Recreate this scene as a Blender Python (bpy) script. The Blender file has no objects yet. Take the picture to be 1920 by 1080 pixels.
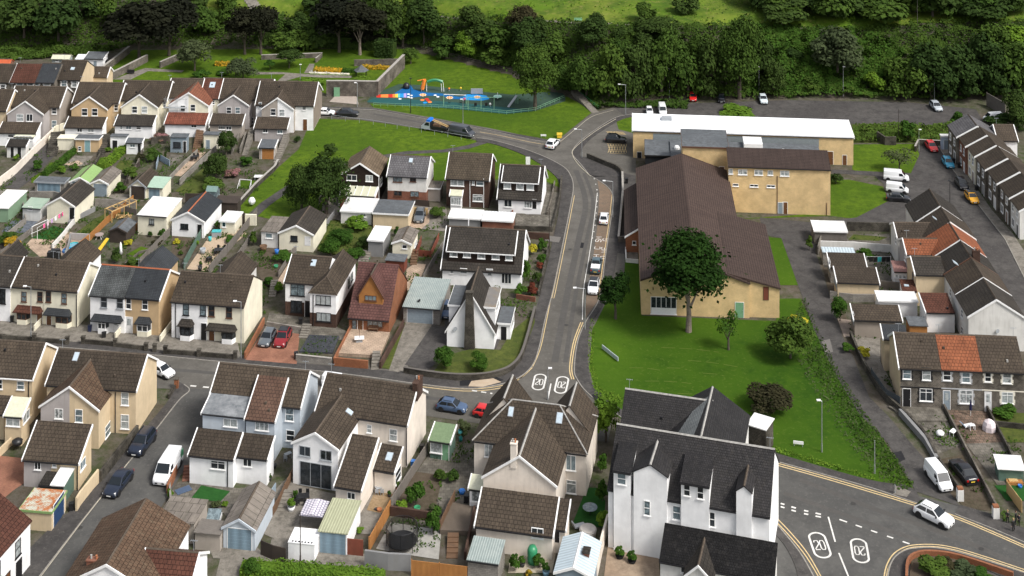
import bpy,math,random
from mathutils import Vector,Matrix,noise
from mathutils.geometry import tessellate_polygon
random.seed(7)
F,HC,YH=2700.0,117.6,-755.0
SC=bpy.context.scene
COL=SC.collection
REG={'full':(0,0,1),'e4':(1640,180,6.75),'e5':(280,240,5.047),'e6':(0,230,9.56),'e7':(1780,880,9.0),'t1':(0,0,3),'t2':(640,0,3),'t3':(1280,0,3)}
for _r,_y in zip('abcd',(60,330,560,810)):
 for _c in range(4):
  REG['%s%d'%(_r,_c+1)]=(480*_c,_y,4)
CUR=REG['full']
def R(k):
 global CUR
 CUR=REG[k]
def PX(p):return(CUR[0]+p[0]/CUR[2],CUR[1]+p[1]/CUR[2])
def ppm(Y):return F/Y
def lerp(a,b,t):return a+(b-a)*t
def pw(x,pts):
 if x<=pts[0][0]:return pts[0][1]
 for(a,b),(c,d)in zip(pts,pts[1:]):
  if x<=c:return lerp(b,d,(x-a)/(c-a))
 return pts[-1][1]
FOOT=[(0,96),(250,92),(760,90),(800,100),(960,140),(1060,178),(1120,196),(1290,188),(1900,180)]
BH=[(0,8),(700,8),(1000,11),(1400,12.5),(1920,12)]
def tz(x,y):
 px=960+F*x/y
 yf=F*HC/(pw(px,FOOT)-YH)
 d=y-yf
 if d<=0:return 0.0
 e_=min(1,d/4)
 hb=pw(px,BH);lb=hb*1.75
 t=min(1,d/lb)
 z=hb*(t*0.6+0.4*t*t*(3-2*t))
 z*=e_
 if d>lb:z+=(d-lb)*0.05
 if d>90:z+=(d-90)*0.25
 return z
def G(px,py,z=0.0):
 Y=F*(HC-z)/(py-YH)
 return Vector(((px-960)*Y/F,Y,z))
def GT(px,py):
 k=(px-960)/F
 q=G(px,py)
 if tz(q.x,q.y)==0:return q
 y=250.0;last=None
 while y<700:
  z=tz(k*y,y)
  if YH+F*(HC-z)/y<=py:return Vector((k*y,y,z))
  y+=0.5
 return q
def g(p,z=0.0):
 a=PX(p);return G(a[0],a[1],z)
MC={}
def nt(name):
 m=bpy.data.materials.new(name);m.use_nodes=True
 n=m.node_tree.nodes;l=m.node_tree.links
 return m,n,l,n['Principled BSDF']
def mixc(n,l,fac,c1,c2,mode='MIX'):
 x=n.new('ShaderNodeMix');x.data_type='RGBA';x.blend_type=mode
 for sock,val in((x.inputs[0],fac),(x.inputs[6],c1),(x.inputs[7],c2)):
  if hasattr(val,'is_linked'):l.new(val,sock)
  elif isinstance(val,(tuple,list)):sock.default_value=(*val[:3],1)
  else:sock.default_value=val
 return x.outputs[2]
def ramp(n,l,src,a,b,c1=(0,0,0),c2=(1,1,1)):
 r=n.new('ShaderNodeValToRGB');l.new(src,r.inputs[0])
 r.color_ramp.elements[0].position=a;r.color_ramp.elements[0].color=(*c1,1)
 r.color_ramp.elements[1].position=b;r.color_ramp.elements[1].color=(*c2,1)
 return r.outputs[0]
def coords(n,l,kind='Object',scale=(1,1,1)):
 t=n.new('ShaderNodeTexCoord');m=n.new('ShaderNodeMapping');m.inputs['Scale'].default_value=scale
 l.new(t.outputs[kind],m.inputs[0]);return m.outputs[0]
def geoco(n,l,scale=(1,1,1)):
 t=n.new('ShaderNodeNewGeometry');m=n.new('ShaderNodeMapping');m.inputs['Scale'].default_value=scale
 l.new(t.outputs['Position'],m.inputs[0]);return m.outputs[0]
def nz(n,l,co,s,det=4,rough=.6,out=0):
 t=n.new('ShaderNodeTexNoise');t.inputs['Scale'].default_value=s;t.inputs['Detail'].default_value=det
 t.inputs['Roughness'].default_value=rough;l.new(co,t.inputs['Vector']);return t.outputs[out]
def bump(n,l,b,h,st=.4,d=.05):
 x=n.new('ShaderNodeBump');x.inputs['Strength'].default_value=st;x.inputs['Distance'].default_value=d
 l.new(h,x.inputs['Height']);l.new(x.outputs[0],b.inputs['Normal'])
def lowspec(b,v=.12):b.inputs['Specular IOR Level'].default_value=v
def sc(c,k):return tuple(min(1,v*k)for v in c)
def M_plain(name,c,rough=.6,metal=0,var=.12,s=3.0):
 if name in MC:return MC[name]
 m,n,l,b=nt(name)
 co=geoco(n,l)
 f=ramp(n,l,nz(n,l,co,s),.3,.75)
 l.new(mixc(n,l,f,sc(c,1-var),sc(c,1+var)),b.inputs['Base Color'])
 b.inputs['Roughness'].default_value=rough;b.inputs['Metallic'].default_value=metal
 if rough>.7:lowspec(b)
 MC[name]=m;return m
def M_wall(name,c,stain=(.2,.18,.15),amt=.35,rough=.9,bs=12):
 if name in MC:return MC[name]
 m,n,l,b=nt(name)
 co=geoco(n,l)
 c1=mixc(n,l,ramp(n,l,nz(n,l,co,.5,5),.35,.7),sc(c,.88),sc(c,1.06))
 streak=nz(n,l,geoco(n,l,(2.2,2.2,.25)),1.4,4)
 mul=n.new('ShaderNodeMath');mul.operation='MULTIPLY';mul.inputs[1].default_value=amt
 l.new(ramp(n,l,streak,.5,.85),mul.inputs[0])
 l.new(mixc(n,l,mul.outputs[0],c1,stain),b.inputs['Base Color'])
 b.inputs['Roughness'].default_value=rough
 bump(n,l,b,nz(n,l,co,bs,3),.25,.02);lowspec(b)
 MC[name]=m;return m
def M_brick(name,c,c2,mortar,w=.225,h=.075,ms=.012,rough=.9,patch=.3,bs=.3):
 if name in MC:return MC[name]
 m,n,l,b=nt(name)
 t=n.new('ShaderNodeUVMap');t.uv_map='UVMap'
 br=n.new('ShaderNodeTexBrick');l.new(t.outputs[0],br.inputs['Vector'])
 br.inputs['Scale'].default_value=1;br.inputs['Brick Width'].default_value=w;br.inputs['Row Height'].default_value=h
 br.inputs['Mortar Size'].default_value=ms;br.inputs['Color1'].default_value=(*c,1);br.inputs['Color2'].default_value=(*c2,1)
 br.inputs['Mortar'].default_value=(*mortar,1);br.inputs['Mortar Smooth'].default_value=.2
 co=geoco(n,l)
 f=ramp(n,l,nz(n,l,co,.45,6,.65),.38,.72,(1-patch,)*3,(1+patch*.6,)*3)
 col=mixc(n,l,1.0,br.outputs[0],f,'MULTIPLY')
 l.new(col,b.inputs['Base Color']);b.inputs['Roughness'].default_value=rough
 inv=n.new('ShaderNodeMath');inv.operation='SUBTRACT';inv.inputs[0].default_value=1
 l.new(br.outputs['Fac'],inv.inputs[1]);bump(n,l,b,inv.outputs[0],bs,.03);lowspec(b)
 MC[name]=m;return m
def M_roof(name,c,w=.5,h=.5,moss=(.10,.088,.055),mossamt=.25,patch=.28,gloss=.75,jit=.10):
 if name in MC:return MC[name]
 m,n,l,b=nt(name)
 t=n.new('ShaderNodeUVMap');t.uv_map='UVMap'
 br=n.new('ShaderNodeTexBrick');l.new(t.outputs[0],br.inputs['Vector'])
 br.inputs['Scale'].default_value=1;br.inputs['Brick Width'].default_value=w;br.inputs['Row Height'].default_value=h
 br.inputs['Mortar Size'].default_value=.05;br.inputs['Mortar Smooth'].default_value=.8
 br.inputs['Color1'].default_value=(*sc(c,1-jit),1);br.inputs['Color2'].default_value=(*sc(c,1+jit),1)
 br.inputs['Mortar'].default_value=(*sc(c,.32),1)
 sep=n.new('ShaderNodeSeparateXYZ');l.new(t.outputs[0],sep.inputs[0])
 md=n.new('ShaderNodeMath');md.operation='PINGPONG';md.inputs[1].default_value=h*.5;l.new(sep.outputs[1],md.inputs[0])
 co=geoco(n,l)
 oi=n.new('ShaderNodeObjectInfo')
 f=ramp(n,l,nz(n,l,co,.35,6,.7),.33,.72,(1-patch,)*3,(1+patch*.7,)*3)
 col=mixc(n,l,1.0,br.outputs[0],f,'MULTIPLY')
 ms=ramp(n,l,nz(n,l,co,1.6,6,.7),.52,.8)
 mu=n.new('ShaderNodeMath');mu.operation='MULTIPLY';mu.inputs[1].default_value=mossamt;l.new(ms,mu.inputs[0])
 col=mixc(n,l,mu.outputs[0],col,moss)
 mp=n.new('ShaderNodeMapping');mp.inputs['Scale'].default_value=(1.3,.12,1);l.new(t.outputs[0],mp.inputs[0])
 col=mixc(n,l,1.0,col,ramp(n,l,nz(n,l,mp.outputs[0],1.5,5,.7),.35,.7,(.80,.79,.78),(1.16,1.15,1.13)),'MULTIPLY')
 rr=ramp(n,l,oi.outputs['Random'],0,1,(.82,.81,.80),(1.2,1.16,1.12))
 col=mixc(n,l,1.0,col,rr,'MULTIPLY')
 l.new(col,b.inputs['Base Color']);b.inputs['Roughness'].default_value=gloss
 inv=n.new('ShaderNodeMath');inv.operation='SUBTRACT';inv.inputs[0].default_value=1;l.new(br.outputs['Fac'],inv.inputs[1])
 bump(n,l,b,inv.outputs[0],.6,.05);lowspec(b,.18 if gloss>.7 else .3)
 MC[name]=m;return m
def M_corr(name,c,c2,pitch=.25,rough=.5,metal=0,patch=.5):
 if name in MC:return MC[name]
 m,n,l,b=nt(name)
 t=n.new('ShaderNodeUVMap');t.uv_map='UVMap'
 w=n.new('ShaderNodeTexWave');w.bands_direction='X';w.inputs['Scale'].default_value=.314/pitch*1.0
 l.new(t.outputs[0],w.inputs['Vector'])
 co=geoco(n,l)
 f=ramp(n,l,nz(n,l,co,.9,6,.7),.5-patch/2,.5+patch/2)
 col=mixc(n,l,f,c,c2)
 sh=ramp(n,l,w.outputs[0],0,1,(.8,.8,.8),(1.1,1.1,1.1))
 l.new(mixc(n,l,1.0,col,sh,'MULTIPLY'),b.inputs['Base Color'])
 b.inputs['Roughness'].default_value=rough;b.inputs['Metallic'].default_value=metal
 bump(n,l,b,w.outputs[0],.7,.04)
 MC[name]=m;return m
def M_ground(name,cols,s1=.12,s2=1.2,rough=.95,bs=4,bst=.4,t1=(.4,.6),t2=(.4,.65),d=.06):
 """three-colour mottled ground: cols = (a, b, c)"""
 if name in MC:return MC[name]
 m,n,l,b=nt(name)
 co=geoco(n,l)
 k=mixc(n,l,ramp(n,l,nz(n,l,co,s1,5,.65),*t1),cols[0],cols[1])
 k=mixc(n,l,ramp(n,l,nz(n,l,co,s2,6,.75),*t2),k,cols[2])
 if len(cols)>3:
  k=mixc(n,l,ramp(n,l,nz(n,l,co,s2*5,4,.8),.55,.75),k,cols[3])
 l.new(k,b.inputs['Base Color']);b.inputs['Roughness'].default_value=rough
 lowspec(b,.1)
 bump(n,l,b,nz(n,l,co,bs,6,.75),bst,d)
 MC[name]=m;return m
def M_leaf(name,c1,c2,c3=None,s=.55):
 if name in MC:return MC[name]
 m,n,l,b=nt(name)
 co=geoco(n,l)
 oi=n.new('ShaderNodeObjectInfo')
 k=mixc(n,l,ramp(n,l,nz(n,l,co,s,3,.6),.35,.68),c1,c2)
 k=mixc(n,l,ramp(n,l,nz(n,l,co,6,2,.8),.5,.75),k,c3 or sc(c2,1.5))
 rr=ramp(n,l,oi.outputs['Random'],0,1,(.75,.8,.8),(1.25,1.18,1.05))
 l.new(mixc(n,l,1.0,k,rr,'MULTIPLY'),b.inputs['Base Color'])
 b.inputs['Roughness'].default_value=.9;lowspec(b,.03)
 MC[name]=m;return m
def M_glass(name,c,rough=.12,var=.5):
 if name in MC:return MC[name]
 m,n,l,b=nt(name)
 oi=n.new('ShaderNodeObjectInfo')
 k=mixc(n,l,oi.outputs['Random'],sc(c,1-var),sc(c,1+var))
 k2=mixc(n,l,ramp(n,l,nz(n,l,geoco(n,l),2.2,2),.48,.56),k,sc(c,1.6))
 l.new(k2,b.inputs['Base Color']);b.inputs['Roughness'].default_value=rough
 MC[name]=m;return m
RB=M_roof('roof_brown_tile',(.060,.048,.037),mossamt=.22)
RD=M_roof('roof_dark_tile',(.040,.036,.032),mossamt=.2)
RS=M_roof('roof_slate',(.036,.042,.050),w=.3,h=.26,moss=(.1,.11,.1),mossamt=.25,gloss=.55)
RK=M_roof('roof_black_slate',(.020,.019,.0205),w=.3,h=.3,moss=(.10,.09,.07),mossamt=.18,gloss=.6,jit=.35)
RR=M_roof('roof_red_brown_tile',(.095,.040,.028),mossamt=.12)
RT=M_roof('roof_terracotta_tile',(.24,.085,.042),mossamt=.15)
RM=M_roof('roof_maroon_tile',(.10,.050,.046),h=.42,mossamt=.05)
RH=M_roof('roof_hall_sheet',(.058,.041,.036),w=2.4,h=.42,mossamt=.0,patch=.10,jit=.03)
RL=M_roof('roof_lichen_tile',(.095,.062,.042),mossamt=.5,moss=(.2,.17,.12))
RG=M_roof('roof_grey_tile',(.11,.11,.12),mossamt=.1)
RA=M_roof('roof_asbestos_grey',(.17,.155,.14),w=1.1,h=1.8,moss=(.08,.08,.05),mossamt=.5)
WHF=M_ground('roof_white_felt',((.70,.70,.69),(.56,.56,.54),(.76,.76,.75),(.45,.44,.41)),s2=.7,bst=.1)
WHM=M_corr('roof_white_metal',(.80,.81,.82),(.68,.7,.72),.6,.45,patch=.6)
GRF=M_ground('roof_grey_felt',((.10,.11,.12),(.13,.14,.15),(.08,.085,.09)),bst=.15)
GNC=M_corr('roof_green_corrugated',(.25,.36,.28),(.38,.46,.36),.2)
GNL=M_plain('roof_light_green_felt',(.22,.34,.13),.8)
GNS=M_plain('roof_sage_felt',(.15,.21,.12),.8)
OLC=M_corr('roof_olive_corrugated',(.42,.43,.28),(.33,.34,.22),.35)
RUC=M_corr('roof_rusty_corrugated',(.42,.14,.04),(.50,.49,.40),.2,patch=.12)
GYC=M_corr('roof_grey_corrugated',(.34,.38,.36),(.22,.27,.26),.3)
BLC=M_corr('roof_pale_blue_sheet',(.50,.58,.62),(.42,.5,.55),.5)
POL=M_plain('polycarbonate_sheet',(.55,.55,.42),.35)
W=M_wall('render_white',(.84,.84,.84),amt=.08)
WG=M_wall('render_off_white',(.66,.65,.62),amt=.3)
CR=M_wall('render_cream',(.74,.70,.56),amt=.2)
CP=M_wall('render_pink_cream',(.72,.65,.57),amt=.25)
YE=M_wall('render_buff',(.60,.48,.32),amt=.25)
TN=M_wall('render_tan',(.50,.36,.21),amt=.2)
PB=M_wall('pebbledash_grey',(.36,.32,.28),amt=.35,bs=30)
PL=M_wall('pebbledash_lilac',(.40,.37,.36),amt=.35,bs=30)
GB=M_wall('render_grey_blue',(.47,.52,.57),amt=.15)
GY=M_wall('render_grey',(.22,.22,.22),amt=.3)
BG=M_wall('render_slate_blue',(.22,.27,.31),amt=.3)
CB=M_brick('concrete_block',(.30,.28,.25),(.24,.22,.20),(.18,.17,.15),.44,.215,.02)
YB=M_brick('brick_yellow',(.70,.51,.26),(.63,.45,.22),(.56,.44,.27),patch=.2,ms=.01)
BR=M_brick('brick_red',(.26,.09,.05),(.19,.065,.04),(.20,.15,.12))
OB=M_brick('brick_orange',(.34,.125,.055),(.27,.09,.04),(.2,.13,.09),patch=.2)
DB=M_brick('brick_dark',(.10,.055,.04),(.07,.04,.03),(.08,.06,.05))
DK=M_brick('hung_tile_dark',(.038,.028,.022),(.028,.02,.016),(.015,.01,.01),.25,.2,.02)
ST=M_brick('stone_grey',(.17,.15,.125),(.11,.095,.08),(.22,.20,.17),.35,.18,.02,patch=.5,bs=.7)
SD=M_brick('stone_dark',(.10,.09,.075),(.055,.05,.042),(.12,.11,.09),.35,.2,.025,patch=.6,bs=.8)
SB=M_brick('stone_dark_cladding',(.05,.045,.04),(.03,.028,.025),(.02,.02,.02),.4,.2,.02,patch=.4,bs=.8)
GNW=M_wall('render_green_shed',(.2,.3,.2),amt=.3)
SHD=M_wall('sheet_white_panel',(.62,.62,.60),amt=.3)
TW=M_plain('trim_white',(.80,.80,.79),.5,var=.05)
TB=M_plain('trim_black',(.015,.015,.017),.4)
TG=M_plain('trim_grey',(.30,.32,.34),.5)
TBR=M_plain('trim_brown',(.10,.045,.025),.5)
TR=M_plain('ridge_red',(.30,.10,.05),.8)
RDG=M_plain('ridge_brown',(.085,.068,.053),.9,var=.3)
LEAD=M_plain('ridge_pale_mortar',(.32,.31,.29),.9,var=.3)
GLD=M_glass('glass_dark',(.022,.026,.03))
GLC=M_glass('glass_curtained',(.24,.26,.26),.2,.4)
GLB=M_glass('glass_blue',(.12,.155,.17),.12,.3)
DW=M_plain('door_white',(.72,.72,.72),.4)
DBK=M_plain('door_black',(.012,.012,.014),.35)
DBR=M_plain('door_brown',(.13,.055,.02),.5)
DGN=M_plain('door_green',(.16,.33,.19),.6)
DGY=M_plain('door_grey',(.22,.27,.31),.5)
DNB=M_plain('door_navy',(.02,.05,.12),.5)
DBL=M_corr('garage_door_blue_grey',(.19,.27,.33),(.17,.25,.31),1.2)
WD=M_corr('wood_brown',(.17,.09,.045),(.10,.06,.035),.15,.85)
WO=M_corr('wood_orange',(.42,.19,.05),(.32,.13,.035),.15,.8)
WN=M_corr('wood_new_pine',(.58,.40,.18),(.5,.33,.14),.2,.8)
WDK=M_corr('wood_dark',(.035,.025,.02),(.055,.04,.03),.15,.85)
WGY=M_corr('wood_weathered_grey',(.19,.17,.15),(.13,.115,.10),.15,.9)
WRD=M_corr('wood_red_stain',(.22,.055,.03),(.16,.045,.025),.15,.8)
WGN=M_corr('wood_green_paint',(.10,.17,.13),(.08,.14,.11),.15,.8)
MTL=M_plain('galvanised_metal',(.42,.44,.45),.4,.6)
PLW=M_plain('plastic_white',(.8,.8,.8),.4)
PLK=M_plain('plastic_black',(.015,.015,.016),.45)
PLG=M_plain('plastic_green',(.03,.22,.10),.4)
PLB=M_plain('plastic_blue',(.02,.14,.45),.4)
PLT=M_plain('plastic_teal',(.05,.38,.40),.4)
PLR=M_plain('plastic_red',(.55,.04,.03),.4)
PLY=M_plain('plastic_yellow',(.75,.50,.04),.4)
PLO=M_plain('plastic_orange',(.75,.22,.03),.4)
PLP=M_plain('cloth_pink',(.7,.12,.28),.8)
TYR=M_plain('tyre_rubber',(.015,.015,.015),.85)
TRC=M_plain('terracotta_pot',(.38,.15,.07),.8)
class MB:
 def __init__(s):s.v=[];s.f=[];s.m=[]
 def face(s,pts,mi=0):
  k=len(s.v);s.v+=[tuple(p)for p in pts];s.f.append(tuple(range(k,k+len(pts))));s.m.append(mi)
 def box(s,x0,x1,y0,y1,z0,z1,mi=0):
  k=len(s.v)
  s.v+=[(x0,y0,z0),(x1,y0,z0),(x1,y1,z0),(x0,y1,z0),(x0,y0,z1),(x1,y0,z1),(x1,y1,z1),(x0,y1,z1)]
  for q in((0,3,2,1),(4,5,6,7),(0,1,5,4),(1,2,6,5),(2,3,7,6),(3,0,4,7)):
   s.f.append(tuple(k+i for i in q));s.m.append(mi)
 def prism(s,prof,axis,a0,a1,mi=0):
  """prof: closed polygon of (t, z); extruded along axis 'x' or 'y' (t is the other one)."""
  area=sum(p[0]*q[1]-q[0]*p[1]for p,q in zip(prof,prof[1:]+prof[:1]))
  if(area>0)!=(axis=='x'):prof=prof[::-1]
  n=len(prof);k=len(s.v)
  for a in(a0,a1):
   for t,z in prof:s.v.append((a,t,z)if axis=='x' else(t,a,z))
  s.f.append(tuple(k+i for i in range(n))[::-1]);s.m.append(mi)
  s.f.append(tuple(k+n+i for i in range(n)));s.m.append(mi)
  for i in range(n):
   j=(i+1)%n
   s.f.append((k+i,k+j,k+n+j,k+n+i));s.m.append(mi)
 def tube(s,p0,p1,r0,r1=None,n=8,mi=0,caps=True):
  r1=r0 if r1 is None else r1
  p0=Vector(p0);p1=Vector(p1);d=(p1-p0).normalized()
  a=d.orthogonal().normalized();b=d.cross(a);k=len(s.v)
  for p,r in((p0,r0),(p1,r1)):
   for i in range(n):
    t=2*math.pi*i/n;s.v.append(tuple(p+a*math.cos(t)*r+b*math.sin(t)*r))
  for i in range(n):
   j=(i+1)%n;s.f.append((k+i,k+j,k+n+j,k+n+i));s.m.append(mi)
  if caps:
   s.f.append(tuple(k+i for i in range(n))[::-1]);s.m.append(mi)
   s.f.append(tuple(k+n+i for i in range(n)));s.m.append(mi)
 def lathe(s,prof,n=12,c=(0,0),mi=0):
  k=len(s.v)
  for r,z in prof:
   for i in range(n):
    t=2*math.pi*i/n;s.v.append((c[0]+r*math.cos(t),c[1]+r*math.sin(t),z))
  for q in range(len(prof)-1):
   for i in range(n):
    j=(i+1)%n;a=k+q*n
    s.f.append((a+i,a+j,a+n+j,a+n+i));s.m.append(mi)
  s.f.append(tuple(k+i for i in range(n))[::-1]);s.m.append(mi)
  a=k+(len(prof)-1)*n;s.f.append(tuple(a+i for i in range(n)));s.m.append(mi)
 def sheet(s,pts,z0,z1,mi=0):
  """polygon (x,y) raised from z0 to z1 (z0 None: a flat sheet)"""
  tri=tessellate_polygon([[Vector((p[0],p[1],0))for p in pts]])
  k=len(s.v);n=len(pts)
  s.v+=[(p[0],p[1],z1)for p in pts]
  for t in tri:
   a,b,c=(Vector(pts[i][:2])for i in t)
   if(b-a).cross(c-a)<0:t=t[::-1]
   s.f.append(tuple(k+i for i in t));s.m.append(mi)
  if z0 is not None:
   k2=len(s.v);s.v+=[(p[0],p[1],z0)for p in pts]
   ar=sum(p[0]*q[1]-q[0]*p[1]for p,q in zip(pts,pts[1:]+pts[:1]))
   for i in range(n):
    j=(i+1)%n
    q=(k2+i,k2+j,k+j,k+i)
    s.f.append(q if ar>0 else q[::-1]);s.m.append(mi)
 def mesh(s,name,mats,uv=True,smooth=False):
  me=bpy.data.meshes.new(name);me.from_pydata(s.v,[],s.f)
  if not isinstance(mats,(list,tuple)):mats=[mats]
  for m in mats:me.materials.append(m)
  if len(mats)>1:me.polygons.foreach_set('material_index',s.m)
  if uv:
   lay=me.uv_layers.new(name='UVMap');out=[]
   V=s.v
   for f in s.f:
    a,b,c=Vector(V[f[0]]),Vector(V[f[1]]),Vector(V[f[2]])
    nn=(b-a).cross(c-a)
    if nn.length<1e-9 and len(f)>3:nn=(c-a).cross(Vector(V[f[3]])-a)
    if nn.length<1e-9:nn=Vector((0,0,1))
    nn.normalize()
    if abs(nn.z)>.995:u=Vector((1,0,0));w=Vector((0,1,0))
    else:u=Vector((-nn.y,nn.x,0)).normalized();w=nn.cross(u)
    for i in f:
     p=Vector(V[i]);out+=(p.dot(u),p.dot(w))
   lay.data.foreach_set('uv',out)
  if smooth:me.polygons.foreach_set('use_smooth',[True]*len(me.polygons))
  me.update();return me
 def build(s,name,mats,parent=None,uv=True,smooth=False,**tags):
  return link(name,s.mesh(name,mats,uv,smooth),parent,**tags)
def link(name,me,parent=None,loc=None,rz=None,**tags):
 o=bpy.data.objects.new(name,me);COL.objects.link(o)
 if parent:o.parent=parent
 if loc is not None:o.location=loc
 if rz is not None:o.rotation_euler.z=rz
 for k,v in tags.items():
  if v:o[k]=v
 return o
def empty(name,label,category,loc=(0,0,0),rz=0,group=None):
 return link(name,None,None,loc,rz,label=label,category=category,group=group,kind='thing')
WINM={}
def window_mesh(w,h,style,fm):
 """frame with bars, facing -y, centre at origin"""
 w=round(w,1);h=round(h,1);key=(w,h,style,fm.name)
 if key in WINM:return WINM[key]
 b=MB();t=.075;y0,y1=-.06,.05
 b.box(-w/2,-w/2+t,y0,y1,-h/2,h/2);b.box(w/2-t,w/2,y0,y1,-h/2,h/2)
 b.box(-w/2+t,w/2-t,y0,y1,h/2-t,h/2);b.box(-w/2+t,w/2-t,y0,y1,-h/2,-h/2+t)
 iw,ih=w/2-t,h/2-t
 if style=='s':b.box(-iw,iw,y0,y1-.02,-.03,.05)
 if style=='l':b.box(-iw,iw,y0,y1-.02,h*.2,h*.2+.07)
 if style=='c':b.box(-.035,.035,y0,y1-.02,-ih,ih)
 if style=='k':
  b.box(-.035,.035,y0,y1-.02,-ih,ih);b.box(-iw,-.035,y0+.005,y1-.02,h*.18,h*.18+.06);b.box(.035,iw,y0+.005,y1-.02,h*.18,h*.18+.06)
 if style=='b':
  for q in(-w/6,w/6):b.box(q-.035,q+.035,y0,y1-.02,-ih,ih)
 if style in('b5',):
  for q in range(1,5):
   x=-iw+2*iw*q/5;b.box(x-.04,x+.04,y0,y1-.02,-ih,ih)
 fr=b.mesh('window',fm)
 b=MB();b.box(-iw,iw,-.02,.03,-ih,ih);pn=b.mesh('pane',GLD,uv=False)
 b=MB();b.box(-w/2-.08,w/2+.08,-.14,.02,-h/2-.11,-h/2-.003);sl=b.mesh('sill',fm)
 WINM[key]=(fr,pn,sl);return WINM[key]
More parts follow.
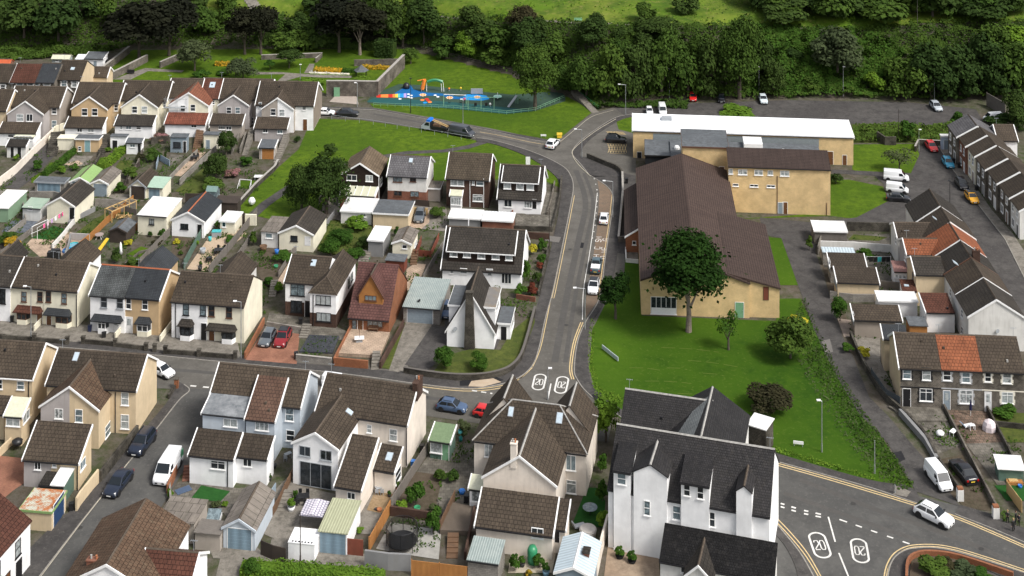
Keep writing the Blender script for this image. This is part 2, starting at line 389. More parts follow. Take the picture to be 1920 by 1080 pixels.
class House:
 """all blocks share one rotation; local x runs along the camera-facing wall, y goes away from it"""
 def __init__(s,name,label,cat,ang,group=None):
  s.a=math.radians(ang);s.u=Vector((math.cos(s.a),math.sin(s.a),0));s.v=Vector((-s.u.y,s.u.x,0))
  s.root=None;s.nm=(name,label,cat,group);s.B=[]
 def loc(s,P):
  d=P-s.o;return Vector((d.dot(s.u),d.dot(s.v),P.z))
 def blk(s,L,rx,h,kind,p2=None,t=.62,d=None,wall=W,roof=RB,z0=0,ov=.22,oe=.12,oel=None,oer=None,trim=TW,gut=TB,ridge=RDG,part='wall',hip=(0,0),thick=.13,fascia=True,fl=None,dor=None):
  a=PX(L);P=G(a[0],a[1],h)
  if dor:
   B0=s.B[dor[0]];C_,D_=s.ray((L[0],dor[1]));k_=(B0['h']+.12+B0['t']*(C_.y-B0['y0'])-C_.z)/(D_.z-B0['t']*D_.y);q_=C_+D_*k_
   z0=q_.z-.5;q_=s.hit(L,'F',dict(y0=q_.y));h=q_.z;P=G(a[0],a[1],h)
  if fl is not None:
   bb=dict(s.B[fl]);bb['y0']-=.33;q_=s.hit(L,'F',bb);h=q_.z;P=G(a[0],a[1],h)
  rxx=CUR[0]+rx/CUR[2];k=(rxx-960)/F
  Wd=(k*P.y-P.x)/(s.u.x-k*s.u.y)
  if s.root is None:
   s.o=Vector((P.x,P.y,0));n=s.nm;s.root=empty(n[0],n[1],n[2],s.o,s.a,n[3])
  q=s.loc(P);x0,y0=q.x,q.y;x1=x0+Wd
  pyy=(CUR[1]+p2/CUR[2])if p2 is not None else None
  c=s.u.x
  def solve(tt):
   return(F*(HC-h)-(pyy-YH)*P.y)/((pyy-YH)*c+F*tt)
  rh=0
  if kind in('gx','hip'):
   if d is None:d=2*solve(t)
   rh=t*d/2
  elif kind=='flat':
   if d is None:d=solve(0)
  elif kind=='mono':
   if d is None:d=solve(t)
   rh=t*d
  elif kind in('gy','hipy'):
   m=P+s.u*(Wd/2);rh=HC-(pyy-YH)*m.y/F-h if pyy is not None else t*Wd/2
  elif kind in('monol','monor'):
   m=P+(s.u*Wd if kind=='monor' else Vector((0,0,0)))
   rh=HC-(pyy-YH)*m.y/F-h if pyy is not None else t*Wd
  d=max(.5,d);y1=y0+d
  oel=oe if oel is None else oel;oer=oe if oer is None else oer
  wb=MB();rb=MB();g2=.02;th=thick
  if kind in('gx','mono','flat','hip'):
   ym=(y0+y1)/2;hl,hr=hip
   if kind=='hip' and hip==(0,0):hl=hr=1
   if kind=='gx':pr=[(y0,h),(ym,h+rh),(y1,h)];tt=t
   elif kind=='mono':pr=[(y0,h),(y1,h+rh)];tt=t
   elif kind=='flat':pr=[(y0,h),(y1,h)];tt=0
   else:pr=None
   if pr:
    wb.prism([(y0,z0)]+pr+[(y1,z0)],'x',x0,x1)
    top=[(y0-ov,h-tt*ov)]+(pr[1:-1]if kind=='gx' else[])+[(y1+(ov if kind=='gx' else(ov if kind=='flat' else .0)),(h-tt*ov)if kind!='mono' else h+rh)]
    lo=[(a_,z+g2)for a_,z in top];up=[(a_,z+g2+th)for a_,z in top]
    rb.prism(lo+up[::-1],'x',x0-oel,x1+oer)
    s._barge(kind,top,x0-oel,x1+oer,oel,oer,trim,g2,th)
   else:
    wb.box(x0,x1,y0,y1,z0,h)
    s._hip(rb,x0-ov,x1+ov,y0-ov,y1+ov,h-.02,rh+t*ov,hl,hr,'x',ridge)
   if kind in('gx',)and ridge:
    r=MB();r.prism([(ym-.16,h+rh+g2+th-.06),(ym,h+rh+g2+th+.10),(ym+.16,h+rh+g2+th-.06)],'x',x0-oel+.01,x1+oer-.01);r.build('ridge_tiles',ridge,s.root)
   if gut and kind!='flat' and fascia:
    r=MB();zz=h-t*ov
    r.box(x0-oel+.03,x1+oer-.03,y0-ov-.13,y0-ov-.005,zz-.06,zz+.08);r.build('gutter',gut,s.root)
  else:
   xm=(x0+x1)/2
   if kind=='gy':pr=[(x0,h),(xm,h+rh),(x1,h)]
   elif kind=='monor':pr=[(x0,h),(x1,h+rh)]
   elif kind=='monol':pr=[(x0,h+rh),(x1,h)]
   else:pr=None
   if pr:
    wb.prism([(x0,z0)]+pr+[(x1,z0)],'y',y0,y1)
    tt=rh/(Wd/2 if kind=='gy' else Wd)
    if kind=='gy':top=[(x0-ov,h-tt*ov),pr[1],(x1+ov,h-tt*ov)]
    elif kind=='monor':top=[(x0-ov,h-tt*ov),(x1,h+rh)]
    else:top=[(x0,h+rh),(x1+ov,h-tt*ov)]
    lo=[(a_,z+g2)for a_,z in top];up=[(a_,z+g2+th)for a_,z in top]
    rb.prism(lo+up[::-1],'y',y0-oe,y1+(oe if oer is None else oer))
    if trim:
     r=MB();lo=[(a_,z+g2-.14)for a_,z in top];up=[(a_,z+g2+th+.03)for a_,z in top]
     r.prism(lo+up[::-1],'y',y0-oe-.14,y0-oe-.002);r.build('bargeboard',trim,s.root)
    if kind=='gy' and ridge:
     r=MB();zz=h+rh+g2+th;r.prism([(xm-.16,zz-.06),(xm,zz+.10),(xm+.16,zz-.06)],'y',y0-oe+.01,y1);r.build('ridge_tiles',ridge,s.root)
   else:
    wb.box(x0,x1,y0,y1,z0,h)
    s._hip(rb,x0-ov,x1+ov,y0-ov,y1+ov,h-.02,rh+t*ov,1,0,'y',ridge)
  wb.build(part,wall,s.root);rb.build('roof',roof,s.root)
  if kind in('gx','mono')and Wd>3.5 and d>4 and 'roof' in roof.name and 'white' not in roof.name:
   for _ in range(random.choice((0,1,1,2))):
    x=random.uniform(x0+.8,x1-.8);f_=random.uniform(.12,.38)*d;z=h+(t*f_)+.1
    r=MB();r.box(x-.13,x+.13,y0+f_-.13,y0+f_+.13,z,z+.32);r.build('roof_vent',random.choice((LEAD,RDG,TB)),s.root,uv=False)
   if kind=='gx' and random.random()<.5:
    x=random.choice((x0+.5,x1-.5));y=(y0+y1)/2;z=h+rh
    r=MB();r.tube((x,y,z),(x,y,z+1.5),.03,n=4);r.tube((x-.45,y,z+1.4),(x+.45,y,z+1.45),.025,n=4)
    for q in(-.35,-.1,.15,.4):r.tube((x+q,y-.2,z+1.42),(x+q,y+.2,z+1.42),.018,n=3)
    r.build('aerial',TG,s.root,uv=False)
  s.B.append(dict(x0=x0,x1=x1,y0=y0,y1=y1,h=h,rh=rh,kind=kind,t=t,z0=z0));s.b=s.B[-1]
  return s
 def _barge(s,kind,top,xa,xb,oel,oer,trim,g2,th):
  if not trim:return
  if kind=='flat':
   r=MB();z=top[0][1];ya,yb=top[0][0],top[1][0]
   r.box(xa-.05,xb+.05,ya-.06,ya-.002,z-.1,z+g2+th+.03)
   r.box(xb+.002,xb+.06,ya,yb,z-.1,z+g2+th+.03);r.box(xa-.06,xa-.002,ya,yb,z-.1,z+g2+th+.03)
   r.build('fascia',trim,s.root);return
  lo=[(a_,z+g2-.16)for a_,z in top];up=[(a_,z+g2+th+.035)for a_,z in top]
  for side,on in((0,oel),(1,oer)):
   if on<=0:continue
   r=MB()
   if side:r.prism(lo+up[::-1],'x',xb+.002,xb+.16)
   else:r.prism(lo+up[::-1],'x',xa-.16,xa-.002)
   r.build('bargeboard',trim,s.root)
 def _hip(s,rb,x0,x1,y0,y1,h,rh,hl,hr,ax,ridge):
  if ax=='x':
   ym=(y0+y1)/2;a=(y1-y0)/2
   p=[(x0,y0,h),(x1,y0,h),(x1,y1,h),(x0,y1,h)]
   A=(x0+(a if hl else 0),ym,h+rh);B=(x1-(a if hr else 0),ym,h+rh)
   if A[0]>B[0]:A=B=((x0+x1)/2,ym,h+rh)
   rb.face([p[0],p[1],B,A]);rb.face([p[2],p[3],A,B]);rb.face([p[3],p[0],A]);rb.face([p[1],p[2],B])
   hips=[(A,B)]+([(p[0],A),(p[3],A)]if hl else[])+([(p[1],B),(p[2],B)]if hr else[])
  else:
   xm=(x0+x1)/2;a=(x1-x0)/2
   p=[(x0,y0,h),(x1,y0,h),(x1,y1,h),(x0,y1,h)]
   A=(xm,y0+(a if hl else 0),h+rh);B=(xm,y1,h+rh)
   rb.face([p[0],p[1],A]);rb.face([p[1],p[2],B,A]);rb.face([p[3],p[0],A,B]);rb.face([p[2],p[3],B])
   hips=[(A,B),(p[0],A),(p[1],A)]
  rb.face(p[::-1])
  if ridge:
   r=MB()
   for q,w in hips:
    if(Vector(q)-Vector(w)).length>.2:r.tube(Vector(q)+Vector((0,0,.0)),Vector(w)+Vector((0,0,.0)),.1,n=6)
   r.build('ridge_tiles',ridge,s.root)
 def ray(s,p):
  a=PX(p);D=Vector(((a[0]-960)/F,1,-(a[1]-YH)/F));C=Vector((0,0,HC))-Vector((s.o.x,s.o.y,0))
  return Vector((C.dot(s.u),C.dot(s.v),C.z)),Vector((D.dot(s.u),D.dot(s.v),D.z))
 def hit(s,p,face,b):
  C,D=s.ray(p)
  if face=='F':k=(b['y0']-C.y)/D.y
  elif face=='B':k=(b['y1']-C.y)/D.y
  elif face=='R':k=(b['x1']-C.x)/D.x
  else:k=(b['x0']-C.x)/D.x
  return C+D*k
 def place(s,cx,cy,w,h,face,b):
  """centre, width and height on the wall, clamped to it"""
  c=s.hit((cx,cy),face,b);l=s.hit((cx-w/2,cy),face,b);r=s.hit((cx+w/2,cy),face,b)
  ht=abs(s.hit((cx,cy-h/2),face,b).z-s.hit((cx,cy+h/2),face,b).z)
  if face in 'FB':
   wd=abs(r.x-l.x);lo,hi=b['x0']+wd/2+.05,b['x1']-wd/2-.05;c.x=min(max(c.x,lo),max(lo,hi));c.y=b['y0'];rot=0
  else:
   wd=min(abs(r.y-l.y),3);lo,hi=b['y0']+wd/2+.05,b['y1']-wd/2-.05;c.y=min(max(c.y,lo),max(lo,hi))
   rot=math.pi/2 if face=='R' else-math.pi/2;c.x=b['x1']if face=='R' else b['x0']
  c.z=max(c.z,b['z0']+ht/2+.03)
  return c,wd,ht,rot
 def win(s,cx,cy,w,h,st='s',face='F',fm=TW,gl=None,sill=True,bi=-1,sur=None):
  b=s.B[bi];c,wd,ht,rot=s.place(cx,cy,w,h,face,b)
  wd=max(.5,wd);ht=max(.5,ht)
  fr,pn,sl=window_mesh(wd,ht,st,fm)
  o=link('window',fr,s.root,c,rot)
  p=link('pane',pn,o);gm=gl or random.choice((GLD,GLD,GLC,GLB))
  p.material_slots[0].link='OBJECT';p.material_slots[0].material=gm
  if sill:link('sill',sl,o)
  if sur:
   r=MB();a,q=round(wd,1)/2,round(ht,1)/2;k=.16
   r.box(-a-k,-a-.002,-.045,.02,-q,q+.2);r.box(a+.002,a+k,-.045,.02,-q,q+.2);r.box(-a,a,-.045,.02,q+.002,q+.2)
   n=max(3,int(ht/.4))
   for i in range(0,n,2):
    z=-q+(2*q)*i/n;r.box(-a-k-.14,-a-k-.002,-.045,.02,z,z+2*q/n);r.box(a+k+.002,a+k+.14,-.045,.02,z,z+2*q/n)
   r.box(-a-k-.1,a+k+.1,-.09,.02,-q-.2,-q-.115)
   r.build('surround',sur,o)
  return s
 def wins(s,lst,**k):
  for q in lst:s.win(*q[:4],*(q[4:5]or('s',)),**k)
  return s
 def door(s,cx,cy,w,h,m=DW,face='F',bi=-1,kind='door',fm=TW,glaz=False,ribs=False):
  b=s.B[bi];c,wd,ht,rot=s.place(cx,cy,w,h,face,b)
  top=c.z+ht/2;zb=b['z0']if top-ht<b['z0']+1.0 else top-ht
  ht=max(.8,top-zb);c.z=zb+.02
  f=MB();t=.07
  f.box(-wd/2-t,-wd/2,-.05,.02,0,ht+t);f.box(wd/2,wd/2+t,-.05,.02,0,ht+t);f.box(-wd/2,wd/2,-.05,.02,ht,ht+t)
  r=MB();r.box(-wd/2+.003,wd/2-.003,-.025,.02,.01,ht-.003)
  if kind=='garage_door':
   n=6
   for i in range(n):r.box(-wd/2+.03,wd/2-.03,-.04,-.026,ht*(i+.08)/n,ht*(i+.92)/n)
  o=r.build(kind,m,s.root);o.location=c;o.rotation_euler.z=rot
  fo=f.build('door_frame',fm,o)
  if glaz:
   r=MB();r.box(-wd*.28,wd*.28,-.04,-.028,ht*.5,ht*.9);r.build('pane',GLC,o)
  if kind=='door':
   r=MB();r.box(wd*.32,wd*.4,-.07,-.028,ht*.46,ht*.5);r.build('handle',MTL,o)
  return s
 def sky(s,cx,cy,w=34,h=34,b=None,up=True):
  """skylight on the camera-facing slope of a gx / mono / hip block"""
  b=s.B[-1]if b is None else s.B[b];C,D=s.ray((cx,cy));t=b['t']
  if b['kind']in('gx','mono','hip'):
   k=(b['h']+.17+t*(C.y-b['y0'])-C.z)/(D.z-t*D.y);p=C+D*k
   ax=Vector((1,0,0));ay=Vector((0,1,t)).normalized()
  else:
   wd=(b['x1']-b['x0'])/(2 if b['kind']=='gy' else 1);tt=b['rh']/wd
   k=(b['h']+.17+tt*(b['x1']-C.x)-C.z)/(D.z+tt*D.x);p=C+D*k
   ax=Vector((0,1,0));ay=Vector((-1,0,tt)).normalized()
  n=ax.cross(ay)
  if n.z<0:n=-n
  wd=w/CUR[2]*p_y(s,p)/F;ht=wd*h/w*1.1
  r=MB()
  def bx(a0,a1,b0,b1,n0,n1):
   q=[p+ax*a+ay*c+n*e for e in(n0,n1)for a,c in((a0,b0),(a1,b0),(a1,b1),(a0,b1))]
   r.face(q[:4]);r.face(q[4:])
   for i in range(4):j=(i+1)%4;r.face([q[i],q[j],q[j+4],q[i+4]])
  bx(-wd/2,wd/2,-ht/2,ht/2,0,.08);o=r.build('skylight',TG,s.root)
  r=MB();wd-=.14;ht-=.14;bx(-wd/2,wd/2,-ht/2,ht/2,.06,.1)
  r.build('pane',M_plain('skylight_glass',(.42,.50,.56),.1),o)
  return s
 def chim(s,fx,fy,w=.9,dpt=.6,h=1.3,m=BR,b=0,pots=2,z=None):
  B=s.B[b];x=lerp(B['x0'],B['x1'],fx);y=lerp(B['y0'],B['y1'],fy)
  zt=(B['h']+B['rh']if z is None else z)
  r=MB();r.box(x-w/2,x+w/2,y-dpt/2,y+dpt/2,zt-1.6,zt+h);r.box(x-w/2-.06,x+w/2+.06,y-dpt/2-.06,y+dpt/2+.06,zt+h+.002,zt+h+.14)
  o=r.build('chimney',m,s.root)
  for i in range(pots):
   q=MB();xx=x+(i-(pots-1)/2)*w*.42;q.lathe([(.12,zt+h+.145),(.1,zt+h+.5),(.13,zt+h+.52),(.13,zt+h+.56)],8,(xx,y));q.build('chimney_pot',TRC if i%2 else LEAD,o)
  return s
 def bay(s,x0,x1,ytop,ybot,dep=.75,wall=W,roof=RS,fm=TW,bi=0,yw=None,canopy=None):
  """bay window against the front wall; x0,x1 body; ytop eave line, ybot ground line; canopy=(x0,x1) wider roof over the door"""
  b=s.B[bi];A=s.hit((x0,ytop),'F',b);B=s.hit((x1,ytop),'F',b);xa,xb=A.x,B.x
  y=b['y0'];zt=max(2.1,min(2.9,A.z-.35));zs=.85
  def trap(z0,z1,r,o=0.0):
   q=[(xa-o,y-.002),(xb+o,y-.002),(xb-.35+o*.5,y-dep-o),(xa+.35-o*.5,y-dep-o)]
   r.sheet(q[::-1],z0,z1)
  r=MB();trap(0,zs,r,.03);w=r.build('bay_wall',wall,s.root)
  r=MB();trap(zs+.002,zt,r);gl=r.build('bay_window',GLD,s.root)
  r=MB();trap(zs+.002,zs+.1,r,.02);trap(zt-.1,zt,r,.02)
  n=3
  for(px,py)in((xa+.35,y-dep),(xb-.35,y-dep),((xa+xb)/2,y-dep),(xa,y-.05),(xb,y-.05)):r.box(px-.05,px+.05,py-.04,py+.04,zs+.1,zt-.1)
  r.box(xa+.35,xb-.35,y-dep-.04,y-dep+.04,zs+(zt-zs)*.7,zs+(zt-zs)*.7+.07)
  r.build('frame',fm,gl)
  ca,cb=(xa-.2,xb+.2)if not canopy else(s.hit((canopy[0],ytop),'F',b).x,s.hit((canopy[1],ytop),'F',b).x)
  r=MB();k=.45;p=[(ca,y-.01,zt),(cb,y-.01,zt),(cb-.1,y-dep-.25,zt),(ca+.1,y-dep-.25,zt)]
  q=[(ca+k,y-.01,zt+.75),(cb-k,y-.01,zt+.75)]
  r.face([p[3],p[2],q[1],q[0]]);r.face([p[2],p[1],q[1]]);r.face([p[0],p[3],q[0]]);r.face(p);r.face([p[1],p[0],q[0],q[1]])
  r.box(ca,cb,y-dep-.3,y-dep-.252,zt-.08,zt+.04)
  r.build('bay_roof',roof,s.root)
  return s
 def pipe(s,cx,y0,y1,face='F',m=TB,bi=-1):
  b=s.B[bi];A=s.hit((cx,y0),face,b);B=s.hit((cx,y1),face,b)
  r=MB();q=.05
  if face=='F':r.box(A.x-q,A.x+q,b['y0']-.1,b['y0']-.004,max(.02,B.z),A.z)
  else:r.box(b['x1']+.004,b['x1']+.1,A.y-q,A.y+q,max(.02,B.z),A.z)
  r.build('downpipe',m,s.root);return s
def p_y(s,p):return s.o.y+p.x*s.u.y+p.y*s.v.y
def H(name,label,cat,ang,group=None):return House(name,label,cat,ang,group)
def _lb(s,x0,x1,y0,y1,h,rh,kind,wall=W,roof=RB,z0=0,part='wall',trim=TW,ov=.22,oe=.12,ridge=RDG,gut=None):
 """a block given in the house's own metres; kinds gx, gy, monol, monor, mono, flat"""
 P=s.o+s.u*x0+s.v*y0;P.z=h
 c0=CUR;R('full')
 a=(960+F*P.x/P.y,YH+F*(HC-h)/P.y)
 Q=P+s.u*(x1-x0);rx=960+F*Q.x/Q.y
 W_=x1-x0;D_=y1-y0
 t={'gx':rh/(D_/2),'mono':rh/D_,'gy':rh/(W_/2),'monol':rh/W_,'monor':rh/W_,'flat':0,'hip':rh/(D_/2)}[kind]
 s.blk(a,rx,h,kind,None,t=t,d=D_,wall=wall,roof=roof,z0=z0,part=part,trim=trim,ov=ov,oe=oe,ridge=ridge,gut=gut)
 globals()['CUR']=c0
 return s
House.lb=_lb
def _wl(s,face,a,z,w,h,st='s',fm=TW,gl=None,sur=None,bi=-1,door=None):
 """window (or door) by metres along a wall: a from the block's near or left corner"""
 b=s.B[bi]
 if face=='F':c=Vector((b['x0']+a,b['y0'],z));rot=0
 elif face=='R':c=Vector((b['x1'],b['y0']+a,z));rot=math.pi/2
 else:c=Vector((b['x0'],b['y0']+a,z));rot=-math.pi/2
 if door:
  r=MB();r.box(-w/2,w/2,-.03,.02,0,h);o=r.build('door',door,s.root);o.location=Vector((c.x,c.y,z));o.rotation_euler.z=rot
  f=MB();t=.08;f.box(-w/2-t,-w/2-.002,-.06,.02,0,h+t);f.box(w/2+.002,w/2+t,-.06,.02,0,h+t);f.box(-w/2,w/2,-.06,.02,h+.002,h+t);f.build('door_frame',fm,o)
  if sur:
   f=MB();f.box(-w/2-.3,-w/2-t-.003,-.045,.02,0,h+.3);f.box(w/2+t+.003,w/2+.3,-.045,.02,0,h+.3);f.box(-w/2-t,w/2+t,-.045,.02,h+t+.003,h+.3);f.build('surround',sur,o)
  return s
 fr,pn,sl=window_mesh(w,h,st,fm);o=link('window',fr,s.root,c,rot);p=link('pane',pn,o)
 p.material_slots[0].link='OBJECT';p.material_slots[0].material=gl or random.choice((GLD,GLD,GLC,GLB));link('sill',sl,o)
 if sur:
  r=MB();k=.16;q=h/2;a_=w/2
  r.box(-a_-k,-a_-.002,-.045,.02,-q,q+.2);r.box(a_+.002,a_+k,-.045,.02,-q,q+.2);r.box(-a_,a_,-.045,.02,q+.002,q+.2)
  r.build('surround',sur,o)
 return s
House.wl=_wl
def _band(s,z0,z1,m,bi=-1,name='plinth',e=.012):
 b=s.B[bi];r=MB();r.box(b['x0']-e,b['x1']+e,b['y0']-e,b['y1']+e,z0,z1);r.build(name,m,s.root);return s
House.band=_band
def _rearw(s,side,w=2.8,dep=6.5,h=5.2,rh=2.0,roof=RB,wall=W,ridge=None):
 b=s.B[0];ym=(b['y0']+b['y1'])/2
 if side=='r':s.lb(b['x1']-w,b['x1'],ym,b['y1']+dep,h,rh,'monor',wall,roof,trim=None,ridge=None)
 else:s.lb(b['x0'],b['x0']+w,ym,b['y1']+dep,h,rh,'monol',wall,roof,trim=None,ridge=None)
 return s
House.rearw=_rearw
def dmid(s,b=0):B=s.B[b];return(B['y0']+B['y1'])/2
def _to(s,L,h,b=0):
 """depth from a near-left eave corner to the ridge line of block b"""
 a=PX(L);return dmid(s,b)-s.loc(G(a[0],a[1],h)).y
House.to=_to
SEMI='semi-detached houses along the lower street'
R('b1')
h=H('house','black-clad house with a dark tiled roof cut off by the left edge of the picture','house',-9,SEMI)
h.blk((-260,800),76,5.8,'gx',585,roof=RD,wall=W,oel=0);h.win(12,900,60,110,'c',fm=TB,gl=GLD)
h.lb(0.5,4,4,13,5.2,2,'gy',wall=W,roof=RD)
h=H('house','cream house with a red tiled bay roof, brown windows and brown door','house',-9,SEMI)
h.blk((80,824),328,5.8,'gx',612,wall=CR,oer=0,oel=.1);h.wins([(180,905,38,76),(300,905,38,76)],fm=TBR)
R('c1');h.bay(130,226,105,185,wall=CR,roof=RR,fm=TBR,canopy=(112,325));h.door(298,140,40,92,DBR);h.rearw('r')
R('b1')
h=H('house','cream house with a slate bay roof and brown-framed bay, next to the red bay roof','house',-9,SEMI)
h.blk((328,846),578,5.8,'gx',634,wall=CR,oel=0,oer=.15);h.wins([(364,906,38,80),(481,918,38,80)],fm=TBR)
R('c1');h.bay(420,536,100,205,wall=CR,roof=RS,fm=TBR,canopy=(335,542));h.door(368,148,34,100,DBR);h.pipe(575,-30,220);h.rearw('l')
R('b1')
h=H('house','white house with patchy old slate roof and slate canopy over bay and door','house',-9,SEMI)
h.blk((677,890),935,5.8,'gx',668,wall=W,roof=M_roof('roof_old_patchy_slate',(.10,.11,.115),w=.4,h=.3,moss=(.03,.035,.035),mossamt=.8,patch=.6),oer=0,ridge=TR);h.wins([(780,942,48,88),(900,950,48,88)],fm=TG)
R('c1');h.bay(735,820,145,250,roof=RS,fm=TW,canopy=(688,928));h.door(868,190,44,100,DW,glaz=True);h.rearw('r',roof=RS)
R('b1')
h=H('house','tan house with smooth dark slate roof, white bay window and white door','house',-9,SEMI)
h.blk((935,905),1190,5.8,'gx',688,wall=TN,roof=RS,oel=0,oer=.15,ridge=TR);h.wins([(965,957,42,82),(1088,962,44,82)],fm=TW)
R('c1');h.bay(1028,1135,150,270,wall=CR,roof=RS,fm=TW);h.door(968,195,50,112,DW,glaz=True);h.rearw('l',roof=RS,wall=TN)
h.pipe(1150,-30,250,m=TW)
R('b1')
h=H('house','white house with black windows, small black bay roof and black door','house',-9,SEMI)
h.blk((1287,938),1555,5.8,'gx',718,wall=W,oer=0,roof=RB,oel=.15,trim=None);h.wins([(1395,1000,46,86),(1523,1005,46,86)],fm=TB)
R('c1');h.bay(1350,1452,165,290,roof=RD,fm=TB);h.door(1528,238,40,105,DBK);h.pipe(1318,20,290);h.rearw('r',wall=WG)
R('b1')
h=H('house','cream-white house with dark brown windows and wide black canopy, left of the parked cars','house',-9,SEMI)
h.blk((1555,958),1830,5.8,'gx',732,wall=CR,oel=0,roof=RB,oer=.1,trim=None);h.wins([(1587,1010,46,86),(1718,1022,46,86)],fm=TBR)
R('c1');h.bay(1662,1766,215,320,roof=RD,fm=TB,canopy=(1548,1782));h.door(1588,248,40,105,DBR);h.rearw('l',wall=WG)
R('c1')
h=H('house','tan rendered house with a white conservatory at the left edge of the picture','house',-7)
h.blk((-330,560),242,6.2,'gx',300,t=.7,wall=YE,oel=0,gut=TW);h.win(4,640,30,74);h.win(155,650,55,62);h.pipe(216,610,760)
h.blk((-150,850),30,3.6,'mono',722,t=.6,wall=YE);
h.blk((36,882),160,4.0,'mono',740,t=.5,wall=YE,roof=POL,part='conservatory_wall',ov=.1)
h.win(98,920,105,70,'k',gl=GLC);h.win(205,870,50,70,'c',face='R',gl=GLC)
h=H('semi_detached_building','tan and lilac building with central rear gable beside the side street','building',-7)
h.blk((352,640),1018,6.2,'gx',380,t=.7,wall=YE);h.sky(570,435,40,60,b=0);h.win(937,750,56,96);h.win(937,922,62,106);h.pipe(866,700,1040)
h.blk((305,803),740,5.4,'gy',660,d=h.to((305,803),5.4),wall=YE,roof=RL)
h.win(442,862,60,75,'c');h.win(592,878,56,100);h.win(812,995,50,90,face='R')
b=h.B[-1];r=MB();r.prism([(b['x0']+.01,3.2),(b['x0']+.01,5.4),((b['x0']+b['x1'])/2,5.4+b['rh']-.05),((b['x0']+b['x1'])/2,3.2)],'y',b['y0']-.015,b['y0']-.002);r.build('painted_wall',PL,h.root)
R('d1');h.blk((180,202),585,3.6,'mono',-80,t=.6,wall=YE);h.win(283,245,46,76,'c');h.win(408,242,34,40);h.pipe(582,240,440);h.win(620,240,40,70,'c',face='R')
b=h.B[-1];r=MB();r.box(b['x0']-.01,(b['x0']+b['x1'])/2,b['y0']-.015,b['y0']-.002,0,3.45);r.build('painted_wall',PL,h.root)
h=H('garage','buff garage with rusty corrugated roof and navy doors facing the side street','garage',-7)
h.blk((150,586),386,2.4,'flat',430,wall=YE,roof=RUC,oe=.1,trim=GNL,ov=.1);h.door(440,600,90,170,DNB,'R',kind='garage_door')
h=H('shed','green shed with half white half brown roof behind the rusty garage','shed',-7)
h.blk((300,395),478,2.3,'mono',300,t=.15,wall=WGN,roof=RD,trim=None)
h.lb(1.6,3.3,-.1,3.9,2.45,.5,'mono',wall=WGN,roof=WHF,trim=None)
h=H('house','white house with red-brown roof and black windows in the bottom left corner','house',-13)
h.blk((-830,1130),-270,5.5,'gy',None,t=.62,d=13.5,wall=W,roof=RR,oe=.1)
h.wl('R',10.8,3.9,1.2,1.9,'s',fm=TB,gl=GLC);h.wl('R',6.2,3.9,1.9,1.9,'s',fm=TB,gl=GLC);h.wl('R',11,0,1.1,2.3,door=DBK,fm=TB);h.wl('R',7.8,0,2.6,2.3,door=DBR,fm=TB)
h=H('house','brown-roofed house with lichen-patched hips and a red chimney at the bottom edge','house',-7)
h.blk((460,1150),1142,5.5,'gy',None,t=.52,d=11.8,wall=W,roof=RL)
h.chim(.28,.17,1.5,.7,.5,BR,z=6.8)
h.lb(8.2,14.3,1.8,8.2,5.0,2.0,'gx',roof=RR,wall=W);h.wl('R',3.2,3.6,1.0,1.3,'c');h.wl('R',1,1.2,1.0,1.3,'c')
h.lb(-.4,5.4,-7,.6,5.2,2.0,'gx',roof=RL,wall=W)
h=H('garage','flat garage with cracked grey roof behind the brown-roofed house','garage',-9)
h.blk((1180,660),1455,2.5,'flat',495,wall=PB,roof=RA,trim=None)
h=H('garage','pale blue garage with a mossy grey gabled roof and blue shutter door','garage',-9)
h.blk((1675,712),1912,2.6,'gy',655,d=7.5,wall=GB,roof=RA,trim=GB);h.door(1797,785,178,115,DBL,kind='garage_door')
h=H('shed','low lean-to with weathered board roof between the two grey-roofed garages','shed',-9)
h.blk((1462,752),1650,2.1,'flat',665,wall=PB,roof=WGY,trim=None)
R('c1')
h=H('semi_detached_building','pale blue and white building with lead dormer roof and stepped rear extensions','building',-10)
h.blk((1575,745),2250,5.8,'gx',484,t=.7,wall=GB,roof=RB)
h.blk((1520,862),1838,5.3,'mono',715,t=.25,wall=GB,roof=M_ground('roof_streaked_lead',((.17,.18,.19),(.28,.29,.30),(.12,.13,.14)),s2=.8),ov=.12);h.win(1728,930,104,62,'c',gl=GLC)
h.blk((1845,898),2058,5.4,'mono',580,t=.55,wall=GB,roof=M_roof('roof_faded_red_tile',(.13,.078,.058)),oe=.1);h.win(1965,955,100,66,'b')
R('c2');h.win(252,868,62,96,bi=0);h.win(258,1025,62,80,bi=0)
R('d1');h.blk((1422,168),1748,3.8,'mono',-25,t=.5,wall=W,roof=RB);h.win(1635,247,106,62,'k');h.pipe(1708,200,410)
h.blk((1770,178),2000,3.6,'mono',10,t=.5,wall=W,roof=RB);h.win(1856,230,62,55,'c')
R('c2')
h=H('house','cream house with long brown roof, end chimney and white rear gable with folding doors','house',-15)
h.blk((454,838),1130,5.8,'gx',563,t=.7,wall=CP,roof=RB);h.win(850,975,36,58);h.win(1030,1022,56,90);h.pipe(1130,970,1250)
h.chim(1.0,.56,.7,2.3,.7,DB,pots=2)
R('d2');h.blk((278,76),615,5.5,'gy',6,d=h.to((278,76),5.5),wall=W,roof=RB);h.sky(700-0,-150,50,50)
h.win(367,143,86,76,'c',fm=TG,gl=GLD);h.win(525,175,86,76,'c',fm=TG,gl=GLD);h.win(448,358,240,180,'b',fm=TG,gl=GLD,sill=False)
h.blk((598,402),785,3.0,'mono',20,t=.5,wall=CP,roof=RB);h.win(715,478,62,50,'c')
h.blk((888,278),1032,3.0,'mono',92,t=.45,wall=CP,roof=RB);h.sky(1000,185,50,60);h.win(1065,320,40,90,face='R')
h=H('garage','garage with olive ribbed roof and slate-blue door opening on the back lane','garage',-9)
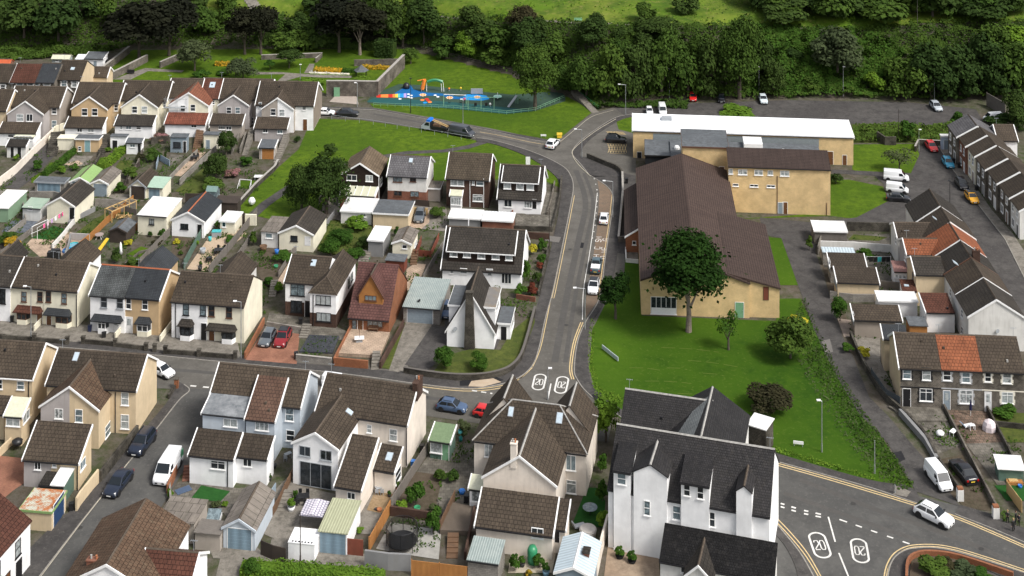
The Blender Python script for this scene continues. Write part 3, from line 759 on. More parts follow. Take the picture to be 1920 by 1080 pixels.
h.blk((472,745),682,2.6,'flat',506,wall=W,roof=OLC,trim=None,ov=.15);h.door(575,825,190,130,DBL,kind='garage_door',fm=TG)
h=H('summerhouse','dark green summerhouse with pale green roof between cream gable and hipped house','summerhouse',-14)
h.blk((1305,60),1450,2.5,'mono',-70,t=.25,wall=WGN,roof=GNS,trim=TW);h.win(1342,110,90,90,'p',gl=GLC);h.door(1420,140,50,110,DGN)
R('c2')
h=H('semi_detached_building','hipped brown-roofed building with two pointed street gables and cream render','building',-12)
R('full')
h.blk((889,824),1099,5.6,'hip',744,t=.78,wall=CP,roof=RB,ridge=LEAD)
b=h.B[0];ym=(b['y0']+b['y1'])/2
for xc in(3.1,12.1):h.lb(xc-2.9,xc+2.9,ym,b['y1']+1.6,5.6,b['rh']+.1,'gy',wall=CP,roof=RB,trim=None,ridge=LEAD)
h.sky(958,772,10,16,b=0);h.sky(1049,784,12,18,b=0)
R('d3');h.win(442,230,72,112,'c',bi=0);h.win(445,410,76,96,'l',bi=0)
R('d2');h.win(1745,135,62,100,'c',bi=0)
h.blk((1705,332),2250,5.3,'gy',180,d=h.to((1705,332),5.3),wall=CP,roof=RB,ridge=LEAD)
R('d3');h.chim(.42,0.02,.8,.7,1.4,CP,b=-1,pots=2)
h.blk((-270,700),300,3.0,'mono',420,t=.55,wall=CP,roof=RB,oel=.1);h.win(190,757,92,76,'c')
h.blk((312,722),395,3.0,'mono',500,t=.5,wall=CP,roof=RB,oel=.1);h.door(338,785,36,90,DBK)
R('d2');h.blk((1602,430),1700,2.6,'mono',320,t=.4,wall=W,roof=POL,part='conservatory_wall',ov=.06);h.win(1650,480,70,80,'p',gl=GLC)
h=H('shed','grey-green lean-to with pale ribbed roof at the end of the timber fence','shed',-12)
h.blk((1588,962),1815,2.6,'mono',785,t=.12,wall=CB,roof=GYC,trim=None,ov=.1)
R('d3')
h=H('garage','garage with pale blue sheet gable roof and white ridge at the bottom edge','garage',-12)
h.blk((325,1050),600,2.5,'gy',1015,d=6.3,wall=BG,roof=BLC,trim=TW,ridge=TW)
h.lb(2.9,3.6,2.6,3.4,3.5,.01,'flat',wall=BR,roof=RD,z0=2.4,part='chimney',trim=None)
h=H('hotel','white three-storey building with black slate roof and mixed dormers','building',-16)
h.blk((722,425),1930,7.3,'gx',-55,t=.85,wall=W,roof=RK,trim=None,ridge=LEAD,ov=.15)
for q in((803,535,42,108),(1235,605,62,105),(1402,640,36,110),(1502,655,46,110)):h.win(*q)
h.door(1015,845,60,150,DW)
for q in((763,430,860),(1158,505,690),(1445,565,745),(1725,590,810)):h.pipe(*q,m=PLK)
h.blk((762,287),888,9.9,'mono',75,t=.28,fl=0,wall=W,roof=RK,trim=None,part='dormer_wall');h.win(822,350,64,86)
h.blk((912,297),1162,9.9,'gy',248,d=6,fl=0,wall=W,roof=RK,trim=None,ridge=LEAD,part='gable_wall');h.win(1013,570,46,110)
h.blk((1268,374),1478,9.7,'mono',155,t=.28,fl=0,wall=W,roof=RK,trim=None,part='dormer_wall');h.win(1312,435,50,86);h.win(1413,455,52,92)
h.blk((1682,442),1798,9.7,'gy',408,d=4.2,fl=0,wall=W,roof=RK,trim=None,part='dormer_wall',ov=.1)
h.blk((1112,962),1962,2.9,'mono',690,t=.5,wall=WG,roof=M_roof('roof_wet_black',(.009,.009,.010),w=.3,h=.3,moss=(.08,.075,.07),mossamt=.3,jit=.4),trim=None,part='lean_to_wall');h.win(1300,1030,70,60,'l')
h.blk((1295,1078),1500,2.9,'gy',1002,d=5,wall=WG,roof=RD,part='porch_wall')
R('c3')
h=H('hall','black slate-roofed hall with grey slate patches behind the white dormered building','building',-15)
h.blk((818,945),1480,6,'gx',680,t=.8,wall=WG,roof=RK,trim=None,ridge=LEAD,oe=.1)
b=h.B[0];ym=(b['y0']+b['y1'])/2
h.lb(6.6,16.4,-6.5,b['y1']-.6,6,b['rh']+.3,'gy',wall=WG,roof=RK,trim=TBR,ridge=LEAD)
r=MB();t=(b['rh']+.3)/4.9
def sl(x,y):return(x,y,6+.02+.13+.03+t*(x-6.6))
r.face([sl(6.8,-5),sl(10.4,-5),sl(11.3,4.2),sl(10.0,4.2)]);r.build('slate_patch',M_roof('roof_new_grey_slate',(.17,.19,.20),w=.3,h=.3,mossamt=.05,patch=.2),h.root)
h=H('annex','small flat white-roofed annex with dark walls beside the black slate hall','building',-30)
h.blk((1765,945),1905,3.6,'flat',868,wall=SD,roof=WHF,trim=None)
R('b2')
h=H('house','white house with hipped brown roof and black windows above two parked cars','house',-9)
h.blk((220,792),520,5.5,'gx',592,t=.6,wall=W,roof=RB,oer=0);h.win(312,855,106,86,'k',fm=TB);h.sky(432,652,40,50)
R('c2');h.win(303,58,86,86,'k',fm=TB);R('b2')
h.band(0,2.3,DB,name='brick_base')
h.blk((405,874),600,5.5,'hipy',None,t=.75,d=11.8,wall=W,roof=RB);h.band(0,2.3,DB,name='brick_base')
h.win(505,932,112,70,'b',fm=TB,gl=GLC);h.win(697,795,14,64,face='R',fm=TB);h.win(718,757,14,60,face='R',fm=TB)
R('c2');h.win(508,138,106,64,'b',fm=TB,gl=GLC);h.door(392,150,50,120,DBK,bi=0);h.pipe(430,-30,215)
R('b2')
h=H('house','maroon-roofed chalet house with orange brick gable and timber dormer','house',-9)
h.blk((697,1045),996,2.6,'gx',652,t=.85,wall=OB,roof=RM,ov=.4,trim=None,ridge=M_plain('ridge_maroon',(.11,.055,.05),.8))
h.blk((772,888),952,5.2,'gy',745,d=4.5,dor=(0,952),wall=WO,roof=RM,trim=TBR,part='dormer_wall');h.win(860,915,88,38,'b',fm=TBR)
R('c2');h.win(738,185,38,108,'l',fm=TBR,bi=0);h.door(782,190,38,96,DBR,bi=0);h.win(892,180,112,62,'b',fm=TBR,bi=0,gl=GLC)
r=MB();r.tube((2.7,6.2,6.5),(2.7,6.2,8.2),.1);r.build('flue',PLK,h.root)
h=H('garage','block garage with streaked grey ribbed roof and dark slate door below the driveway top','garage',-9)
h.blk((1105,60),1378,2.5,'mono',-160,t=.08,wall=CB,roof=GYC,trim=None);h.door(1230,120,190,92,DGY,kind='garage_door')
h=H('house','white steep-gabled house with a tall dark stone chimney up its front','house',-7)
h.blk((1432,228),1786,2.7,'gy',-45,d=8.6,wall=W,roof=RD,ov=.3)
b=h.B[0];W_=b['x1']
h.lb(.05,3.2,1.6,7.8,5.7,.01,'flat',z0=2.2,roof=GRF,part='dormer_wall');h.wl('L',2.5,4.6,2.2,1.1,'c')
h.lb(W_-3.2,W_-.05,1.6,7.8,5.7,.01,'flat',z0=2.2,roof=M_ground('roof_stained_felt',((.17,.16,.15),(.3,.2,.08),(.2,.19,.18))),part='dormer_wall');h.wl('R',2.6,4.6,2.8,1.1,'b')
x=h.hit((1605,350),'F',b).x
r=MB();r.prism([(x-.85,0),(x-.55,8.9),(x+.5,8.9),(x+.85,0)],'y',-.75,-.01);r.box(x-.62,x+.57,-.8,.05,8.902,9.0);r.build('chimney',SD,h.root)
h.lb(W_+.02,W_+2.2,3.0,8.0,2.6,.01,'flat',roof=GRF,part='porch_wall');h.wl('F',1.1,0.02,.9,2.1,door=DBK);h.wl('R',2.5,1.5,2.8,1.2,'b')
R('c2')
r=MB();r.lathe([(.05,0),(.33,.08)],12);dish=r.mesh('satellite_dish',TG);o=link('satellite_dish',dish,h.root,(h.hit((1495,200),'F',b).x,-.12,2.9));o.rotation_euler=(math.pi/2,0,.4)
R('b2')
h=H('house','dark-tiled house with a row of five white dormer windows and white ground floor','house',-7)
h.blk((1398,692),1985,2.8,'gx',380,t=.78,wall=W,roof=RD,oe=.2)
h.blk((1437,556),1935,5.3,'mono',392,t=.5,dor=(0,640),wall=DK,roof=RD,trim=TW,part='dormer_wall',ov=.25,gut=TW)
for q in((1482,580,58,50),(1582,585,58,50),(1690,594,58,50),(1797,600,58,50),(1897,607,54,50)):h.win(*q,'p',gl=GLC)
h.win(1557,712,50,40,'p',bi=0);h.door(1752,745,44,90,DW,bi=0,glaz=True);h.win(1878,765,74,84,'b',bi=0,gl=GLD,sill=False);h.win(1470,712,26,36,'p',bi=0)
r=MB();r.tube((3.7,5.3,8.0),(3.7,5.3,9.2),.09);r.build('flue',TW,h.root)
R('a2')
h=H('house','dark tile-hung house with gable to the camera and a glazed veranda roof','house',-7)
h.blk((642,1064),918,5.3,'gy',985,d=8.5,wall=DK,roof=M_roof('roof_sandy_brown',(.15,.115,.08)))
R('b2');h.win(718,12,76,42,'c');h.win(850,17,52,46,'c');h.win(938,40,14,50,face='R')
h.blk((632,140),888,2.5,'mono',74,t=.2,wall=BR,roof=POL,part='veranda_wall');h.pipe(922,0,170,m=TW,bi=0)
for k in range(6):
 r=MB();B=h.B[-1];x=lerp(B['x0'],B['x1'],k/5);r.prism([(B['y0']-.3,2.5+.1),(B['y1'],2.5+B['rh']+.17),(B['y1'],2.5+B['rh']+.24),(B['y0']-.3,2.5+.17)],'x',x-.05,x+.05);r.build('glazing_bar',TW,h.root)
R('a2')
h=H('house','grey pebbledashed house with grey tiled roof and a white skylight','house',-7)
h.blk((988,1076),1278,5.3,'gx',925,wall=WG,roof=RG);h.sky(1162,963,30,36);h.band(0,2.4,BR,name='brick_base')
R('b2');h.win(1062,22,68,46,'b',fm=TBR);h.win(1178,22,46,42,'c',fm=TBR);h.win(1065,130,62,40,'c',fm=TBR);h.win(1190,135,66,44,'c',fm=TBR)
h.blk((1265,90),1380,2.5,'flat',40,wall=PB,roof=RA,part='porch_wall')
h=H('house','dark brick house with brown roof and tall white glazed porch','house',-7)
h.blk((1428,14),1745,5.4,'gx',-175,t=.66,wall=DB,roof=M_roof('roof_mottled_brown',(.085,.068,.05),mossamt=.5),ov=.25)
h.win(1510,46,98,54,'c',gl=GLC);h.win(1630,48,20,36,'p');h.win(1680,54,54,36,'l');h.win(1663,164,74,50,'l',gl=GLC);h.pipe(1605,20,250,m=TW);h.pipe(1708,20,270,m=TW)
h.lb(1.0,3.1,-1.2,0,2.6,.5,'mono',wall=W,roof=POL,part='porch_wall');h.wl('F',1.05,1.5,1.9,1.4,'b5',gl=GLC)
R('b2')
h=H('house','dark-tiled chalet house with white framed dormer beside the main road bend','house',-7)
h.blk((1818,165),2135,2.8,'gx',-85,t=.78,wall=W,roof=RD,oe=.2)
h.blk((1848,40),2112,5.1,'mono',-72,t=.45,dor=(0,108),wall=DK,roof=RD,part='dormer_wall',gut=TW)
for q in((1885,72,54,48),(1980,78,54,48),(2057,81,54,48)):h.win(*q,'p',gl=GLC)
h.win(1890,202,60,60,'c',bi=0);h.win(1937,205,60,60,'c',bi=0,gl=GLC)if 0 else None;h.win(2040,212,60,56,'b',bi=0,gl=GLC);h.door(2088,212,30,70,DBK,bi=0)
for L,rx,hh,p2,wl,rf,tx,nm in(((637,262),865,2.5,166,WG,WHF,'garage with white flat roof under the glazed veranda','w'),((878,278),1142,2.8,182,YE,GRF,'garage with dark felt roof and buff side wall left of the silver parked car',None),((1446,312),1682,2.3,250,GY,WHF,'low garage with dirty white roof and dark wall above the dormer house',None),((1697,330),1925,2.3,270,BR,WHM,'red brick garage with white ribbed roof above the dormer house',None)):
 h=H('garage',tx,'garage',-7);h.blk(L,rx,hh,'flat',p2,wall=wl,roof=rf,oe=.1)
 if nm:h.win(805,292,38,28,'c')
h=H('shed','dark grey shed with white flat roof in the overgrown garden','shed',-9)
h.blk((842,480),952,2.9,'flat',380,wall=GY,roof=WHF,trim=TW)
h=H('shed','cream shed with grey gabled felt roof beside the red-brown fence','shed',-9)
h.blk((1024,502),1162,2.6,'gy',480,d=5.5,wall=CR,roof=RA);h.win(1115,530,38,30,'p');h.win(1196,505,18,34,face='R')
h=H('shed','red-brown timber shed with blue-grey flat roof behind the maroon roof','shed',-9)
h.blk((972,632),1112,1.9,'flat',588,wall=WRD,roof=GRF,trim=None)
h=H('garage','cream bungalow-like garage with dark gabled roof above the overgrown garden','garage',-9)
h.blk((174,424),430,3.1,'gy',372,d=8.2,wall=CR,roof=RD);h.win(286,468,52,42,'l',fm=TB);h.door(388,490,40,66,DW)
h=H('garage','narrow garage with grey mono roof attached left of the cream gabled garage','garage',-9)
h.blk((40,415),165,2.9,'flat',308,wall=WG,roof=RA,trim=None);h.win(97,447,52,38,'p')
R('b1')
h=H('garage','cream garage with dark gabled roof and black side door near the clothes line','garage',-9)
h.blk((352,215),560,3.3,'gy',160,d=8.2,wall=CR,roof=RD);h.door(540,282,36,88,DBK)
h=H('garage','cream garage with large white flat roof and buff side wall','garage',-9)
h.blk((1034,292),1250,3.6,'mono',156,t=.05,wall=CR,roof=WHF,trim=None);h.win(1137,342,38,44,'c',fm=TB)
h=H('garage','white garage with slate gabled roof, red ridge and black window','garage',-9)
h.blk((1289,326),1530,3.0,'gy',272,d=9,wall=W,roof=RS,ridge=TR);h.win(1383,378,58,40,'c',fm=TB);h.door(1497,402,34,76,DBK)
h=H('shed','small cream shed with white flat roof on the paved garden','shed',-9)
h.blk((1651,337),1760,2.3,'flat',268,wall=CR,roof=WHF,trim=TW);h.win(1680,360,28,44,'p')
h=H('shed','dark brown timber shed with grey felt gabled roof beside the yellow slide','shed',-9)
h.blk((823,412),945,2.1,'gy',388,d=4.2,wall=WDK,roof=GRF,trim=WDK)
h=H('garage','cream garage with brown gabled roof and dark timber doors','garage',-9)
h.blk((972,78),1096,2.5,'gy',32,d=6,wall=CR,roof=RB,trim=TG);h.door(1035,120,104,86,WDK,kind='garage_door')
h=H('garage','cream garage with pale green roof and slate-blue door joined to the brown-roofed one','garage',-9)
h.blk((1100,84),1220,2.4,'mono',5,t=.1,wall=CR,roof=M_plain('roof_pale_green_felt',(.33,.45,.36),.8),trim=None);h.door(1158,138,80,76,DBL,kind='garage_door')
h=H('garage','white garage with bright green gabled roof and blue door','garage',-6)
h.blk((526,42),665,2.6,'gy',12,d=6.5,wall=W,roof=GNL);h.door(597,75,108,62,DBL,kind='garage_door')
h=H('garage','cream garage with brown-grey gabled roof right of the green-roofed garage','garage',-6)
h.blk((680,56),812,2.5,'gy',26,d=6.5,wall=CR,roof=RA);h.door(752,97,98,74,DGY,kind='garage_door')
h=H('garage','wide flat block garage with broad slate-blue door','garage',-6)
h.blk((262,44),482,2.5,'flat',8,wall=CB,roof=GRF,trim=TG);h.door(366,88,170,78,DBL,kind='garage_door')
h=H('shed','green shed with white flat roof at the left edge','shed',-6)
h.blk((-90,238),62,2.6,'flat',110,wall=GNW,roof=WHF,trim=None)
h=H('shed','patched shed of pale panels with green and white corrugated roof','shed',-9)
h.blk((170,236),305,2.4,'mono',165,t=.1,wall=SHD,roof=GNC,trim=None);h.win(226,243,34,28,'p')
R('a1')
TG_='stepped rear-gabled houses of the upper terrace'
def terr(label,main,wing,wins,lean,lw,wall=PB,roof=RB,ang=-3,wall2=None,lwall=W,mainw=None,roof2=None,lroof=None,extra=()):
 h=H('terraced_building',label,'building',ang,TG_)
 h.blk(main[0],main[1],5.5,'gx',main[2],t=.66,wall=mainw or wall,roof=roof)
 for q in extra:h.win(*q)
 h.blk(wing[0],wing[1],5.2,'gy',wing[2],d=max(4,h.to(wing[0],5.2)),wall=wall,roof=roof2 or roof,ov=.15)
 for q in wins:h.win(*q)
 if wall2:
  b=h.B[-1];r=MB();xm=(b['x0']+b['x1'])/2
  r.prism([(xm,.1),(xm,5.15+b['rh']),(b['x1']+.01,5.15),(b['x1']+.01,.1)],'y',b['y0']-.015,b['y0']-.002);r.build('painted_wall',wall2,h.root)
 h.blk(lean[0],lean[1],2.8,'mono',lean[2],t=.45,wall=lwall,roof=lroof or roof)
 for q in lw:h.win(*q)
 return h
h=H('house','terraced house with dark roof and buff wall cut off at the left edge, upper terrace','house',-3,TG_)
h.blk((-260,585),45,5.5,'gx',430,t=.66,wall=YE,roof=RB,oel=0);h.blk((-200,660),-5,3,'mono',600,t=.5,wall=YE)
h=terr('grey pebbledashed building with blank side gable beside the alley, upper terrace',((62,556),445,408),((56,612),325,520),[(150,642,50,54),(222,642,46,54,'c')],((-12,755),268,676),[(82,778,44,26,'l')],PL,extra=[(407,592,38,46),(407,690,38,56)],mainw=PB)
h.blk((108,790),250,2.3,'mono',748,t=.2,wall=W,roof=POL,part='conservatory_wall',ov=.05,trim=None);h.win(178,795,120,30,'b5',gl=GLC)
h.blk((52,856),192,2.4,'mono',806,t=.4,wall=WG,roof=RD);h.door(92,888,24,48,PLK);h.door(145,888,28,52,PLK)
terr('building with brown rendered rear gable and white stepped patio wall, upper terrace',((548,526),888,380),((536,576),806,486),[(635,600,44,54),(711,600,42,54)],((488,715),766,637),[(598,737,36,26,'c'),(682,738,44,26,'c')],TN,extra=[(880,568,30,48),(875,652,26,40)],mainw=YE)
terr('building with clean cream rear gable above a white basement, upper terrace',((890,510),1248,366),((910,562),1182,470),[(1010,582,40,50),(1084,582,42,50)],((862,698),1142,622),[(910,716,14,26),(965,716,40,26,'c'),(1040,718,34,26)],CR,extra=[(1243,545,24,40)],lroof=RD)
h=terr('building with terracotta rear roof and scaffolding, upper terrace',((1250,494),1490,350),((1266,548),1562,456),[(1372,572,36,44),(1447,568,38,50)],((1238,688),1537,606),[(1455,706,40,22,'c')],W,wall2=CR,roof2=M_roof('roof_weathered_terracotta',(.20,.08,.05)),lroof=M_roof('roof_patchy_red',(.17,.06,.04),patch=.5))
h.blk((1497,496),1642,5.5,'gx',348,t=.66,wall=CR,roof=RR);h.sky(1593,397,42,46);h.win(1598,528,26,30)
sc_=MB()
b=h.B[1]
for x in(b['x0']-.6,b['x0']+2,b['x0']+4.2):
 for y in(b['y0']-1.3,b['y0']-.4):sc_.tube((x,y,0),(x,y,7.2),.035,n=5)
for z in(3,5,7):sc_.tube((b['x0']-.8,b['y0']-1.3,z),(b['x0']+4.4,b['y0']-1.3,z),.035,n=5)
sc_.box(b['x0']-.7,b['x0']+4.3,b['y0']-1.3,b['y0']-.4,4.95,5.0)
o=sc_.build('scaffolding',MTL);o.location=h.root.location;o.rotation_euler=h.root.rotation_euler;o['label']='metal scaffolding standing against the white half of the terracotta-roofed building';o['category']='scaffolding'
terr('building with lilac and grey pebbledashed gable above the dark ivy bush, upper terrace',((1648,500),2020,352),((1636,548),1866,474),[(1717,587,38,48),(1783,587,38,48)],((1575,692),1812,613),[(1665,717,46,28,'b'),(1716,720,42,28,'c')],PL,lwall=PB,extra=[(1892,670,24,50)],mainw=PB)
R('a2')
h=terr('last building of the upper terrace with brown and white halves, beside the green lawn',((0,545),430,372),((42,576),282,495),[(130,600,40,52),(195,606,40,52)],((-10,722),230,640),[(70,742,38,26,'c'),(180,748,42,28,'c')],PB,wall2=W,lwall=PL,extra=[(32,548,24,40)],mainw=W)
b=h.B[0];r=MB();r.prism([(b['y0'],.1),(b['y0'],5.35),((b['y0']+b['y1'])/2,5.35+b['rh']),(b['y1'],5.35),(b['y1'],.1)],'x',b['x1']+.003,b['x1']+.02);r.build('gable_wall',M_wall('pebbledash_brown',(.24,.20,.165),bs=30),h.root)
h.win(362,570,26,30,bi=0);h.door(368,690,30,70,DBR,bi=0);h.win(306,690,20,40,face='R',bi=1)
h=H('shed','shed with blue-grey mono roof and orange timber door below the last terraced building','shed',-3)
h.blk((24,868),136,2.4,'mono',808,t=.15,wall=PB,roof=GRF);h.door(90,915,90,74,WO,kind='garage_door')
R('a1')
for L,rx,hh,p2,wl,rf,tx,dr in(((566,802),742,2.7,775,TN,GRF,'brown rendered garden store with pale teal door under the brown gable',(657,878,40,84,M_plain('door_teal',(.2,.34,.36),.5))),((828,784),950,2.6,768,W,GRF,'white garden store with black doorway under the cream gable',(862,850,36,62,PLK)),((1278,790),1398,3.2,765,BG,GRF,'slate-blue garden store with dark opening beside the wooden steps',(1390,850,22,60,PLK)),((1528,770),1642,3.0,752,CR,GRF,'white garden store with blue-grey door beside the wooden steps',(1560,858,28,64,DGY))):
 h=H('garden_store',tx,'outbuilding',-3);h.blk(L,rx,hh,'flat',p2,wall=wl,roof=rf,trim=TW if wl is TN else None);h.door(*dr)
 if wl is TN:h.win(598,875,26,34)
 if wl is BG:h.win(1328,846,56,42,'p',fm=TB,gl=GLD)
h=H('shed','small white shed with grey sloping roof in the middle of the upper gardens','shed',-3)
h.blk((948,830),1062,2.4,'mono',796,t=.3,wall=W,roof=GRF);h.win(995,852,40,26,'c');h.door(1045,865,22,50,PLK)
h=H('retaining_block','white rendered block with flat top beside the stone steps, upper gardens','outbuilding',-3)
h.blk((432,800),556,2.4,'flat',775,wall=CR,roof=CR,trim=None)
UG='stone fronted terrace beyond the upper gardens'
for L,rx,p2,rf,tx,ww,e in(((-200,372),70,240,RB,'stone terraced house with brown roof at the far left, upper stone row',[(22,415,34,40)],(0,0)),((76,376),262,238,RR,'stone terraced house with red-brown roof',[(148,400,46,36),(228,400,40,36)],(.1,0)),((262,376),408,236,RS,'stone terraced house with pale slate roof',[(272,402,30,36),(352,402,44,36)],(0,0)),((410,356),602,215,RB,'end stone terraced house with brown roof, skylight and buff gable',[(480,385,38,46),(558,388,36,48)],(0,.1))):
 h=H('terraced_house',tx,'house',-3,UG);h.blk(L,rx,5.3,'gx',p2,t=.6,wall=ST,roof=rf,oel=e[0],oer=e[1],trim=TW if e[0]else None)
 for q in ww:h.win(*q,'s',sur=TW)
 if e[1]:
  h.sky(545,275,30,24,b=0);h.band(0.01,5.2,YE,name='gable_render',e=0)if 0 else None
  b=h.B[0];r=MB();r.prism([(b['y0'],.1),(b['y0'],5.2),((b['y0']+b['y1'])/2,5.2+b['rh']),(b['y1'],5.2),(b['y1'],.1)],'x',b['x1']+.003,b['x1']+.02);r.build('gable_wall',YE,h.root)
  h.lb(b['x1']-1,b['x1']+3.2,b['y1']-.5,b['y1']+4,3.0,1.6,'gx',wall=YE,roof=RB)
h=H('cabin','white garden cabin with grey felt roof beyond the stone terrace','cabin',-3)
h.blk((636,200),772,2.7,'mono',150,t=.15,wall=W,roof=GRF);h.door(714,240,24,44,DGY);h.door(800,222,20,34,PLK,'R')
h=H('greenhouse','pale glazed greenhouse beyond the stone terrace','greenhouse',-3)
h.blk((388,200),520,2.2,'gx',170,wall=GLC,roof=POL,trim=None);h.win(430,212,20,20,'c')
h=H('shed','shed with white sloping roof beside the white garden cabin','shed',-3)
h.blk((566,205),640,2.0,'mono',170,t=.2,wall=WG,roof=WHM,trim=None)
h=H('shed','shed with orange-red roof at the far left above the stone terrace','shed',-3)
h.blk((-60,245),70,2.0,'gx',205,wall=BR,roof=M_corr('roof_orange_red',(.55,.11,.03),(.4,.08,.03)),trim=None)
R('full')
h=H('sports_hall','long buff brick hall with a white metal roof beside the car park','building',-5)
h.blk((1187,246),1600,5.6,'mono',215,t=.05,wall=YB,roof=M_ground('roof_bright_white_sheet',((.82,.84,.86),(.86,.87,.88),(.78,.8,.82)),bst=.05),ov=.1,thick=.3,oe=.1)
b=h.B[0];r=MB();r.box(b['x0']+4.2,b['x1']-7,b['y0']-.05,b['y0']-.003,3.6,5.3);r.build('grey_fascia',M_plain('cladding_grey',(.22,.25,.26),.5),h.root)
R('a3');h.door(955,930,32,44,PLK);R('a4');h.door(467,955,42,96,DBR);h.door(575,975,30,72,DBR)
r=MB();r.box(6,8.2,5,6.6,5.9,6.7);r.build('roof_vent',TG,h.root)
R('a3')
h=H('plant_building','low flat-roofed link building with blue-grey roof and black wall beside the hall','building',-5)
h.blk((1000,925),1200,4.2,'flat',812,wall=M_wall('cladding_black',(.02,.022,.025),(.05,.05,.05)),roof=GRF,trim=PLK)
h.blk((1195,938),2330,4.6,'flat',818,wall=GY,roof=GRF,trim=None)
B=h.B[-1]
def rbox(h,x0,x1,y0,y1,z0,z1,name,m):r=MB();r.box(x0,x1,y0,y1,z0,z1);r.build(name,m,h.root)
k=h.hit((1810,840),'F',B).x;rbox(h,k-1.5,k+2.3,B['y0']+5,B['y0']+9,4.7,5.9,'roof_vent',TW)
for px in(1240,1590,2050):
 k=h.hit((px,840),'F',B).x;r=MB();r.lathe([(.6,4.7),(.6,5.1),(.4,5.4),(.1,5.5)],10,(k,B['y0']+4));r.build('roof_vent',TW,h.root)
R('full')
h=H('school_block','two-storey buff brick block with flat tower and brown roof','building',-5)
h.blk((1366,312),1557,8.7,'mono',277,t=.3,wall=YB,roof=RH,trim=None,ov=.2,ridge=None)
h.blk((1280,275),1365,9.9,'flat',None,d=9,wall=YB,roof=GRF,trim=TBR,part='tower_wall')
R('a3');h.win(1377,990,22,34,'p');h.win(1440,992,26,32,'p');h.door(1573,1040,36,58,DBR)
for q in((1640,1045,30,38,'p'),(1730,1050,66,38,'k'),(1850,1053,62,38,'k'),(1938,1056,38,34,'p'),(2045,1060,66,38,'k')):h.win(*q,bi=0,gl=GLC)
R('b3')
for q in((1677,66,42,20,'p'),(1815,72,62,20,'c'),(1942,76,62,20,'c')):h.win(*q,bi=0,gl=GLD)
R('b4');h.door(95,255,38,82,DGY,bi=0);h.door(127,258,36,86,DBR,bi=0);h.pipe(70,0,300,m=TBR,bi=0);h.pipe(440,200,300,m=TBR,bi=0)
R('b3')
h=H('school_hall','large buff brick hall with broad brown roof behind the big round tree','building',-4)
h.blk((968,778),1780,5.7,'gy',650,d=46,wall=YB,roof=RH,trim=RH,ov=.15,ridge=None)
b=h.B[0];WW=b['x1']
tt=b['rh']/(WW/2);h.lb(WW-3.5,WW+4.9,.4,24,4.9,5.75+tt*3.5-4.9,'monol',wall=YB,roof=RH,trim=RH)
h.win(1905,880,42,100,'p',fm=TBR,gl=WRD,sill=False)
h.win(1137,970,192,130,'b5',bi=0,gl=GLD)
r=MB();b5=h.hit((1137,1015),'F',b);r.box(b5.x-2.0,b5.x+2.0,-.07,-.062,.3,1.25);r.build('white_panel',TW,h.root)
R('c3');h.door(1706,82,62,106,DGN,bi=0)
R('b3');h.lb(-2.3,-.02,22,33,3.0,1.4,'monor',wall=OB,roof=RH,trim=TW);h.wl('F',1.5,1.9,.7,.7,'p')
h.lb(-2.3,-.02,33.01,42,3.0,1.4,'monor',wall=YB,roof=RH,trim=None)
SG='stone terrace stepping along the right-hand street'
R('full')
pts=[(1794,257),(1811,275),(1828,294),(1848,319),(1870,345),(1893,372),(1912,396)]
walls=[ST,BR,CR,ST,ST,ST,WG]
txt=['far end stone house of the stepped terrace, beside the pale blue garage door','red brick house between stone and cream houses of the stepped terrace','cream-fronted house of the stepped terrace behind the light blue car','stone house of the stepped terrace, fourth from the far end','stone house of the stepped terrace with white quoins above the yellow car','stone house of the stepped terrace, last but one at the right edge','near end house of the stepped terrace with white rendered gable at the right edge']
h0=None
for i,((x,y),wl,tx)in enumerate(zip(pts,walls,txt)):
 h=H('terraced_house',tx,'house',-2,SG)
 hh=5.9-.12*i
 if i==0:h0=h;h.blk((x,y),x+76,hh,'gy',None,t=.55,d=6.6,wall=wl,roof=RB if i%2 else RG,ov=.2);W0=h.B[0]['x1']
 else:
  a=G(x,y,hh);h.o=Vector((a.x,a.y,0));h.root=empty(h.nm[0],h.nm[1],h.nm[2],h.o,h.a,h.nm[3]);
  nxt=prev-a;dd=nxt.y-.02
  h.lb(0,W0,0,dd,hh,W0/2*.55,'gy',wall=wl,roof=RB,oe=.05)
 prev=G(x,y,hh)
 dd=h.B[0]['y1']
 for q in(.27,.73):h.wl('L',dd*q,4.2,.9,1.3,'s',sur=TW if wl is not BR else None)
 h.wl('L',dd*.72,1.5,1.3,1.4,'c',sur=TW if wl is not BR else None);h.wl('L',dd*.25,0.02,.9,2.1,door=(DBK,DW,DBR)[i%3],sur=TW if wl is not BR else None)
R('e4')
h=H('house','white house wing with brown roof behind the far end of the stepped terrace','house',-3)
h.blk((1565,562),1805,5.2,'gx',366,t=.6,wall=W,roof=RB)
h=H('garage','pale blue garage front attached to the far end of the stepped terrace','garage',-2)
h.blk((845,510),938,2.9,'flat',492,wall=M_wall('render_sky_blue',(.45,.55,.68)),roof=WHF);h.door(905,620,56,120,DGY,kind='garage_door')
MG='gabled terrace between the lane and the right-hand street'
R('full')
pts=[(1717,417),(1735,447),(1752,481),(1771,514),(1793,552),(1816,594)]
rf=[RD,RB,RT,RD,RB,RD]
txt=['dark-roofed house at the far end of the gabled terrace','brown-roofed house with a skylight, second from the far end of the gabled terrace','terracotta-roofed house with white verges in the gabled terrace','dark-roofed house with brown verge and brick chimney in the gabled terrace','brown-roofed house next to the near end of the gabled terrace','near end house of the gabled terrace with big white rendered gable']
HT=[]
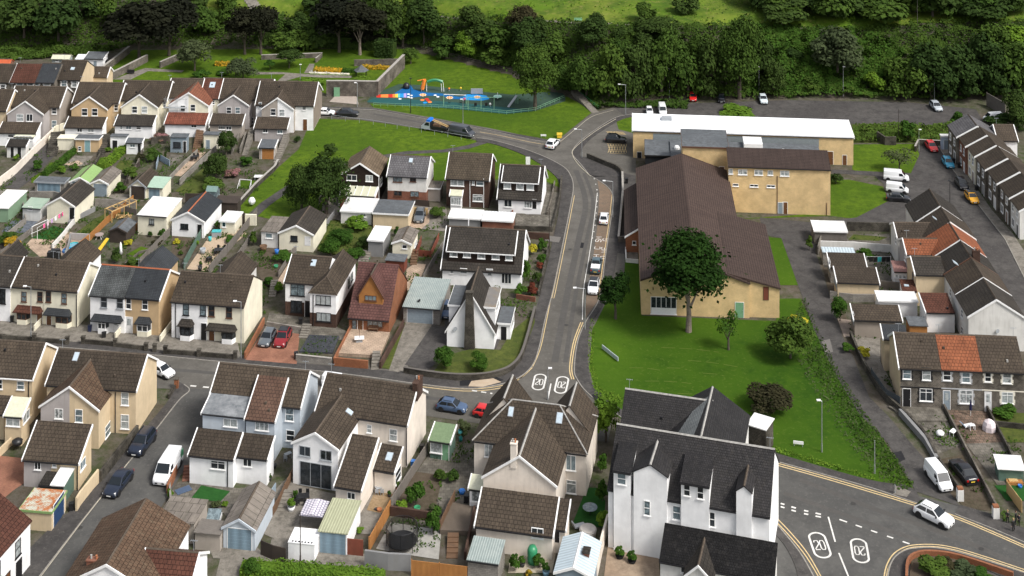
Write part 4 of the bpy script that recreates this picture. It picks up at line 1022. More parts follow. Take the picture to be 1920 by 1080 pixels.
for i,((x,y),r_,tx)in enumerate(zip(pts,rf,txt)):
 h=H('terraced_house',tx,'house',-2,MG);hh=5.5-.05*i
 a=G(x,y,hh);h.o=Vector((a.x,a.y,0));h.root=empty(h.nm[0],h.nm[1],h.nm[2],h.o,h.a,h.nm[3])
 dd=(prev.y-a.y-.02)if i else 7.5
 h.lb(0,8.6,0,dd,hh,2.9-.04*i,'gy',wall=WG,roof=r_,oe=.04,trim=TW if i!=3 else TBR);prev=a;HT.append(h)
 h.wl('R',dd*.5,4.1,1.0,1.3)
 if i in(4,5):h.wl('L',dd*.5,4.0,.9,1.2);h.wl('L',dd*.5,1.3,.9,1.2)
HT[3].chim(.62,.1,1.2,.6,.9,DB);HT[1].sky(1752,409,8,8);HT[3].sky(1791,493,12,10)
r=MB();r.lathe([(.05,0),(.33,.08)],12);o=link('satellite_dish',r.mesh('satellite_dish',TG),HT[5].root,(4.4,-.15,3.2));o.rotation_euler=(math.pi/2,0,.3)
R('b4')
def wingof(h,L,rx,p2,wl,rf,hh=5.2,kind='gx',t=.5,**k):
 R('b4');h.blk(L,rx,hh,kind,p2,t=t,wall=wl,roof=rf,oer=0,**k);return h
wingof(HT[1],(975,460),1250,352,WG,RB,part='wing_wall');HT[1].wl('L',1.5,4,.8,1.2)
wingof(HT[2],(1045,586),1300,470,PL,RT,part='wing_wall');HT[2].wl('L',1.5,4,.8,1.2)
wingof(HT[3],(1110,738),1330,606,YE,RD,part='wing_wall');HT[3].wl('L',2,3.9,.9,1.3,fm=TBR)
wingof(HT[4],(1190,1022),1400,880,W,RR,3.2,'mono',.2,part='wing_wall',trim=TW)
for nm,L,rx,hh,p2,kd,t,wl,rf,tx in(('garage',(470,682),736,2.8,577,'mono',.25,CB,RB,'garage with brown tiled roof, farther of the two beside the lane'),('garage',(522,797),830,3.0,682,'mono',.25,YE,RB,'buff garage with brown tiled roof beside the lane'),('shed',(948,716),1042,2.5,640,'mono',.2,W,M_corr('roof_pink_sheet',(.30,.16,.14),(.25,.13,.11)),'white shed with pink-red roof beside the washing line'),('shed',(1010,860),1112,2.7,780,'mono',.3,W,RR,'small red-brown roofed extension with skylight beside the buff wing'),('garage',(830,935),1120,2.6,868,'flat',0,W,WHF,'white flat-roofed garage below the buff wing'),('carport',(348,412),592,2.4,340,'flat',0,WGY,WHF,'timber carport with white flat roof at the head of the lane'),('shed',(412,572),650,2.3,540,'flat',0,CB,BLC,'low block shed with pale blue sheet roof above the lane garages')):
 h=H(nm,tx,nm,-4);h.blk(L,rx,hh,kd,p2,t=t,wall=wl,roof=rf,oe=.1,trim=TW if nm!='shed' else None)
 if nm=='garage' and kd=='mono':h.door(455 if L[0]<500 else 505,650 if L[0]<500 else 780,20,80,DGY,'L',kind='garage_door')
 if nm=='shed' and hh==2.5:h.wins([(965,752,16,18),(992,754,16,18),(1022,756,20,18)])
 if 'skylight' in tx:h.sky(1038,822,36,20)
R('c4')
h=H('garage','garage with ribbed brown roof and grey-brown wall directly beside the lane bend','garage',-4)
h.blk((650,158),1000,2.8,'mono',42,t=.25,wall=M_wall('render_taupe',(.30,.26,.22)),roof=RB);h.door(628,110,20,80,DGY,'L',kind='garage_door')
h=H('shed','orange timber shed with blue-grey flat roof behind the front terrace','shed',-4)
h.blk((1062,202),1195,2.3,'flat',142,wall=WO,roof=GRF,trim=None)
h=H('house','slate-roofed rear wing with buff wall behind the front terrace','house',-5)
h.blk((872,300),1050,4.9,'mono',195,t=.35,wall=YE,roof=RS,oer=0)
FG='stone terrace above the steep front gardens'
for i,(L,rx,p2,rf_,su,dr,tx)in enumerate((((992,516),1300,258,RB,TB,DBK,'end stone house with black quoins, black door and buff gable'),((1300,527),1605,268,RT,M_plain('quoin_grey',(.40,.41,.42),.7),DGY,'stone house with terracotta roof and grey quoins'),((1605,540),1925,280,RB,M_plain('quoin_cream',(.70,.66,.56),.7),DW,'stone house with cream quoins and white door at the right edge'))):
 h=H('terraced_house',tx,'house',-5,FG);h.blk(L,rx,5.9,'gx',p2,t=.62,wall=ST,roof=rf_,oel=.15 if i==0 else 0,oer=0)
 w_=[[(1042,562,62,76),(1188,568,64,82),(1185,720,96,92,'k')],[(1343,575,58,72),(1485,590,62,78),(1485,735,98,96,'k')],[(1650,588,50,68),(1792,594,62,78),(1795,742,84,82,'k')]][i]
 for q in w_:h.win(*q,sur=su)
 h.door(*[(1040,738,56,122),(1340,750,50,116),(1650,758,46,112)][i],dr,glaz=i>0)
 b=h.B[0];r=MB();r.box(b['x0'],b['x1'],-.05,-.003,3.05,3.2);r.build('string_course',su,h.root)
 if i==0:
  b=h.B[0];r=MB();r.prism([(b['y0'],.1),(b['y0'],5.8),((b['y0']+b['y1'])/2,5.8+b['rh']),(b['y1'],5.8),(b['y1'],.1)],'x',b['x0']-.02,b['x0']-.003);r.build('gable_wall',YE,h.root)
R('full')
STR=dict(kind='structure')
GRASS=M_ground('grass',((.050,.098,.006),(.085,.140,.009),(.038,.076,.006),(.12,.15,.02)),s1=.06,s2=.7,bs=9,bst=.5)
def ground_mesh():
 b=MB();xs=[-420+i*3 for i in range(281)];ys=[120+j*12 for j in range(16)]+[312+j*1.5 for j in range(100)]+[462+j*8 for j in range(40)]
 k=0
 for y in ys:
  for x in xs:b.v.append((x,y,tz(x,y)))
 n=len(xs)
 for j in range(len(ys)-1):
  for i in range(n-1):a=j*n+i;b.f.append((a,a+1,a+n+1,a+n));b.m.append(0)
 return b
GARD=M_ground('garden_earth',((.075,.062,.046),(.040,.058,.018),(.115,.10,.085),(.028,.042,.012)),s1=.1,s2=.6,bs=5)
ground_mesh().build('ground',GARD,uv=False,smooth=True,kind='structure')
def cat(pts,n=6,closed=False):
 """Catmull-Rom through the points"""
 out=[];m=len(pts)
 rng=range(m if closed else m-1)
 for i in rng:
  if closed:p=[Vector(pts[(i+k)%m])for k in(-1,0,1,2)]
  else:p=[Vector(pts[min(max(i+k,0),m-1)])for k in(-1,0,1,2)]
  for j in range(n):
   t=j/n
   out.append(.5*((2*p[1])+(p[2]-p[0])*t+(2*p[0]-5*p[1]+4*p[2]-p[3])*t*t+(3*p[1]-p[0]-3*p[2]+p[3])*t**3))
 if not closed:out.append(Vector(pts[-1]))
 return out
def wp(pts,z=0):return[G(*PX(p),z)for p in pts]
def patch(name,pts,m,z1,z0=None,kind='structure',smooth=0,**k):
 q=wp([tuple(p)for p in(cat(pts,smooth,True)if smooth else pts)],0)
 b=MB();b.sheet([(p.x,p.y)for p in q],z0,z1);return b.build(name,m,kind=kind,uv=True)
def strip_mesh(b,P,w,z,z0=None,mi=0):
 P=[Vector((p[0],p[1]))for p in P];L=[];Rr=[]
 for i,p in enumerate(P):
  a=P[max(i-1,0)];c=P[min(i+1,len(P)-1)];d=(c-a)
  if d.length<1e-6:d=Vector((1,0))
  d.normalize();n=Vector((-d.y,d.x))*w/2;L.append(p+n);Rr.append(p-n)
 for i in range(len(P)-1):
  b.face([(Rr[i].x,Rr[i].y,z),(Rr[i+1].x,Rr[i+1].y,z),(L[i+1].x,L[i+1].y,z),(L[i].x,L[i].y,z)],mi)
  if z0 is not None:
   for S,r in((Rr,0),(L,1)):
    q=[(S[i].x,S[i].y,z0),(S[i+1].x,S[i+1].y,z0),(S[i+1].x,S[i+1].y,z),(S[i].x,S[i].y,z)]
    b.face(q if not r else q[::-1],mi)
 if z0 is not None:
  for i in(0,-1):b.face([(L[i].x,L[i].y,z0),(Rr[i].x,Rr[i].y,z0),(Rr[i].x,Rr[i].y,z),(L[i].x,L[i].y,z)],mi)
def line(name,pts,w,m,z=.075,z0=None,smooth=5,kind='structure'):
 P=wp([tuple(p)for p in(cat(pts,smooth)if smooth and len(pts)>2 else pts)]);b=MB();strip_mesh(b,P,w,z,z0);return b.build(name,m,kind=kind)
def dashes(name,pts,w,m,on,off,z=.075):
 P=wp([tuple(p)for p in(cat(pts,8)if len(pts)>2 else pts)]);b=MB();s=0;cur=[]
 seg=[]
 for a,c in zip(P,P[1:]):
  n=max(1,int((c-a).length/.15))
  for i in range(n):seg.append((a.lerp(c,i/n),(c-a).length/n))
 for p,d in seg:
  if s%(on+off)<on:cur.append(p)
  elif cur:
   if len(cur)>1:strip_mesh(b,[cur[0],cur[-1]],w,z)
   cur=[]
  s+=d
 if len(cur)>1:strip_mesh(b,[cur[0],cur[-1]],w,z)
 return b.build(name,m,kind='structure')
ASPH=M_ground('asphalt',((.080,.079,.075),(.100,.098,.092),(.066,.065,.063),(.13,.125,.115)),s1=.05,s2=.35,bs=25,bst=.3,d=.02)
ASPM=M_ground('asphalt_main_road',((.102,.096,.085),(.128,.120,.108),(.086,.081,.072),(.155,.145,.13)),s1=.05,s2=.3,bs=25,bst=.3,d=.02)
ASPD=M_ground('asphalt_dark_patched',((.066,.062,.060),(.088,.083,.078),(.048,.045,.044),(.12,.11,.10)),s1=.08,s2=.5,bs=20,bst=.3,d=.02)
PAVE=M_ground('pavement_asphalt',((.060,.056,.055),(.082,.077,.073),(.044,.042,.041),(.12,.11,.10)),s1=.1,s2=.5,bs=20,bst=.3,d=.02)
KERB=M_plain('kerb_stone',(.25,.235,.21),.9,var=.25)
CONC=M_ground('concrete',((.17,.155,.135),(.115,.105,.09),(.23,.21,.18),(.065,.06,.045)),s1=.3,s2=1.0,t1=(.42,.58),bs=8,bst=.3)
FLAG=M_brick('paving_flags',(.18,.165,.14),(.12,.11,.09),(.10,.09,.08),.6,.6,.03,patch=.4)
PCR=M_brick('paving_cream',(.48,.36,.27),(.40,.30,.22),(.25,.2,.15),.6,.4,.03,patch=.3)
PRD=M_brick('paving_red_block',(.34,.16,.10),(.27,.12,.08),(.16,.1,.08),.2,.1,.01,patch=.25)
SLATEG=M_ground('slate_gravel',((.045,.05,.06),(.07,.075,.085),(.03,.03,.035),(.12,.12,.12)),s2=3)
MUD=M_ground('soil',((.08,.06,.045),(.055,.045,.03),(.10,.08,.06),(.05,.07,.025)),s2=1.0)
DECK=M_corr('timber_deck',(.14,.11,.085),(.10,.08,.06),.15,.85)
TURF=M_ground('artificial_turf',((.018,.075,.015),(.022,.085,.018),(.016,.065,.014)),bst=.3)
GRD=M_ground('grass_dull',((.058,.080,.016),(.088,.105,.024),(.045,.060,.016),(.13,.12,.04)),s1=.12,s2=.8,bs=9)
GRL=M_ground('grass_lush',((.022,.060,.004),(.058,.115,.007),(.036,.082,.005),(.085,.125,.018)),s1=.035,s2=.28,t1=(.38,.62),bs=9,bst=.5)
MEAD=M_ground('meadow_grass',((.085,.155,.012),(.14,.18,.025),(.04,.08,.010),(.20,.18,.06)),s1=.05,s2=.12,bs=3,bst=.8)
WL=M_ground('road_paint_white',((.62,.61,.58),(.72,.71,.68),(.5,.49,.46)),s2=3)
YL=M_ground('road_paint_yellow',((.58,.44,.22),(.66,.50,.27),(.45,.35,.2)),s2=3)
BAY=M_ground('bay_red_surface',((.165,.118,.085),(.20,.14,.10),(.13,.105,.08),(.27,.22,.16)),s1=.2,s2=.8)
Z=dict(grass=.03,road=.045,path=.055,yard=.06)
patch('lawn',[(1160,478),(1197,490),(1203,592),(1400,600),(1455,602),(1462,560),(1500,560),(1528,615),(1568,700),(1612,775),(1660,830),(1714,920),(1640,905),(1560,884),(1448,850),(1300,830),(1170,790),(1110,745),(1102,672),(1106,612),(1130,575),(1150,520)],GRL,.03)
patch('lawn',[(1440,445),(1466,447),(1497,535),(1462,535)],GRL,.035)
patch('lawn',[(1380,411),(1560,405),(1604,411),(1668,378),(1655,350),(1592,337),(1558,337),(1540,400)],GRASS,.03)
patch('lawn',[(1598,271),(1715,270),(1724,290),(1709,327),(1620,328),(1598,318)],GRASS,.03)
patch('rough_grass',[(1598,234),(1785,234),(1790,268),(1598,268)],GRD,.028)
patch('lawn',[(585,222),(680,226),(800,243),(893,264),(935,266),(992,285),(1042,322),(1050,352),(1010,335),(640,345),(600,395),(540,418),(465,402),(440,392),(515,320),(560,280)],GRASS,.03)
patch('lawn',[(690,190),(705,165),(750,120),(775,97),(800,101),(960,141),(1060,179),(1112,209),(1044,264),(920,243),(800,220),(700,202)],GRASS,.036)
patch('lawn',[(180,152),(215,112),(250,94),(500,92),(780,92),(757,125),(705,178),(615,178),(560,150),(420,158),(300,158)],GRASS,.03)
patch('lawn',[(1155,226),(1186,215),(1188,250),(1160,243)],GRASS,.06)
patch('road',[(-60,625),(250,645),(470,668),(640,684),(760,696),(950,690),(985,640),(1010,560),(1030,480),(1048,400),(1050,350),(1040,320),(1000,290),(940,268),(893,262),(790,240),(672,224),(600,219),(600,200),(700,202),(800,219),(870,232),(920,241),(1000,258),(1036,268),(1048,261),(1110,213),(1150,202),(1192,200),(1192,330),(1175,440),(1170,520),(1135,570),(1110,620),(1105,690),(1115,730),(1150,775),(1140,830),(900,795),(700,765),(420,735),(330,730),(-60,712)],ASPM,Z['road'])
patch('road',[(340,728),(420,732),(392,800),(352,870),(310,940),(200,1100),(20,1100),(150,960),(280,800)],ASPH,Z['road']+.004)
patch('car_park',[(1150,201),(1290,194),(1480,188),(1700,192),(1830,205),(1850,240),(1780,236),(1600,232),(1190,232)],ASPD,Z['road']+.004)
patch('lane',[(1425,408),(1530,418),(1606,408),(1668,376),(1656,345),(1640,330),(1560,325),(1560,318),(1640,322),(1708,325),(1724,290),(1722,268),(1770,268),(1835,380),(1895,455),(1940,540),(2010,650),(2010,760),(1860,520),(1800,432),(1700,420),(1640,420),(1540,430),(1528,470),(1552,542),(1580,632),(1600,670),(1630,745),(1665,780),(1700,822),(1750,880),(1800,950),(1717,922),(1665,832),(1610,775),(1565,700),(1525,615),(1497,537),(1465,447),(1430,440)],ASPD,Z['road']+.002)
patch('road',[(1430,855),(1560,890),(1700,925),(1800,950),(2150,1110),(2150,1180),(1420,1120),(1430,960)],ASPH,Z['road']+.006)
patch('yard',[(1100,297),(1160,322),(1192,330),(1192,480),(1158,475),(1163,380),(1168,335)],ASPD,.062)
patch('bus_bay',[(1118,325),(1124,362),(1120,425),(1112,485),(1100,550),(1096,600),(1124,560),(1133,490),(1144,415),(1149,362),(1140,325)],BAY,.056)
patch('footpath',[tuple(p)for p in[(465,402),(490,380),(535,350),(600,321),(680,297),(760,284),(830,281),(875,273),(903,264),(915,268),(880,279),(835,286),(760,290),(690,303),(610,327),(545,357),(505,386),(480,408)]],ASPD,.055)
def pavement(inner,outer,m=PAVE,kerb='outer',z=.12):
 patch('pavement',inner+outer[::-1],m,z,0)
 line('kerb',outer,.16,KERB,z+.012,0,smooth=0)
sm=lambda P,n=5:[tuple(p)for p in cat(P,n)]
pavement(sm([(-60,628),(125,641),(272,655),(440,672),(560,682),(700,694),(757,700),(855,715),(905,714),(942,706),(962,694),(978,675),(990,640),(1005,585),(1030,480),(1047,400),(1050,350),(1035,325),(990,295),(930,272),(893,266)]),sm([(-60,638),(125,653),(300,668),(422,680),(600,697),(700,709),(770,719),(860,729),(910,727),(965,713),(997,688),(1011,652),(1022,600),(1037,545),(1057,450),(1070,385),(1075,352),(1070,330),(1053,311),(1000,286),(930,265),(893,259)]))
pavement(sm([(1170,335),(1166,400),(1160,460),(1150,520),(1130,575),(1107,612),(1102,672),(1110,722),(1140,752),(1200,790)]),sm([(1107,330),(1140,352),(1150,375),(1145,415),(1134,490),(1124,560),(1098,605),(1083,642),(1077,690),(1082,712),(1110,745),(1190,800)]))
pavement(sm([(1168,333),(1135,313),(1101,298),(1088,290),(1100,268),(1130,245),(1165,225),(1190,219)]),sm([(1107,332),(1090,310),(1075,293),(1073,284),(1085,268),(1115,245),(1155,221),(1190,214)]))
pavement([(1044,266),(1000,258),(920,244),(800,222),(700,204),(600,200)],[(1044,270),(1000,263),(920,246),(870,236),(800,224),(700,206),(600,203)][:7],z=.11)
pavement(sm([(188,905),(258,820),(312,757),(330,725),(325,712)]),sm([(242,867),(292,807),(335,752),(355,733),(345,722)][0:5]))
pavement([(-40,1090),(45,1040),(100,985),(150,945),(188,905)],[(68,1090),(120,1022),(150,983),(200,920),(242,867)])
pavement(sm([(1440,846),(1560,882),(1640,903),(1700,912),(1720,925)]),sm([(1440,862),(1560,895),(1640,918),(1690,935),(1730,948)]))
pavement([(1800,948),(1860,965),(1900,985),(1980,1010)],[(1790,965),(1860,992),(1930,1022),(1990,1050)])
pavement(sm([(1400,960),(1460,1010),(1490,1060),(1500,1110)]),sm([(1440,965),(1470,1000),(1505,1045),(1540,1110)]))
pavement(sm([(1700,1110),(1702,1075),(1712,1050),(1740,1042),(1800,1050),(1940,1110)]),sm([(1662,1110),(1668,1065),(1685,1040),(1720,1029),(1790,1035),(1950,1085)]))
pavement([(1770,270),(1800,310),(1860,395),(1900,440),(1945,510),(2010,600)],[(1758,272),(1788,320),(1835,385),(1885,450),(1930,540),(1990,630)],CONC)
for o in(0,5):
 line('road_marking',[(1033-o*.6,560-o),(1024-o*.6,605-o),(1013-o*.6,655-o),(999-o*.6,688-o)],.12,YL,.066)
for o in(0,4):
 line('road_marking',[(1073+o,367),(1060+o,435),(1038+o,545),(1034+o,560)],.11,YL,.066)
 line('road_marking',[(1093-o,605),(1079-o,643),(1072-o,690),(1076-o,712)],.16,YL,.066)
 line('road_marking',[(998-o,690+o*.6),(975-o,710+o*.8),(940,724+o),(870,730+o),(770,719+o)],.16,YL,.067)
 line('road_marking',[(1442,865+o),(1560,898+o),(1700,940+o),(1800,972+o),(1940,1032+o)],.18,YL,.067)
 line('road_marking',[(1448+o,972-o),(1478+o,1003-o),(1512+o,1045-o),(1545+o,1100)],.14,YL,.067)
 line('road_marking',[(1656+o,1100),(1662+o,1062+o),(1682+o,1034+o),(1722,1022+o),(1795,1029+o),(1945,1077+o)],.15,YL,.067)
line('road_marking',[(960,274),(1000,288),(1040,308),(1062,330)],.12,YL,.066)
line('road_marking',[(1046,270),(1080,242),(1110,219),(1150,207)],.12,M_plain('kerb_pale',(.4,.36,.28)),.066)
line('road_marking',[(1107,331),(1085,310),(1074,292),(1078,278),(1115,248),(1155,224)],.14,M_plain('kerb_pale',(.4,.36,.28)),.14,0)
line('road_marking',[(900,248),(940,255),(1000,268),(1030,272)],.12,YL,.066)
dashes('road_marking',[(357,724),(410,729)],.35,WL,1.0,.9)
dashes('road_marking',[(1440,937),(1500,956),(1556,969)],.3,WL,.8,.75);dashes('road_marking',[(1440,943),(1500,962),(1556,974)],.3,WL,.8,.75)
dashes('road_marking',[(1574,975),(1640,998),(1720,1026)],.25,WL,1.0,1.0)
line('road_marking',[(1553,970),(1566,1017)],.2,WL,smooth=0);line('road_marking',[(1573,1038),(1592,1085)],.2,WL,smooth=0)
line('road_marking',[(1033,720),(1027,750)],.2,WL,smooth=0)
dashes('road_marking',[(885,733),(925,739)],.3,WL,.8,.6)
line('road_marking',[(242,867),(150,985),(75,1085)],.1,M_plain('kerb_pale',(.4,.36,.28)),.14,smooth=0)
line('road_marking',[(1120,362),(1112,430),(1104,485),(1094,545),(1092,600)],.12,WL,.068);line('road_marking',[(1148,362),(1142,415),(1131,490),(1124,545)],.12,YL,.068)
dashes('road_marking',[(1114,335),(1120,365),(1116,420),(1110,450)],.2,WL,.5,2.2,.07)
STROKE={'2':[[(0,.8),(.15,1),(.85,1),(1,.8),(1,.62),(0,.12),(0,0),(1,0)]],'0':[[(.2,0),(0,.2),(0,.8),(.2,1),(.8,1),(1,.8),(1,.2),(.8,0),(.2,0)]],'H':[[(0,0),(0,1)],[(1,0),(1,1)],[(0,.5),(1,.5)]],'S':[[(1,.85),(.8,1),(.2,1),(0,.8),(.1,.58),(.9,.42),(1,.2),(.8,0),(.2,0),(0,.15)]],'C':[[(1,.8),(.8,1),(.2,1),(0,.8),(0,.2),(.2,0),(.8,0),(1,.2)]],'G':[[(1,.8),(.8,1),(.2,1),(0,.8),(0,.2),(.2,0),(.8,0),(1,.2),(1,.45),(.6,.45)]],'O':[[(.2,0),(0,.2),(0,.8),(.2,1),(.8,1),(1,.8),(1,.2),(.8,0),(.2,0)]],'L':[[(0,1),(0,0),(1,0)]],'Y':[[(0,1),(.5,.5),(1,1)],[(.5,.5),(.5,0)]],'W':[[(0,1),(.25,0),(.5,.8),(.75,0),(1,1)]],'M':[[(0,0),(0,1),(.5,.4),(1,1),(1,0)]],'T':[[(0,1),(1,1)],[(.5,1),(.5,0)]],'O':[[(.2,0),(0,.2),(0,.8),(.2,1),(.8,1),(1,.8),(1,.2),(.8,0),(.2,0)]],'A':[[(0,0),(.5,1),(1,0)],[(.2,.4),(.8,.4)]],'P':[[(0,0),(0,1),(.8,1),(1,.8),(.8,.5),(0,.5)]],'E':[[(1,1),(0,1),(0,0),(1,0)],[(0,.5),(.8,.5)]]}
def glyphs(b,txt,c,up,cw,chh,gap,sw,z=.075):
 up=Vector(up).normalized();rt=Vector((up.y,-up.x));n=len(txt);W_=n*cw+(n-1)*gap
 for i,ch in enumerate(txt):
  for st in STROKE.get(ch,[]):
   P=[Vector(c)+rt*(-W_/2+i*(cw+gap)+x*cw)+up*((y-.5)*chh)for x,y in st]
   strip_mesh(b,P,sw,z)
def roundel(px,py,pxu,pyu,flip,w,hgt):
 c=G(px,py).xy;u=(G(pxu,pyu).xy-c).normalized();rt=Vector((u.y,-u.x));b=MB();ring=[]
 for i in range(33):
  t=2*math.pi*i/32;x=math.cos(t)*w/2;y=math.sin(t)*w/2+(hgt/2-w/2)*(1 if math.sin(t)>=0 else-1)if abs(math.sin(t))>1e-6 else(hgt/2-w/2)*0
  if abs(math.sin(t))<=1e-6:y=0
  ring.append(c+rt*x+u*y)
 strip_mesh(b,ring,.26,.075);glyphs(b,'20',c,u*(-1 if flip else 1),w*.27,hgt*.36,w*.08,.15)
 b.build('speed_limit_marking',WL,kind='structure')
roundel(1011,717,1015,700,0,1.7,4.3);roundel(1053,722.5,1057,705,1,1.7,4.5)
roundel(1537,1023,1529,1000,0,2.0,4.7);roundel(1612,1033.5,1608,1010,1,1.9,4.4)
b=MB();A=G(1119,485).xy;B_=G(1125,440).xy;u=(B_-A).normalized();lt=Vector((-u.y,u.x))
for t,ch,s_ in((.1,'H',.5),(.42,'C',.5),(.72,'S',.5),(.84,'M',.5)):glyphs(b,ch,A.lerp(B_,t)+lt*.15,lt,.9,1.0,.2,.14,.07)
for t,ch in((.3,'W'),(.42,'E'),(.78,'G'),(.05,'O')):glyphs(b,ch,A.lerp(B_,t)-lt*1.15,lt,.9,1.0,.2,.14,.07)
b.build('bay_lettering',WL,kind='structure')
b=MB()
for(y0,y1)in((247,252),(270,288)):
 for i in range(6):
  t=i/5;strip_mesh(b,wp([(1136+t*5+(0 if y0<260 else 2),lerp(y0,y1,t)),(1168+t*6,lerp(y0,y1,t)+1)]),.12,.09)
for i in range(7):
 x=1140+i*5;strip_mesh(b,wp([(x,271),(x+5,287)]),.1,.088);strip_mesh(b,wp([(x+5,271),(x,287)]),.1,.086)
b.build('disabled_bay_marking',YL,kind='structure')
